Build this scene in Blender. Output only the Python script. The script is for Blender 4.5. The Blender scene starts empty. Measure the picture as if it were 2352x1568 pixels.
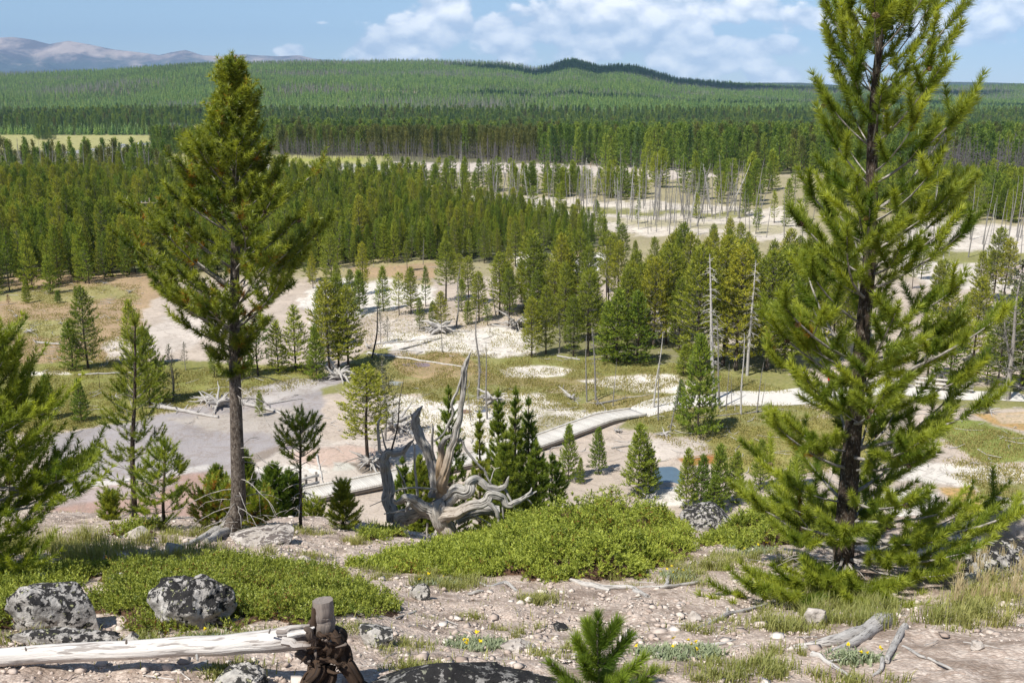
import bpy, math, random
import numpy as np
from mathutils import Vector
SC = bpy.context.scene
COL = SC.collection
R = math.radians
# ------------------------------------------------------------------ camera, world, sun, exposure
CAMZ = 24.0
PITCH = math.atan(256 / 1000.0)
PX = 1024 / 2352.0                      # one photo unit (2352 wide) in render pixels
cam = bpy.data.cameras.new('camera'); cam.sensor_width = 36.0; cam.lens = 36 * 1000 / 1024
cam.clip_start = 0.1; cam.clip_end = 60000
camo = bpy.data.objects.new('camera', cam); COL.objects.link(camo)
camo.location = (0, 0, CAMZ); camo.rotation_euler = (math.pi / 2 - PITCH, 0, 0)
SC.camera = camo
SC.view_settings.view_transform = 'Standard'
SC.view_settings.look = 'None'
SC.view_settings.exposure = 0.38
SC.view_settings.gamma = 1.0
SC.cycles.max_bounces = 6
SC.cycles.transparent_max_bounces = 6
SC.cycles.volume_bounces = 0
SUN_EL = R(56); SUN_AZ = math.atan2(-0.70, -0.71)     # azimuth measured from +y towards +x
sl = bpy.data.lights.new('sun', 'SUN'); sl.energy = 5.0; sl.angle = R(0.53); sl.color = (1.0, 0.955, 0.88)
so = bpy.data.objects.new('sun', sl); COL.objects.link(so)
SUNV = Vector((math.sin(SUN_AZ) * math.cos(SUN_EL), math.cos(SUN_AZ) * math.cos(SUN_EL), math.sin(SUN_EL)))
so.rotation_euler = SUNV.to_track_quat('Z', 'Y').to_euler(); so.location = (0, 0, 60)

class NT:
    """short-hand for node trees"""
    def __init__(s, tree): s.t = tree; s.n = tree.nodes; s.l = tree.links
    def add(s, kind, **kw):
        n = s.n.new(kind)
        for k, v in kw.items():
            if k == 'ins':
                for i, x in v.items():
                    if hasattr(x, 'is_output'): s.l.new(x, n.inputs[i])
                    elif x is not None: n.inputs[i].default_value = x
            else: setattr(n, k, v)
        return n
    def math(s, op, a, b=0.0, c=None, clamp=False):
        n = s.n.new('ShaderNodeMath'); n.operation = op; n.use_clamp = clamp
        for i, x in enumerate((a, b, c)):
            if x is None: continue
            if hasattr(x, 'is_output'): s.l.new(x, n.inputs[i])
            else: n.inputs[i].default_value = x
        return n.outputs[0]
    def mix(s, f, a, b, blend='MIX'):
        n = s.n.new('ShaderNodeMix'); n.data_type = 'RGBA'; n.blend_type = blend
        for i, x in ((0, f), (6, a), (7, b)):
            if hasattr(x, 'is_output'): s.l.new(x, n.inputs[i])
            else: n.inputs[i].default_value = x if i == 0 else (tuple(x) + (1,))[:4]
        return n.outputs[2]
    def ramp(s, f, stops, interp='LINEAR'):
        n = s.n.new('ShaderNodeValToRGB'); n.color_ramp.interpolation = interp
        e = n.color_ramp.elements
        while len(e) < len(stops): e.new(0.5)
        for k, (p, c) in enumerate(stops):
            e[k].position = p; e[k].color = (c, c, c, 1) if isinstance(c, (int, float)) else tuple(c) + (1,)
        s.l.new(f, n.inputs[0]); return n.outputs[0]
    def noise(s, vec, scale, detail=4, rough=0.55, dist=0.0, out=0):
        n = s.add('ShaderNodeTexNoise', ins={'Scale': scale, 'Detail': detail, 'Roughness': rough, 'Distortion': dist})
        if vec is not None: s.l.new(vec, n.inputs['Vector'])
        return n.outputs[out]

# sky: Nishita plus procedural cumulus, placed by direction
W = bpy.data.worlds.new('World'); SC.world = W; W.use_nodes = True
W.cycles.sampling_method = 'MANUAL'; W.cycles.sample_map_resolution = 256
w = NT(W.node_tree); w.n.clear()
sky = w.add('ShaderNodeTexSky', sky_type='NISHITA', sun_disc=False, sun_elevation=SUN_EL, sun_rotation=SUN_AZ,
            altitude=2200.0, air_density=1.0, dust_density=0.4, ozone_density=1.0)
tc = w.add('ShaderNodeTexCoord'); sp = w.add('ShaderNodeSeparateXYZ', ins={0: tc.outputs['Generated']})
yy = w.math('MAXIMUM', sp.outputs[1], 0.05)
cu = w.math('DIVIDE', sp.outputs[0], yy); cv = w.math('DIVIDE', sp.outputs[2], yy)
def cloud_uv(X, Y):
    xc = (X - 1176) * PX / 1000; yc = (784 - Y) * PX / 1000
    fy = math.cos(PITCH) + yc * math.sin(PITCH); fz = -math.sin(PITCH) + yc * math.cos(PITCH)
    return xc / fy, fz / fy
# (X, Y, half width, half height, weight) in photo units
CLOUDS = [(1020, 20, 75, 45, 1.15), (1100, 70, 190, 45, 1.1), (900, 118, 120, 26, 1.05), (1290, 75, 200, 55, .98), (1400, 112, 120, 30, 1.05), (1560, 110, 70, 48, 1.1),
          (1560, 20, 230, 38, .98), (1330, 30, 90, 40, .9), (1720, 110, 120, 26, 1.02), (1640, 145, 150, 30, .85), (1780, 172, 80, 20, 1.05), (1230, 125, 170, 26, .85),
          (1880, 45, 120, 26, 1.02), (2230, 40, 190, 55, 1.05), (2330, 20, 130, 50, 1.0), (2170, 97, 90, 14, .75), (672, 116, 32, 15, 1.12), (745, 52, 22, 5, .6), (1660, 5, 90, 14, .8), (1930, 185, 90, 14, .9),
          (-700, 30, 300, 60, 1), (-1400, -40, 400, 90, 1), (3100, 0, 300, 70, 1), (3900, 60, 400, 50, 1), (1500, -500, 500, 150, 1), (300, -700, 400, 120, 1)]
dens = None
for (X, Y, a, b, wt) in CLOUDS:
    u0, v0 = cloud_uv(X, Y); ka = a * PX / 1000; kb = b * PX / 1000
    du = w.math('MULTIPLY', w.math('SUBTRACT', cu, u0), 1 / ka); dv = w.math('MULTIPLY', w.math('SUBTRACT', cv, v0), 1 / kb)
    q = w.math('MULTIPLY_ADD', du, du, w.math('MULTIPLY', dv, dv))
    g = w.math('MULTIPLY', w.math('SUBTRACT', 1.0, w.math('MULTIPLY', q, 0.5)), wt)
    dens = g if dens is None else w.math('SMOOTH_MAX', dens, g, 0.25)
def cloud_noise(off):
    vec = w.add('ShaderNodeCombineXYZ', ins={0: cu, 1: w.math('MULTIPLY', w.math('ADD', cv, off), 1.5), 2: 0.37}).outputs[0]
    a = w.noise(vec, 17, 8, 0.60, 0.15)
    vo = w.add('ShaderNodeTexVoronoi', feature='F1', voronoi_dimensions='2D', ins={'Vector': w.add('ShaderNodeVectorMath', operation='MULTIPLY_ADD', ins={0: w.noise(vec, 30, 2, .5, 0, 1), 1: (.012, .012, 0), 2: vec}).outputs[0], 'Scale': 34.0})
    return w.math('SUBTRACT', w.math('MULTIPLY', a, 1.5), w.math('MULTIPLY', vo.outputs['Distance'], 0.42))
n0 = cloud_noise(0.0); n1 = cloud_noise(0.010)
body = w.math('ADD', w.math('MULTIPLY', w.math('MAXIMUM', dens, -1.5), 0.52), n0)
cov = w.add('ShaderNodeMapRange', interpolation_type='SMOOTHSTEP', ins={0: body, 1: 0.70, 2: 0.90, 3: 0.0, 4: 0.97}).outputs[0]
lit = w.math('MULTIPLY_ADD', w.math('SUBTRACT', n0, n1), 2.2, 0.5, clamp=True)
lit2 = w.math('MULTIPLY_ADD', w.math('SUBTRACT', body, 0.92), 0.9, w.math('MULTIPLY', lit, 0.75), clamp=True)
ccol = w.mix(lit2, (5.8, 6.7, 8.1), (13.5, 13.3, 13.0))
hz = w.add('ShaderNodeMapRange', ins={0: cv, 1: -0.01, 2: 0.07, 3: 0.72, 4: 1.0}).outputs[0]
skyt = w.mix(w.add('ShaderNodeMapRange', ins={0: cv, 1: 0.0, 2: 0.12, 3: 0.0, 4: 1.0}).outputs[0], (0.80, 0.90, 1.12), (0.98, 1.02, 1.03))
skyc = w.mix(1.0, sky.outputs[0], skyt, 'MULTIPLY')
fin = w.mix(w.math('MULTIPLY', cov, hz), skyc, ccol)
bg = w.add('ShaderNodeBackground', ins={0: fin, 1: 0.095})
w.add('ShaderNodeOutputWorld', ins={0: bg.outputs[0]})

# ------------------------------------------------------------------ numpy helpers
def hsh(ix, iy, iz, seed):
    h = (ix.astype(np.int64) * 374761393 + iy.astype(np.int64) * 668265263 + iz.astype(np.int64) * 1103515245 + seed * 974634777) & 0xffffffff
    h = np.asarray(h).astype(np.uint64)
    h = ((h ^ (h >> np.uint64(13))) * np.uint64(1274126177)) & np.uint64(0xffffffff)
    h = ((h ^ (h >> np.uint64(16))) * np.uint64(2246822519)) & np.uint64(0xffffffff)
    return ((h ^ (h >> np.uint64(15))) & np.uint64(0xffffff)).astype(float) / float(0xffffff)
def vnoise(x, y, z=None, seed=0):
    """value noise in -1..1"""
    x = np.asarray(x, float); y = np.asarray(y, float); z = np.zeros_like(x) if z is None else np.asarray(z, float)
    x, y, z = np.broadcast_arrays(x, y, z)
    i, j, k = np.floor(x), np.floor(y), np.floor(z); a, b, c = x - i, y - j, z - k
    a, b, c = [t * t * (3 - 2 * t) for t in (a, b, c)]
    v = 0
    for di in (0, 1):
        for dj in (0, 1):
            for dk in (0, 1):
                v = v + hsh(i + di, j + dj, k + dk, seed) * (a if di else 1 - a) * (b if dj else 1 - b) * (c if dk else 1 - c)
    return v * 2 - 1
def fbm(x, y, z=None, seed=0, oct=4, gain=0.5):
    v = 0; amp = 1; f = 1.0
    for o in range(oct):
        v = v + amp * vnoise(np.asarray(x) * f, np.asarray(y) * f, None if z is None else np.asarray(z) * f, seed + o * 17)
        amp *= gain; f *= 2.03
    return v
def sstep(a, b, x):
    t = np.clip((np.asarray(x, float) - a) / (b - a), 0, 1); return t * t * (3 - 2 * t)
def unit(v): return v / np.maximum(np.linalg.norm(v, axis=-1, keepdims=True), 1e-9)

def mesh(name, V, faces, mats=(), attrs=None, mi=None, smooth=False):
    """faces: list of int arrays (n,3) or (n,4)"""
    me = bpy.data.meshes.new(name); V = np.asarray(V, np.float32)
    me.vertices.add(len(V)); me.vertices.foreach_set('co', V.ravel())
    idx = np.concatenate([f.ravel() for f in faces]).astype(np.int32)
    tot = np.concatenate([np.full(len(f), f.shape[1]) for f in faces]).astype(np.int32)
    st = np.concatenate([[0], np.cumsum(tot)[:-1]]).astype(np.int32)
    me.loops.add(len(idx)); me.loops.foreach_set('vertex_index', idx)
    me.polygons.add(len(tot)); me.polygons.foreach_set('loop_start', st)
    if mi is not None: me.polygons.foreach_set('material_index', np.asarray(mi, np.int32))
    if smooth is not False: me.polygons.foreach_set('use_smooth', np.ones(len(tot), bool) if smooth is True else np.asarray(smooth, bool))
    for k, a in (attrs or {}).items():
        a = np.asarray(a, np.float32)
        if a.ndim == 1: me.attributes.new(k, 'FLOAT', 'POINT').data.foreach_set('value', a)
        elif a.shape[1] == 3: me.attributes.new(k, 'FLOAT_VECTOR', 'POINT').data.foreach_set('vector', a.ravel())
    me.update(calc_edges=True); me.validate()
    for m in mats: me.materials.append(m)
    return me
class MB:
    """collects pieces into one mesh"""
    def __init__(s): s.V = []; s.F = []; s.A = {}; s.M = []; s.n = 0; s.S = []
    def add(s, V, faces, mat=0, smooth=False, **at):
        V = np.asarray(V, float); k = len(V)
        if not isinstance(faces, (list, tuple)): faces = [faces]
        for f in faces:
            f = np.asarray(f); s.F.append(f + s.n); s.M.append(np.full(len(f), mat)); s.S.append(np.full(len(f), smooth))
        s.V.append(V)
        for a, v in at.items():
            v = np.asarray(v, float)
            if v.ndim == 0: v = np.full(k, float(v))
            s.A.setdefault(a, []).append((s.n, v))
        s.n += k; return s
    def mesh(s, name, mats):
        V = np.concatenate(s.V); at = {}
        for a, L in s.A.items():
            z = np.zeros((len(V),) + L[0][1].shape[1:])
            for o, v in L: z[o:o + len(v)] = v
            at[a] = z
        f3 = [i for i, f in enumerate(s.F)]
        return mesh(name, V, s.F, mats, at, np.concatenate(s.M), np.concatenate(s.S))
def link(name, me, parent=None, loc=None):
    o = bpy.data.objects.new(name, me); COL.objects.link(o)
    if parent is not None: o.parent = parent
    if loc is not None: o.location = loc
    return o
def tag(o, label=None, cat=None, group=None, kind=None):
    if label: o['label'] = label
    if cat: o['category'] = cat
    if group: o['group'] = group
    if kind: o['kind'] = kind
    return o
def empty(name, loc, label=None, cat=None, group=None, rz=0.0):
    o = bpy.data.objects.new(name, None); COL.objects.link(o); o.location = loc; o.rotation_euler[2] = rz
    o.empty_display_size = 0.2
    return tag(o, label, cat, group)
def box(c, s, rz=0.0):
    """8 corners and 6 faces of a box: centre, full size"""
    p = np.array([(x, y, z) for x in (-.5, .5) for y in (-.5, .5) for z in (-.5, .5)]) * np.asarray(s)
    cr, sr = math.cos(rz), math.sin(rz)
    p = np.stack([p[:, 0] * cr - p[:, 1] * sr, p[:, 0] * sr + p[:, 1] * cr, p[:, 2]], 1) + np.asarray(c)
    return p, np.array([(0, 1, 3, 2), (4, 6, 7, 5), (0, 4, 5, 1), (2, 3, 7, 6), (0, 2, 6, 4), (1, 5, 7, 3)])
def spline(pts, n):
    """Catmull-Rom through pts (any width), n samples"""
    p = np.asarray(pts, float)
    if len(p) == 2: p = np.stack([p[0], (p[0] * 2 + p[1]) / 3, (p[0] + p[1] * 2) / 3, p[1]])
    p = np.concatenate([[2 * p[0] - p[1]], p, [2 * p[-1] - p[-2]]])
    t = np.linspace(0, len(p) - 3 - 1e-6, n); i = t.astype(int); f = (t - i)[:, None]
    a, b, c, d = p[i], p[i + 1], p[i + 2], p[i + 3]
    return 0.5 * (2 * b + (c - a) * f + (2 * a - 5 * b + 4 * c - d) * f ** 2 + (3 * b - a - 3 * c + d) * f ** 3)
def tube(P, rad, sides=8, ridge=0.0, seed=0, twist=0.0, cap=True, lobes=5):
    """tapered tube along P (n,3); ridge > 0 flutes the section. returns V, faces, wood coordinate"""
    P = np.asarray(P, float); n = len(P); rad = np.broadcast_to(np.asarray(rad, float), (n,))
    T = unit(np.gradient(P, axis=0)); ref = np.array([0, 0, 1.0]) if abs(T[0][2]) < 0.9 else np.array([1.0, 0, 0])
    N = [unit(np.cross(T[0], ref))]
    for i in range(1, n): N.append(unit(N[-1] - T[i] * np.dot(N[-1], T[i])))
    N = np.array(N); B = np.cross(T, N)
    s = np.concatenate([[0], np.cumsum(np.linalg.norm(np.diff(P, axis=0), axis=1))])
    th = np.linspace(0, 2 * math.pi, sides, endpoint=False)[None, :] + twist * s[:, None]
    rr = np.repeat(rad[:, None], sides, 1)
    if ridge > 0:
        k = np.linspace(0, 2 * math.pi, sides, endpoint=False)[None, :]
        cx = np.cos(k) * lobes * .45 + seed * 7.1; cy = np.sin(k) * lobes * .45 + seed * 3.3
        q = .3 * vnoise(cx * 4.3 + 0 * s[:, None], cy * 4.3 + 0 * s[:, None], s[:, None] * 3.1 + 0 * k, seed + 15) + vnoise(cx + 0 * s[:, None], cy + 0 * s[:, None], s[:, None] * 1.3 + 0 * k, seed) + 0.5 * vnoise(cx * 2.1 + 0 * s[:, None], cy * 2.1 + 0 * s[:, None], s[:, None] * 2.2 + 0 * k, seed + 5)
        rr = rr * (1 + ridge * q)
    V = P[:, None, :] + (N[:, None, :] * np.cos(th)[..., None] + B[:, None, :] * np.sin(th)[..., None]) * rr[..., None]
    a = np.arange(n - 1)[:, None] * sides + np.arange(sides)[None, :]; b = np.arange(n - 1)[:, None] * sides + (np.arange(sides)[None, :] + 1) % sides
    F = [np.stack([a, b, b + sides, a + sides], -1).reshape(-1, 4)]
    th0 = np.linspace(0, 2 * math.pi, sides, endpoint=False)
    wood = np.stack([np.cos(th0)[None, :] * rad[:, None] + seed * 1.7, np.sin(th0)[None, :] * rad[:, None] + seed * .9, np.repeat(s[:, None], sides, 1)], -1).reshape(-1, 3)
    V = V.reshape(-1, 3)
    if cap:
        o = n * sides; V = np.concatenate([V, V[:sides], V[o - sides:o], P[:1], P[-1:]]); wood = np.concatenate([wood, wood[:sides], wood[o - sides:o], wood[:1], wood[-1:]])
        k = np.arange(sides); k2 = (k + 1) % sides
        F.append(np.stack([k2 + o, k + o, np.full(sides, o + 2 * sides)], 1)); F.append(np.stack([k + o + sides, k2 + o + sides, np.full(sides, o + 2 * sides + 1)], 1))
    return V, F, wood

# ------------------------------------------------------------------ terrain
_py = np.array([-400, -60, -20, -6, 0, 4.2, 7.6, 10, 12.3, 13.6, 16, 20, 28, 36, 41, 46, 60])
_pd = np.array([-40, -14, -4, 0.2, 1.62, 2.75, 3.9, 4.75, 5.68, 6.45, 8.4, 11.5, 17.0, 21.6, 23.4, 24, 24])
RX = np.array([-3000, -400, 0, 250, 430, 600, 800, 1000, 1150, 1200, 1225, 1262, 1292, 1316, 1342, 1376, 1420, 1462, 1505, 1555, 1600, 1700, 1900, 2150, 2352, 3000, 5000])
RY = np.array([185, 180, 176, 168, 155, 151, 147, 146, 150, 157, 163, 157, 146, 142, 148, 159, 155, 159, 172, 187, 191, 200, 210, 206, 204, 205, 205])
RIDGE = 2600.0
def XofXY(x, y): return 1176 + x / (np.maximum(y, 1) * math.cos(PITCH)) * 1000 / PX
def elev(Y): return np.tan(np.arctan((784 - Y) * PX / 1000) - PITCH)
def H(x, y):
    x = np.asarray(x, float); y = np.asarray(y, float); x, y = np.broadcast_arrays(x, y); sh = x.shape; x = x.ravel(); y = y.ravel()
    ys = y + 0.45 * np.sin(x * 0.55 + 1.2) * np.clip((y - 2) / 6, 0, 1) * np.clip((40 - y) / 20, 0, 1)
    d = sum(np.interp(ys + o, _py, _pd) for o in (-.6, -.3, 0, .3, .6)) / 5
    near = np.clip((30 - y) / 10, 0, 1)
    z = CAMZ - d
    m = near > 0
    if m.any(): z[m] += near[m] * (0.09 * fbm(x[m] * .45, y[m] * .45, None, 3, 3) + 0.02 * fbm(x[m] * 2.3, y[m] * 2.3, None, 9, 3))
    m = y > 48
    if m.any():
        xm, ym = x[m], y[m]; z[m] += np.clip((ym - 50) / 60, 0, 1) * 0.35 * fbm(xm / 23, ym / 23, None, 21, 3) + np.clip((ym - 48) / 10, 0, 1) * 0.05 * fbm(xm / 2.5, ym / 2.5, None, 41, 2) * (ym < 200)
    z = z - 20 * sstep(210, 900, y)
    yr = np.clip(y, 0, RIDGE); t = np.clip((yr - 950) / (RIDGE - 950), 0, 1)
    Hr = CAMZ + elev(np.interp(XofXY(x, y), RX, RY)) * RIDGE
    hill = (Hr + 20) * (0.8 * t + 0.2 * t * t)
    und = np.zeros_like(x); m = y > 950
    if m.any(): und[m] = 13 * fbm(x[m] / 330 + 3, y[m] / 420, None, 5, 3)
    und = und * np.clip(t * 3, 0, 1) * np.clip((1 - t) * 4, 0, 1)
    back = sstep(RIDGE, 3600, y)
    return (z + (hill + und) * (1 - back)).reshape(sh)
_ts = np.concatenate([np.linspace(1.0, 20, 170), np.linspace(20.4, 60, 60), np.geomspace(60.5, 4200, 220)])
def ray(X, Y):
    xc = (X - 1176) * PX / 1000; yc = (784 - Y) * PX / 1000
    return np.array([xc, math.cos(PITCH) + yc * math.sin(PITCH), -math.sin(PITCH) + yc * math.cos(PITCH)])
def at(X, Y, depth): return np.array([0, 0, CAMZ]) + ray(X, Y) * depth
def at_y(X, Y, y): r = ray(X, Y); return np.array([0, 0, CAMZ]) + r * (y / r[1])
def gp(X, Y, tmin=0.0):
    """first terrain point along the ray (optionally beyond depth tmin)"""
    r = ray(X, Y); ts = _ts[_ts >= tmin]
    f = CAMZ + r[2] * ts - H(r[0] * ts, r[1] * ts)
    k = np.argmax(f < 0)
    if f[k] >= 0: return at(X, Y, 3000.0)
    if k == 0: return at(X, Y, ts[0])
    a, b = ts[k - 1], ts[k]
    for _ in range(2):
        q = np.linspace(a, b, 24); g = CAMZ + r[2] * q - H(r[0] * q, r[1] * q); m = max(1, int(np.argmax(g < 0))); a, b = q[m - 1], q[m]
    return at(X, Y, a)
def top_z(p, Y):
    """world height at which the vertical through p shows at photo row Y"""
    return CAMZ + p[1] * elev(Y)
def proj(P):
    """world -> photo units"""
    P = np.asarray(P, float); dz = P[..., 2] - CAMZ; z = P[..., 1] * math.cos(PITCH) - dz * math.sin(PITCH); u = P[..., 1] * math.sin(PITCH) + dz * math.cos(PITCH)
    z = np.maximum(z, .05)
    return 1176 + P[..., 0] / z * 1000 / PX, 784 - u / z * 1000 / PX
def gpn(X, Y):
    """ground point on the near slope; rows above the brow fall on the brow itself"""
    g = gp(X, Y)
    if g[1] < 14.2: return g
    x = at_y(X, 1212, 13.2)[0]; return np.array([x, 13.2, float(H(x, 13.2))])
# ------------------------------------------------------------------ materials
def newmat(name):
    m = bpy.data.materials.new(name); m.use_nodes = True; t = NT(m.node_tree); t.n.clear()
    o = t.add('ShaderNodeOutputMaterial'); return m, t, o
def attr(t, name, kind='GEOMETRY'): return t.add('ShaderNodeAttribute', attribute_name=name, attribute_type=kind)
def objc(t): return t.add('ShaderNodeTexCoord').outputs['Object']
def pos(t): return t.add('ShaderNodeNewGeometry').outputs['Position']
def rnd(t): return t.add('ShaderNodeObjectInfo').outputs['Random']
def bump(t, h, dist, strength=1.0): return t.add('ShaderNodeBump', ins={'Height': h, 'Distance': dist, 'Strength': strength}).outputs[0]
def princ(t, o, col, rough=0.85, spec=0.3, nrm=None, **kw):
    p = t.add('ShaderNodeBsdfPrincipled', ins={'Base Color': col if hasattr(col, 'is_output') else tuple(col) + (1,), 'Roughness': rough, 'Specular IOR Level': spec})
    if nrm is not None: t.l.new(nrm, p.inputs['Normal'])
    for k, v in kw.items(): p.inputs[k].default_value = v
    if o is not None: t.l.new(p.outputs[0], o.inputs[0])
    return p
def m_needle(name, dark, light, old=(0.42, 0.20, 0.03), trans=0.32, rand=0.22, spec=0.35, rough=.5):
    """leaf material: tint 0..1 along dark->light, tint > 1.5 gives a dead needle"""
    m, t, o = newmat(name); a = attr(t, 'tint').outputs['Fac']
    c = t.mix(t.math('MULTIPLY', a, 1.0, clamp=True), dark, light)
    c = t.mix(t.math('GREATER_THAN', a, 1.5), c, old)
    hs = t.add('ShaderNodeHueSaturation', ins={'Color': c, 'Hue': t.math('MULTIPLY_ADD', rnd(t), -0.045, 0.518) if rand > .1 else .5, 'Saturation': 1.0, 'Value': t.math('MULTIPLY_ADD', rnd(t), rand * 2, 1 - rand)})
    p = princ(t, None, hs.outputs[0], rough, spec)
    tr = t.add('ShaderNodeBsdfTranslucent', ins={0: t.mix(1.0, hs.outputs[0], (1.25, 1.2, .55), 'MULTIPLY')})
    mx = t.add('ShaderNodeMixShader', ins={0: trans, 1: p.outputs[0], 2: tr.outputs[0]})
    t.l.new(mx.outputs[0], o.inputs[0]); return m
def m_bark(name, c1, c2, scale=18, lich=0.4):
    m, t, o = newmat(name); v = attr(t, 'wood').outputs['Vector']
    mp = t.add('ShaderNodeMapping', ins={0: v, 3: (1, 1, .55)}).outputs[0]
    n = t.noise(mp, scale * 2.2, 5, .65); c = t.mix(t.ramp(n, [(.38, 0), (.62, 1)]), c1, c2)
    l = t.noise(mp, scale * 4.5, 3, .6); c = t.mix(t.math('MULTIPLY', t.ramp(l, [(.56, 0), (.64, 1)]), lich), c, (.42, .40, .36))
    princ(t, o, c, .9, .15, bump(t, n, .012, .9)); return m
def m_weather(name, c1, c2, dark=(.05, .04, .035), warm=None, scale=26, rough=.75):
    """silvery dead wood: grain runs along the piece"""
    m, t, o = newmat(name); v = attr(t, 'wood').outputs['Vector']
    mp = t.add('ShaderNodeMapping', ins={0: v, 3: (1, 1, .09)}).outputs[0]
    g = t.noise(mp, scale, 6, .68, .35); c = t.mix(t.ramp(g, [(.3, 0), (.68, 1)]), c1, c2)
    g2 = t.noise(mp, scale * 2.7, 4, .6, .5); c = t.mix(t.math('MULTIPLY', t.ramp(g2, [(.38, 1), (.455, 0)]), .85), c, dark)
    b = t.noise(v, scale * .16, 4, .6); c = t.mix(t.math('MULTIPLY', t.ramp(b, [(.48, 0), (.68, 1)]), .35), c, tuple(x * .55 for x in c1))
    if warm: c = t.mix(t.math('MULTIPLY', attr(t, 'warm').outputs['Fac'], t.ramp(g, [(.3, .55), (.7, 1)])), c, warm)
    h = t.math('MULTIPLY_ADD', g2, .6, g)
    princ(t, o, c, rough, .2, bump(t, h, .24 / scale, .8)); return m
def m_plain(name, col, rough=.6, spec=.4, var=.12, scale=6, metallic=0.0):
    m, t, o = newmat(name); n = t.noise(objc(t), scale, 4, .6)
    c = t.mix(n, tuple(x * (1 - var) for x in col), tuple(min(1, x * (1 + var)) for x in col)); princ(t, o, c, rough, spec, Metallic=metallic); return m
def m_rock(name, base, pale, black, yel, sc=9.0, blackness=.5):
    m, t, o = newmat(name); v = objc(t)
    n = t.noise(v, sc * .9, 6, .62); c = t.mix(t.ramp(n, [(.36, 0), (.62, 1)]), base, pale)
    k = t.noise(v, sc * 1.15, 7, .68, .3); up = t.add('ShaderNodeSeparateXYZ', ins={0: t.add('ShaderNodeNewGeometry').outputs['Normal']}).outputs[2]
    kk = t.math('MULTIPLY_ADD', up, .09, k)
    c = t.mix(t.ramp(kk, [(.60 - .16 * blackness, 0), (.635 - .16 * blackness, .95)]), c, black)
    y = t.noise(v, sc * 2.3, 5, .6); c = t.mix(t.ramp(t.math('MULTIPLY_ADD', up, .03, y), [(.645, 0), (.68, .8)]), c, yel)
    h = t.math('ADD', n, t.math('MULTIPLY', y, .5)); princ(t, o, c, .92, .15, bump(t, h, .03, .9)); return m

M = {}
M['needle_hero'] = m_needle('lodgepole needles', (.105, .175, .017), (.47, .52, .07), rand=0, trans=.42, spec=.45, rough=.42)
M['needle_yellow'] = m_needle('yellow green needles', (.07, .12, .013), (.36, .40, .05), rand=0, trans=.4, spec=.45, rough=.42)
M['needle_young'] = m_needle('young pine needles', (.08, .15, .017), (.33, .42, .05))
M['needle_slope'] = m_needle('slope pine needles', (.07, .135, .016), (.31, .38, .05))
M['needle_mid'] = m_needle('forest pine needles', (.085, .155, .018), (.38, .46, .055), rand=.3, trans=.4)
M['needle_yel_mid'] = m_needle('grove pine needles', (.11, .155, .018), (.42, .46, .055), rand=.25, trans=.4)
M['needle_grey'] = m_needle('thin grey green needles', (.06, .075, .04), (.17, .18, .10))
M['needle_red'] = m_needle('dead red needles', (.16, .06, .025), (.30, .13, .05))
M['needle_far'] = m_needle('distant forest needles', (.075, .145, .024), (.27, .37, .055), rand=.3, trans=.4)
M['needle_far_dark'] = m_needle('distant spruce needles', (.06, .12, .035), (.165, .25, .06), rand=.3)
M['needle_far_olive'] = m_needle('distant olive needles', (.08, .10, .025), (.20, .21, .055), rand=.3, trans=.4)
M['bark'] = m_bark('grey brown bark', (.055, .042, .034), (.17, .14, .115))
M['bark_grey'] = m_bark('grey branch bark', (.20, .18, .16), (.42, .39, .36), 22, .3)
M['bark_dark'] = m_bark('dark trunk bark', (.03, .022, .017), (.10, .075, .055), 16, .35)
M['snag'] = m_weather('bare grey dead trunk', (.20, .19, .18), (.46, .44, .41), scale=30)
M['snag_pale'] = m_weather('bleached dead wood', (.40, .38, .35), (.66, .63, .59), scale=20)
M['snag_dark'] = m_weather('charred dead trunk', (.03, .027, .024), (.10, .09, .08), scale=20)
M['driftwood'] = m_weather('silver driftwood', (.33, .31, .29), (.58, .55, .51), scale=55)
M['stump'] = m_weather('weathered root wood', (.27, .25, .225), (.54, .515, .475), warm=(.33, .205, .09), scale=48)
M['log_white'] = m_weather('bleached log', (.50, .47, .44), (.74, .71, .67), dark=(.25, .22, .20), warm=(.10, .055, .03), scale=22)
M['rootball'] = m_weather('dark rotten root wood', (.018, .012, .009), (.10, .065, .043), warm=(.30, .26, .23), scale=34, rough=.95)
M['rock_lichen'] = m_rock('lichen boulder', (.22, .205, .19), (.50, .475, .44), (.012, .012, .013), (.38, .39, .20), 15, .5)
M['rock_dark'] = m_rock('dark lichen rock', (.10, .095, .09), (.34, .33, .31), (.012, .012, .013), (.24, .24, .18), 11, .72)
M['rock_pale'] = m_rock('pale stone', (.34, .30, .26), (.56, .51, .46), (.12, .10, .09), (.42, .36, .28), 10, .05)
M['rock_mixed'] = m_rock('pale stone with black lichen', (.34, .32, .29), (.58, .55, .5), (.02, .02, .02), (.38, .38, .22), 12, .42)
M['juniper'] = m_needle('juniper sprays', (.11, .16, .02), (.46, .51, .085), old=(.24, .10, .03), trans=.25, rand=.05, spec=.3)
M['juniper_dark'] = m_needle('darker juniper sprays', (.10, .15, .02), (.42, .46, .08), old=(.22, .09, .03), trans=.25, rand=.05)  # slightly darker green for the low mats at the left
M['twigs'] = m_bark('juniper twigs', (.04, .022, .013), (.13, .075, .045), 30, .1)
M['grass'] = m_needle('grass blades', (.17, .20, .045), (.44, .42, .15), old=(.50, .41, .24), trans=.3, rand=.0)
M['herb'] = m_needle('silvery herb leaves', (.16, .20, .11), (.33, .37, .22), old=(.80, .62, .02), trans=.2, rand=.05)
M['cone'] = m_bark('pine cone scales', (.08, .05, .03), (.26, .19, .12), 60, .2)
M['cone_new'] = m_bark('fresh cone scales', (.30, .19, .06), (.46, .32, .13), 60, .1)
M['plank'] = None
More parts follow.
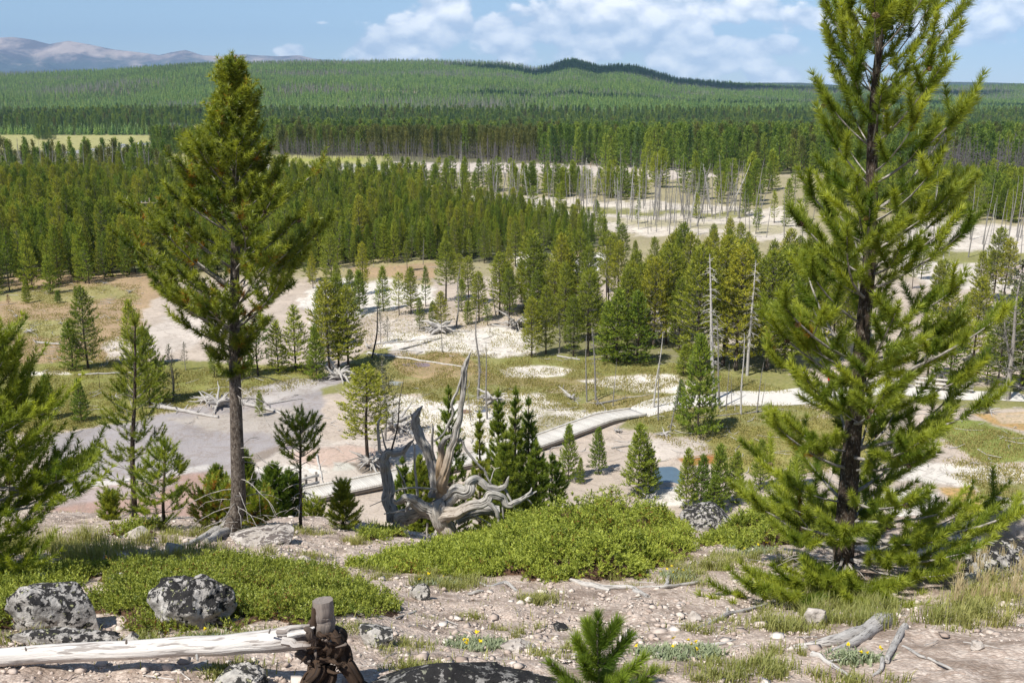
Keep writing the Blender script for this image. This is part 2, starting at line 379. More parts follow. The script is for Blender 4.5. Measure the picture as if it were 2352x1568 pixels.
M['white_paint'] = m_plain('white paint', (.78, .78, .77), .35, .5, .03)
M['glass'] = m_plain('dark glass', (.03, .035, .04), .1, .6, .05)
M['rubber'] = m_plain('tyre rubber', (.03, .03, .03), .8, .3)
M['pole'] = m_plain('weathered pole wood', (.36, .29, .21), .85, .2, .25, 3)
M['red_cloth'] = m_plain('red jacket', (.55, .03, .03), .8, .2)
M['dark_cloth'] = m_plain('dark trousers', (.03, .035, .05), .85, .2)
M['skin'] = m_plain('skin', (.45, .27, .19), .6, .3)
M['hair'] = m_plain('dark hair', (.04, .03, .02), .7, .3)
M['insul'] = m_plain('insulator', (.5, .52, .5), .3, .5)

def m_planks():
    m, t, o = newmat('grey boardwalk planks'); a = attr(t, 'wood').outputs['Vector']
    s = t.add('ShaderNodeSeparateXYZ', ins={0: a}); fr = t.math('FRACT', t.math('MULTIPLY', s.outputs[2], 1 / .15)); gap = t.math('LESS_THAN', fr, .08)
    cell = t.math('FLOOR', t.math('MULTIPLY', s.outputs[2], 1 / .15)); wn = t.add('ShaderNodeTexWhiteNoise', noise_dimensions='1D', ins={'W': cell}).outputs[0]
    n = t.noise(pos(t), 9, 4, .6)
    c = t.mix(wn, (.56, .53, .48), (.70, .67, .61)); c = t.mix(t.math('MULTIPLY', n, .3), c, (.40, .37, .33)); c = t.mix(t.math('MULTIPLY', gap, .75), c, (.10, .09, .08))
    princ(t, o, c, .85, .2); return m
M['plank'] = m_planks()
M['beam'] = m_plain('dark deck beam', (.20, .175, .15), .85, .2, .25, 4)

# ------------------------------------------------------------------ the ground: one sheet, colour of each earth, sinter and turf zone kept as a vertex attribute
def poly_sd(px, py, poly, ky=2.2):
    """signed distance (inside > 0), rows stretched by ky for the foreshortening"""
    P = np.array(poly, float); P[:, 1] *= ky; y = py * ky; x = px
    d = np.full(x.shape, 1e9); ins = np.zeros(x.shape, bool)
    for i in range(len(P)):
        a, b = P[i], P[(i + 1) % len(P)]; e = b - a
        tt = np.clip(((x - a[0]) * e[0] + (y - a[1]) * e[1]) / max(e @ e, 1e-9), 0, 1)
        d = np.minimum(d, np.hypot(x - a[0] - tt * e[0], y - a[1] - tt * e[1]))
        c = ((a[1] > y) != (b[1] > y)) & (x < (b[0] - a[0]) * (y - a[1]) / (b[1] - a[1] + 1e-12) + a[0]); ins ^= c
    return np.where(ins, d, -d)
WHITE = (.70, .655, .585); PALE = (.56, .495, .43); BEIGE = (.50, .42, .35); GREY = (.325, .30, .30); PINK = (.40, .265, .22); TAN = (.40, .275, .17); TURF = (.24, .235, .065)
MARSH = (.31, .25, .115); OLIVE = (.26, .25, .09); OCHRE = (.50, .31, .13); DARKG = (.055, .07, .03); MEADOW = (.40, .375, .15); RUST = (.36, .15, .04); YEL = (.36, .37, .08)
# (colour, polygon in photo units, softness, wobble)
ZONES = [
    (BEIGE, [(-900, 620), (3300, 620), (3300, 1500), (-900, 1500)], 4, 0),
    ((.36, .31, .19), [(-900, 400), (3300, 400), (3300, 640), (-900, 640)], 20, 10),
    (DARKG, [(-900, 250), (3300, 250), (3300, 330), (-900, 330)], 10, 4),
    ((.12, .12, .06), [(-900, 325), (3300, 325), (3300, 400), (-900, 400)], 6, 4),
    (MEADOW, [(-500, 306), (345, 310), (345, 322), (420, 318), (428, 322), (350, 336), (270, 345), (-500, 346)], 3, 3),
    (MEADOW, [(370, 355), (640, 356), (900, 360), (900, 377), (640, 378), (370, 380)], 4, 4), (YEL, [(640, 364), (830, 362), (830, 370), (650, 371)], 4, 4),
    ((.42, .41, .33), [(400, 384), (640, 378), (930, 378), (960, 398), (640, 405), (400, 398)], 5, 5), ((.52, .50, .44), [(640, 393), (900, 388), (940, 404), (660, 410)], 5, 4),
    (PALE, [(900, 372), (1250, 376), (1600, 388), (1650, 405), (1500, 412), (1200, 398), (920, 392)], 5, 5),
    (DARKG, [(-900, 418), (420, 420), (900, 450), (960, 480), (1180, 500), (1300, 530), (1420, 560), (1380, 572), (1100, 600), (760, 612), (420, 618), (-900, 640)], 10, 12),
    ((.62, .56, .475), [(930, 452), (1180, 450), (1480, 462), (1830, 485), (1850, 560), (1620, 540), (1480, 545), (1300, 512), (1180, 492), (960, 470)], 8, 14),
    (OLIVE, [(1250, 470), (1700, 488), (1720, 500), (1300, 486)], 8, 14), ((.45, .40, .27), [(1300, 497), (1820, 520), (1840, 540), (1500, 526)], 8, 12),
    ((.62, .565, .49), [(2080, 500), (2352, 520), (2600, 530), (2600, 690), (2140, 660), (2050, 600)], 10, 14), (OLIVE, [(2120, 575), (2600, 590), (2600, 612), (2130, 598)], 6, 10), ((.45, .36, .33), [(2250, 610), (2600, 612), (2600, 645), (2260, 640)], 8, 8),
    (TAN, [(-500, 640), (310, 625), (420, 640), (330, 720), (330, 860), (-500, 860)], 8, 14), ((.33, .29, .12), [(-500, 672), (300, 660), (300, 690), (-500, 700)], 14, 20), ((.33, .30, .12), [(-500, 745), (200, 740), (220, 775), (-500, 790)], 14, 20),
    (TURF, [(-500, 848), (240, 828), (430, 830), (620, 838), (745, 850), (730, 872), (560, 892), (440, 930), (330, 962), (150, 988), (-500, 1000)], 7, 10),
    (WHITE, [(40, 854), (150, 852), (165, 860), (60, 862)], 3, 3), (PALE, [(238, 785), (420, 720), (560, 735), (430, 800), (290, 828), (240, 822)], 7, 10),
    ((.37, .31, .17), [(700, 600), (1010, 596), (1000, 650), (900, 690), (880, 640), (760, 690)], 6, 10), (TAN, [(800, 612), (1010, 606), (1005, 640), (830, 640)], 6, 8), (WHITE, [(690, 690), (760, 640), (1000, 655), (1010, 690), (860, 720), (720, 740)], 8, 14),
    (BEIGE, [(850, 725), (1250, 700), (1250, 760), (1000, 770), (840, 760)], 8, 12), (WHITE, [(1180, 575), (1220, 575), (1230, 620), (1190, 625)], 6, 5), (WHITE, [(1325, 590), (1375, 588), (1372, 640), (1320, 640)], 5, 4), (TAN, [(1320, 572), (1378, 572), (1375, 590), (1322, 590)], 4, 4),
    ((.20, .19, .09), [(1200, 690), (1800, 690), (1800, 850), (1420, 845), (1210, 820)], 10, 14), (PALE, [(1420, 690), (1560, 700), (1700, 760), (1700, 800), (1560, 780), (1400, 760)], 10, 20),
    (PALE, [(870, 738), (1010, 730), (1000, 760), (860, 770)], 6, 8), (WHITE, [(900, 765), (1200, 748), (1235, 790), (1215, 818), (1060, 818), (950, 806), (880, 806), (860, 790)], 6, 8),
    (TURF, [(840, 805), (900, 800), (870, 830), (800, 850), (790, 840)], 5, 6), (OLIVE, [(780, 840), (960, 808), (1220, 820), (1300, 822), (1600, 838), (1800, 850), (1820, 905), (1650, 905), (1500, 930), (1320, 950), (1240, 905), (960, 900), (800, 912)], 6, 9),
    ((.38, .27, .15), [(905, 815), (1060, 808), (1110, 850), (1150, 862), (1050, 880), (920, 860)], 6, 8), (MARSH, [(890, 870), (1160, 862), (1330, 868), (1500, 855), (1520, 866), (1320, 885), (1150, 890), (920, 888)], 5, 7),
    ((.24, .24, .07), [(1150, 818), (1360, 812), (1560, 840), (1540, 858), (1360, 862), (1320, 838), (1160, 835)], 6, 7), (WHITE, [(1150, 846), (1240, 838), (1325, 846), (1290, 862), (1220, 870), (1160, 866)], 4, 5),
    (WHITE, [(1330, 874), (1440, 862), (1560, 862), (1600, 880), (1570, 905), (1480, 902), (1370, 886)], 5, 6), ((.48, .40, .28), [(1250, 895), (1340, 882), (1380, 888), (1330, 900), (1260, 902)], 3, 4),
    (GREY, [(120, 1000), (350, 956), (470, 930), (570, 890), (680, 868), (775, 868), (800, 884), (740, 905), (800, 940), (790, 985), (640, 1040), (560, 1070), (430, 1105), (240, 1140), (100, 1150)], 5, 6),
    ((.46, .425, .40), [(540, 895), (700, 872), (760, 885), (700, 905), (600, 930), (520, 940)], 10, 8), ((.42, .375, .33), [(380, 960), (700, 930), (660, 1000), (480, 985)], 16, 12),
    (PINK, [(90, 1128), (330, 1098), (520, 1082), (660, 1140), (700, 1230), (90, 1230)], 14, 8), ((.39, .32, .30), [(90, 1138), (300, 1112), (420, 1108), (330, 1140), (100, 1165)], 10, 6), ((.55, .515, .48), [(100, 1122), (330, 1094), (480, 1068), (490, 1078), (340, 1104), (110, 1136)], 6, 5),
    (PALE, [(560, 1075), (640, 1035), (790, 985), (880, 940), (1000, 930), (1250, 1000), (1130, 1050), (930, 1096), (700, 1145), (640, 1130), (560, 1120)], 8, 8), (WHITE, [(580, 1075), (700, 1062), (760, 1085), (660, 1112), (590, 1100)], 12, 8), ((.56, .42, .35), [(660, 1040), (790, 1020), (880, 1040), (780, 1070), (670, 1065)], 14, 10),
    ((.27, .225, .19), [(560, 1052), (640, 1022), (700, 990), (712, 994), (650, 1032), (575, 1066)], 5, 6), (GREY, [(480, 1090), (560, 1070), (640, 1105), (560, 1130), (500, 1120)], 8, 6),
    (BEIGE, [(745, 895), (850, 880), (880, 930), (850, 1000), (740, 1010)], 8, 10), (OLIVE, [(735, 892), (800, 875), (900, 862), (905, 872), (820, 885), (740, 905)], 7, 9),
    (WHITE, [(905, 905), (1050, 915), (1240, 900), (1320, 945), (1480, 935), (1440, 955), (1250, 1010), (1120, 1040), (980, 990), (880, 950)], 8, 12), (OLIVE, [(960, 905), (1120, 885), (1220, 890), (1180, 905), (1000, 925)], 4, 6), (MARSH, [(1330, 930), (1400, 905), (1500, 905), (1600, 920), (1540, 930), (1440, 938), (1350, 950)], 5, 6),
    ((.40, .36, .25), [(1250, 950), (1330, 960), (1300, 1000), (1210, 1000)], 8, 14), ((.55, .53, .47), [(762, 1060), (815, 1060), (815, 1078), (765, 1080)], 4, 3), ((.20, .17, .14), [(800, 1062), (900, 1062), (905, 1084), (830, 1086)], 4, 5),
    (OLIVE, [(1440, 960), (1560, 930), (1800, 925), (1900, 950), (1760, 1000), (1560, 1000), (1420, 985)], 6, 8), (PALE, [(1400, 1020), (1560, 1000), (1650, 1012), (1600, 1040), (1500, 1060), (1420, 1050)], 8, 10), ((.30, .27, .08), [(1620, 990), (2000, 950), (2050, 1060), (1800, 1090), (1640, 1080)], 10, 10),
    (RUST, [(1560, 1052), (1640, 1042), (1655, 1062), (1580, 1070)], 5, 4), (BEIGE, [(1260, 1040), (1440, 1020), (1520, 1100), (1500, 1180), (1280, 1160)], 10, 10), (WHITE, [(1480, 1125), (1570, 1120), (1580, 1160), (1500, 1165)], 6, 5),
    (OLIVE, [(1740, 870), (2352, 890), (2600, 910), (2600, 940), (2200, 935), (1760, 905)], 8, 8), (PALE, [(2150, 900), (2352, 905), (2600, 912), (2600, 925), (2160, 915)], 4, 4), (OCHRE, [(2235, 950), (2360, 945), (2600, 950), (2600, 1010), (2352, 990), (2275, 972)], 5, 4), ((.52, .40, .28), [(2270, 948), (2600, 945), (2600, 985), (2300, 972)], 6, 4), ((.22, .26, .06), [(2190, 965), (2260, 968), (2352, 1000), (2600, 1025), (2600, 1065), (2250, 1060), (2150, 1000)], 6, 6),
    (WHITE, [(2060, 1060), (2352, 1075), (2600, 1080), (2600, 1110), (2250, 1120), (2060, 1100)], 8, 8), (OCHRE, [(2150, 1120), (2230, 1118), (2260, 1160), (2210, 1200), (2190, 1150)], 6, 6), (OLIVE, [(2240, 1110), (2600, 1110), (2600, 1240), (2290, 1230)], 10, 10), (WHITE, [(2030, 1120), (2150, 1130), (2170, 1200), (2050, 1220)], 8, 8),
]
def build_ground():
    ys = [-400, -120, -40, -15, -6, -2, 0, 1, 2]; y = 2.6
    while y < 4300:
        ys.append(y); h = CAMZ - float(H(0.0, y)); h = max(h, 8) if y > 900 else h
        st = max(0.022, (y * y + h * h) / (max(h, 1.5) * 1000) * 1.0)
        if 14.5 < y < 44: st = 0.3
        if y > 940: st = min(max(st, 9), 22)
        y += min(st, 22)
    ys += [5200, 7000, 11000, 19500]
    ys = np.array(ys); kk = np.linspace(-.72, .72, 800); ex = np.array([3, 12, 40, 120, 500, 3000.])
    base = np.where(ys > 3, ys + 1.5, 4.5); base = np.where(ys < -6, 6 - ys * .3, base)
    X = base[:, None] * kk[None, :]; X = np.concatenate([X[:, :1] - ex[::-1], X, X[:, -1:] + ex], 1); Y = np.repeat(ys[:, None], X.shape[1], 1); Z = H(X, Y)
    # fine relief of the gravel slope
    m = (Y < 15) & (Y > 2); Z[m] += 0.014 * fbm(X[m] * 7, Y[m] * 7, None, 61, 3)
    V = np.stack([X, Y, Z], -1).reshape(-1, 3); n, c = X.shape
    i = np.arange(n - 1)[:, None] * c + np.arange(c - 1)[None, :]
    F = np.stack([i, i + 1, i + c + 1, i + c], -1).reshape(-1, 4)
    col = np.tile(np.array(BEIGE), (len(V), 1)); px, py = proj(V); vis = (V[:, 1] > 30) & (V[:, 1] < 1200)
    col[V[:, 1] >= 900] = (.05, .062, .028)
    a = fbm(px / 60, py / 22, None, 77, 4); b = fbm(px / 60, py / 22, None, 99, 4); a2 = .55 * fbm(V[:, 0] / 1.3, V[:, 1] / 2.2, None, 78, 4); b2 = .55 * fbm(V[:, 0] / 1.3, V[:, 1] / 2.2, None, 98, 4)
    for (cc, poly, soft, wob) in ZONES:
        P = np.array(poly); lo = P.min(0) - 40; hi = P.max(0) + 40
        s = np.nonzero(vis & (px > lo[0]) & (px < hi[0]) & (py > lo[1]) & (py < hi[1]))[0]
        if not len(s): continue
        d = poly_sd(px[s] + (a[s] + a2[s]) * wob, py[s] + (b[s] + b2[s]) * wob * .45, poly); k = sstep(-soft, soft, d)[:, None]
        col[s] = col[s] * (1 - k) + np.array(cc) * k
    # brighter, drier ground breaks up the turf and sinter zones
    g = fbm(V[:, 0] / 3.1, V[:, 1] / 3.1, None, 31, 4)
    col = np.clip(col * (1 + 0.13 * g[:, None] * (V[:, 1] < 900)[:, None]), 0, .8)
    # knolls with bare rock on the wooded hill
    rock = (fbm(V[:, 0] / 60, V[:, 1] / 90, None, 55, 4) > 1.05) & (V[:, 1] > 1050); col[rock] = (.34, .26, .22)
    green = np.clip((col[:, 1] - col[:, 2] * 1.15) * 9, 0, 1)
    fg, t, o = newmat('gravel slope'); p = pos(t)
    big = t.noise(p, 1.1, 5, .62); soil = t.ramp(t.noise(p, 3.2, 6, .68, .3), [(.47, 0), (.60, 1)])
    v1 = t.add('ShaderNodeTexVoronoi', ins={'Vector': p, 'Scale': 42.0}); v2 = t.add('ShaderNodeTexVoronoi', ins={'Vector': p, 'Scale': 95.0})
    peb = t.mix(t.add('ShaderNodeSeparateColor', ins={0: v1.outputs['Color']}).outputs[0], (.42, .325, .265), (.70, .60, .515))
    peb2 = t.mix(t.add('ShaderNodeSeparateColor', ins={0: v2.outputs['Color']}).outputs[0], (.38, .29, .235), (.66, .56, .48))
    c = t.mix(t.ramp(big, [(.42, 0), (.6, 1)]), peb, peb2)
    c = t.mix(t.math('MULTIPLY', soil, .62), c, (.165, .115, .085))
    e1 = t.ramp(v1.outputs['Distance'], [(.30, 0), (.62, 1)]); c = t.mix(t.math('MULTIPLY', e1, .30), c, (.17, .13, .10))
    hh = t.math('MULTIPLY_ADD', v1.outputs['Distance'], -1.0, t.math('MULTIPLY', v2.outputs['Distance'], -.5))
    princ(t, o, c, .95, .1, bump(t, hh, .012, .6))
    bs, t, o = newmat('basin floor'); p = pos(t); ca = attr(t, 'zone').outputs['Color']; gr = attr(t, 'green').outputs['Fac']
    n = t.noise(p, .9, 6, .7); n2 = t.noise(p, 3.5, 5, .7)
    c = t.mix(t.math('MULTIPLY', t.ramp(n, [(.40, 0), (.66, 1)]), .22), ca, (.27, .215, .17))
    tuft = t.math('MULTIPLY', t.ramp(n2, [(.46, 0), (.60, 1)]), t.math('MULTIPLY', gr, .55)); c = t.mix(tuft, c, (.13, .155, .035))
    dry = t.math('MULTIPLY', t.ramp(t.noise(p, 1.6, 6, .72, .4), [(.57, 0), (.66, 1)]), t.math('SUBTRACT', .55, t.math('MULTIPLY', gr, .5)))
    c = t.mix(t.math('MULTIPLY', dry, .35), c, (.22, .19, .10))
    pale = t.math('MULTIPLY', t.math('SUBTRACT', 1.0, gr), 1.0, clamp=True); rid = t.math('ABSOLUTE', t.math('SUBTRACT', t.noise(p, .45, 5, .6, .6), .5))
    c = t.mix(t.math('MULTIPLY', t.ramp(rid, [(.0, 1), (.03, 0)]), t.math('MULTIPLY', pale, .5)), c, (.24, .19, .155))
    n3 = t.noise(p, 11, 4, .7); c = t.mix(t.math('MULTIPLY', t.ramp(n3, [(.56, 0), (.68, 1)]), .4), c, (.22, .18, .13)); c = t.mix(t.math('MULTIPLY', t.ramp(n3, [(.30, 1), (.42, 0)]), t.math('MULTIPLY', pale, .35)), c, (.78, .74, .68))
    princ(t, o, c, .9, .15, bump(t, t.math('ADD', n2, n), .10, .8))
    fy = np.repeat((ys[:-1] > 15.0)[:, None], c if False else X.shape[1] - 1, 1).ravel().astype(int)
    me = mesh('ground', V, [F], [fg, bs], {'zone': col, 'green': green}, fy, True)
    return tag(link('ground', me), kind='structure')
build_ground()
# ------------------------------------------------------------------ pines
def add_needles(mb, rng, P0, D0, D1, L, m, nl, nw, ang=52, tip=18, old=0.0, tint=(.15, .85), mat=0, s0=0.0):
    """clothes n shoots (arrays) with m needles each"""
    P0, D0, D1 = [np.asarray(q, float) for q in (P0, D0, D1)]; L = np.asarray(L, float); n = len(P0)
    if n == 0: return
    s = np.sort(rng.random((n, m)), 1) * (1 - s0) + s0; s[:, -max(2, m // 9):] = 1 - rng.random((n, max(2, m // 9))) * .04
    ax = P0[:, None] + L[:, None, None] * (D0[:, None] * s[..., None] + (D1 - D0)[:, None] * (s ** 2 / 2)[..., None])
    d = unit(D0[:, None] + (D1 - D0)[:, None] * s[..., None])
    rv = unit(rng.normal(size=(n, m, 3))); u = unit(np.cross(d, rv)); a = np.radians(ang + (tip - ang) * s ** 3 + rng.normal(size=(n, m)) * 9)
    nd = d * np.cos(a)[..., None] + u * np.sin(a)[..., None]; nd[..., 2] += .06; nd = unit(nd)
    ln = nl * (0.75 + 0.4 * rng.random((n, m))); w = unit(np.cross(nd, unit(rng.normal(size=(n, m, 3))))) * (nw / 2)
    V = np.stack([ax - w, ax + w, ax + nd * ln[..., None]], 2).reshape(-1, 3)
    F = np.arange(len(V)).reshape(-1, 3)
    tb = tint[0] + (tint[1] - tint[0]) * np.clip(rng.normal(.5, .25, (n, 1)) + rng.normal(0, .14, (n, m)) + (s - .5) * .35, 0, 1)
    if old > 0: tb = np.where((rng.random((n, m)) < np.where(s < .3, .9, .12)) & (rng.random((n, 1)) < old), 2.0, tb)
    mb.add(V, F, mat, False, tint=np.repeat(tb.reshape(-1), 3))
class Pine:
    def __init__(s, seed, **k):
        s.rng = np.random.default_rng(seed); s.k = dict(shoot=.22, m=120, nl=.05, nw=.0025, ang=52, tip=18, old=0.0, sub=1.0, sides=5, tint=(.1, .9), wood=1, tw=.006, s0=0.0, lat=.42, var=(.72, 1.06)); s.k.update(k)
        s.wood = MB(); s.sh = []; s.tipsV = []
    def tubew(s, P, r0, r1, sides, mat=0, **kw):
        P = np.asarray(P); V, F, w = tube(P, np.linspace(r0, r1, len(P)), sides, cap=True, seed=int(s.rng.integers(99)), **kw); s.wood.add(V, F, mat, sides > 4, wood=w)
    def shoot(s, p, d0, d1, L): s.sh.append((p, unit(np.asarray(d0)), unit(np.asarray(d1)), L))
    def branch(s, base, out, r, e, up, rb, dens=1.0, droop=0.0, bare=.3):
        """limb: starts at base, runs r along horizontal direction out, starts at slope e, bends up; carries branchlets with shoots"""
        k = s.k; rng = s.rng; side = np.array([-out[1], out[0], 0]); q = np.linspace(0, 1, 6); wob = rng.normal(0, .035, 2) * r
        def pt(q): q = np.asarray(q)[..., None]; return base + out * r * q + side * (wob[0] * np.sin(q * 3.1)) + np.array([0, 0, 1.0]) * r * (e * q + up * q ** 2 - droop * np.sin(q * 3.14) * .5)
        P = pt(q)
        if k['wood']: s.tubew(P, rb, max(rb * .3, k['tw'] * .7), k['sides'] if rb > .012 else 4, 1)
        tang = lambda x: unit(pt(min(1, x + .03)) - pt(max(0, x - .03)))
        S = k['shoot']; tt = tang(1.0); upv = np.array([0, 0, 1.0])
        s.shoot(pt(1.0) - tt * S * .75, tt, unit(tt + upv * .35), S * 1.15)
        n = max(1, int(round(k['sub'] * dens * r * (1 - bare) / S * 2.1)))
        for j in range(n):
            x = bare + (1 - bare) * ((j + rng.random() * .8) / n) ** .85; b = pt(x); t = tang(x); sg = 1 if (j % 2) else -1
            a = R(rng.uniform(32, 62)); sd = unit(side * sg + upv * rng.uniform(-.15, .55)); d = unit(t * math.cos(a) + sd * math.sin(a))
            L = min(S * rng.uniform(.8, 1.35) + k['lat'] * r * (1 - x) * rng.uniform(.5, 1), 3.2 * S); d1 = unit(d + upv * rng.uniform(.3, .75))
            if L < 1.5 * S: s.shoot(b, d, d1, L)
            else:
                e2 = b + d * L * .6 + (d1 - d) * L * .3 + d * L * .0
                if k['wood']: s.tubew([b, (b + e2) / 2 - upv * .01, e2], k['tw'], k['tw'] * .6, 3, 1)
                s.shoot(e2 - d * S * .25, d, d1, S * 1.1)
                for jj in range(int(L / S) - 0):
                    bb = b + (e2 - b) * rng.uniform(.25, .9); sg2 = rng.choice([-1, 1]); d2 = unit(d * .75 + np.cross(d, upv) * sg2 * .7 + upv * rng.uniform(0, .5))
                    s.shoot(bb, d2, unit(d2 + upv * .5), S * rng.uniform(.6, 1))
        return P
    def twig(s, base, out, r, e, rb=.006):
        """bare dead twig, drooping"""
        rng = s.rng; q = np.linspace(0, 1, 6)[:, None]; P = base + out * r * q + np.array([0, 0, 1.0]) * r * (e * q - .55 * q ** 2) + rng.normal(0, .015, (6, 3)) * q * r
        s.tubew(P, rb, rb * .35, 4, 1)
        for j in range(2):
            x = rng.integers(2, 5); d = unit(out + rng.normal(0, .8, 3)); s.tubew([P[x], P[x] + d * r * .15, P[x] + d * r * .3 - np.array([0, 0, .05 * r])], rb * .6, rb * .25, 3, 1)
    def crown_mesh(s, name, mat):
        mb = MB(); k = s.k
        if s.sh:
            P, D0, D1, L = [np.array(q) for q in zip(*s.sh)]
            add_needles(mb, s.rng, P, D0, D1, L, k['m'], k['nl'], k['nw'], k['ang'], k['tip'], k['old'], k['tint'], s0=k['s0'])
        return mb.mesh(name, [mat])
def grow(p, path, trunk_r, z0, nwh, per, rfun, e_lo, e_hi, up_lo=.15, up_hi=.3, bare=.3, dens=1.0, top=.02, tw_sides=8, twigs=0, zt=0.0, br=.16, gap=0.0, taper=.85):
    """whole tree along trunk path (n,3): whorls from z0 (fraction) to the top, twigs on the bare stem from fraction zt"""
    rng = p.rng; path = np.asarray(path); n = len(path); s = np.linspace(0, 1, n)
    at_ = lambda t: np.array([np.interp(t, s, path[:, i]) for i in range(3)])
    rad = trunk_r * (1 - s) ** taper + top * .4; rad[0] *= 1.25
    V, F, w = tube(path, rad, tw_sides, ridge=.05 if tw_sides > 8 else 0, seed=3); p.wood.add(V, F, 0, True, wood=w)
    for i in range(nwh):
        f = (i + rng.uniform(-.25, .25)) / nwh; t = z0 + (1 - z0) * (max(f, 0) ** .92) * .97; a0 = rng.random() * 6.28; k = max(2, int(round(per * rng.uniform(.75, 1.25))))
        for j in range(k):
            if rng.random() < gap: continue
            a = a0 + 6.283 * (j + rng.uniform(-.22, .22)) / k; out = np.array([math.cos(a), math.sin(a), 0]); e = e_lo + (e_hi - e_lo) * t ** 1.3 + rng.normal(0, .07)
            u = up_lo + (up_hi - up_lo) * t; b = at_(min(.995, t + rng.uniform(-.4, .4) / nwh * .5))
            r = rfun(b[2], a, e + u) * rng.uniform(*p.k['var'])
            if r < p.k['shoot'] * .35: r = p.k['shoot'] * .35
            p.branch(b, out, r, e, u, max(p.k['tw'], min(trunk_r * (1 - t) ** taper * .32, br * r * .09)), dens, bare=bare * rng.uniform(.6, 1.3))
    S = p.k['shoot']; tp = at_(1.0); p.shoot(tp - np.array([0, 0, S * .6]), (0, 0, 1), (0, 0, 1), S * 1.3)
    for j in range(5):
        a = 6.28 * j / 5 + rng.random(); p.shoot(at_(.985), (math.cos(a) * .7, math.sin(a) * .7, .9), (math.cos(a) * .3, math.sin(a) * .3, 1), S * .8)
    for j in range(twigs):
        t = rng.uniform(min(zt, z0), max(zt, z0)); a = rng.random() * 6.28; p.twig(at_(t), np.array([math.cos(a), math.sin(a), 0]), rng.uniform(.25, .8) * twig_scale(p), rng.uniform(-.1, .6))
def twig_scale(p): return p.k.get('twig', 1.0)
def cone_mesh():
    mb = MB(); rng = np.random.default_rng(4); n = 9; m = 8
    for i in range(n):
        f = i / (n - 1); r = .019 * math.sin(.5 + f * 2.35) ** .8; z = (f - .4) * .046
        for j in range(m):
            a = 6.28 * (j + .5 * (i % 2)) / m; o = np.array([math.cos(a), math.sin(a), 0]); t = np.array([-o[1], o[0], 0]); b = o * r * .55 + (0, 0, z); tip = o * r * 1.12 + (0, 0, z + .006)
            mb.add([b - t * .004, b + t * .004, tip + t * .0045, tip - t * .0045, tip + (0, 0, -.005), b + (0, 0, -.006)], [np.array([(0, 1, 2, 3)]), np.array([(3, 2, 4), (0, 4, 5), (0, 3, 4), (1, 5, 4), (1, 4, 2)])], 0, False, wood=np.array([o * .02 + (0, 0, z)] * 6))
    return mb
CONE = cone_mesh().mesh('pine_cone', [M['cone']]); CONE2 = cone_mesh().mesh('pine_cone', [M['cone_new']])
def finish_pine(p, loc, label, nm, bark, limb, group=None, cones=0, name='pine_tree', cat='pine tree', rz=0):
    """links Empty > trunk, crown, cones; p was grown with its base at the origin"""
    e = empty(name, loc, label, cat, group, rz)
    link('trunk', p.wood.mesh('trunk', [bark, limb]), e); link('crown', p.crown_mesh('crown', nm), e)
    rng = p.rng
    if cones:
        idx = rng.choice(len(p.sh), cones, replace=False)
        for q in idx:
            P, D0, D1, L = p.sh[q]; o = link('pine_cone', CONE if rng.random() < .7 else CONE2, e); o.location = P + D0 * L * .12 + rng.normal(0, .012, 3) + np.array([0, -.012, -.01])
            o.rotation_euler = tuple(rng.random(3) * 6.28); s = rng.uniform(.8, 1.15); o.scale = (s, s, s)
    return e
def prof(Ys, Ls, Rs, depth, p0y, scale=1.0):
    """crown outline read off in photo units -> branch reach for a height and a direction"""
    u = PX / 1000 * depth * scale
    def f(z, a, slope, base=None):
        r = 0.3
        for _ in range(3):
            zz = z + r * slope * .8; Y = 784 - 1000 / PX * math.tan(math.atan((zz - CAMZ) / p0y) + PITCH)
            l = np.interp(Y, Ys, Ls) * u; rr = np.interp(Y, Ys, Rs) * u; r = (l + rr) / 2 + math.cos(a) * (rr - l) / 2
        return r
    return f
def depth_of(p): return p[1] * math.cos(PITCH) - (p[2] - CAMZ) * math.sin(PITCH)
def sub0(path, o): return np.asarray(path) - np.asarray(o)

# ---- the big pine with the bare curved stem
b = gp(521, 1226); y0 = b[1]; dp = depth_of(b)
pth = spline([b - (0, 0, .06)] + [at_y(X, Y, y0 + dy) for X, Y, dy in [(541, 1185, .02), (548, 1140, .03), (546, 1060, .05), (541, 900, .1), (538, 760, .15), (540, 560, .2), (541, 400, .22), (537, 250, .25), (534, 152, .25)]], 40)
p = Pine(11, shoot=.18, m=150, nl=.066, nw=.0085, old=.09, sub=1.2, lat=.25, var=(.62, 1.1), sides=6, tw=.006, tint=(.0, 1.0), ang=66, tip=50)
f = prof([140, 200, 260, 330, 420, 500, 560, 620, 680, 740, 790, 860], [6, 28, 48, 70, 138, 165, 225, 255, 230, 150, 80, 14], [6, 26, 58, 92, 110, 215, 235, 212, 165, 115, 55, 12], dp, y0, .97)
o = b
fl = lambda z, a, s: f(z + o[2], a, s)
grow(p, sub0(pth, o),   .088, .475, 25, 6.2, fl, -.12, 1.15, .14, .25, bare=.26, tw_sides=14, twigs=26, gap=.08, zt=.06, br=.22)
finish_pine(p, o, 'tall olive green pine with a long bare curved stem, rusty needles inside its crown', M['needle_yellow'], M['bark'], M['bark_grey'], cones=26)

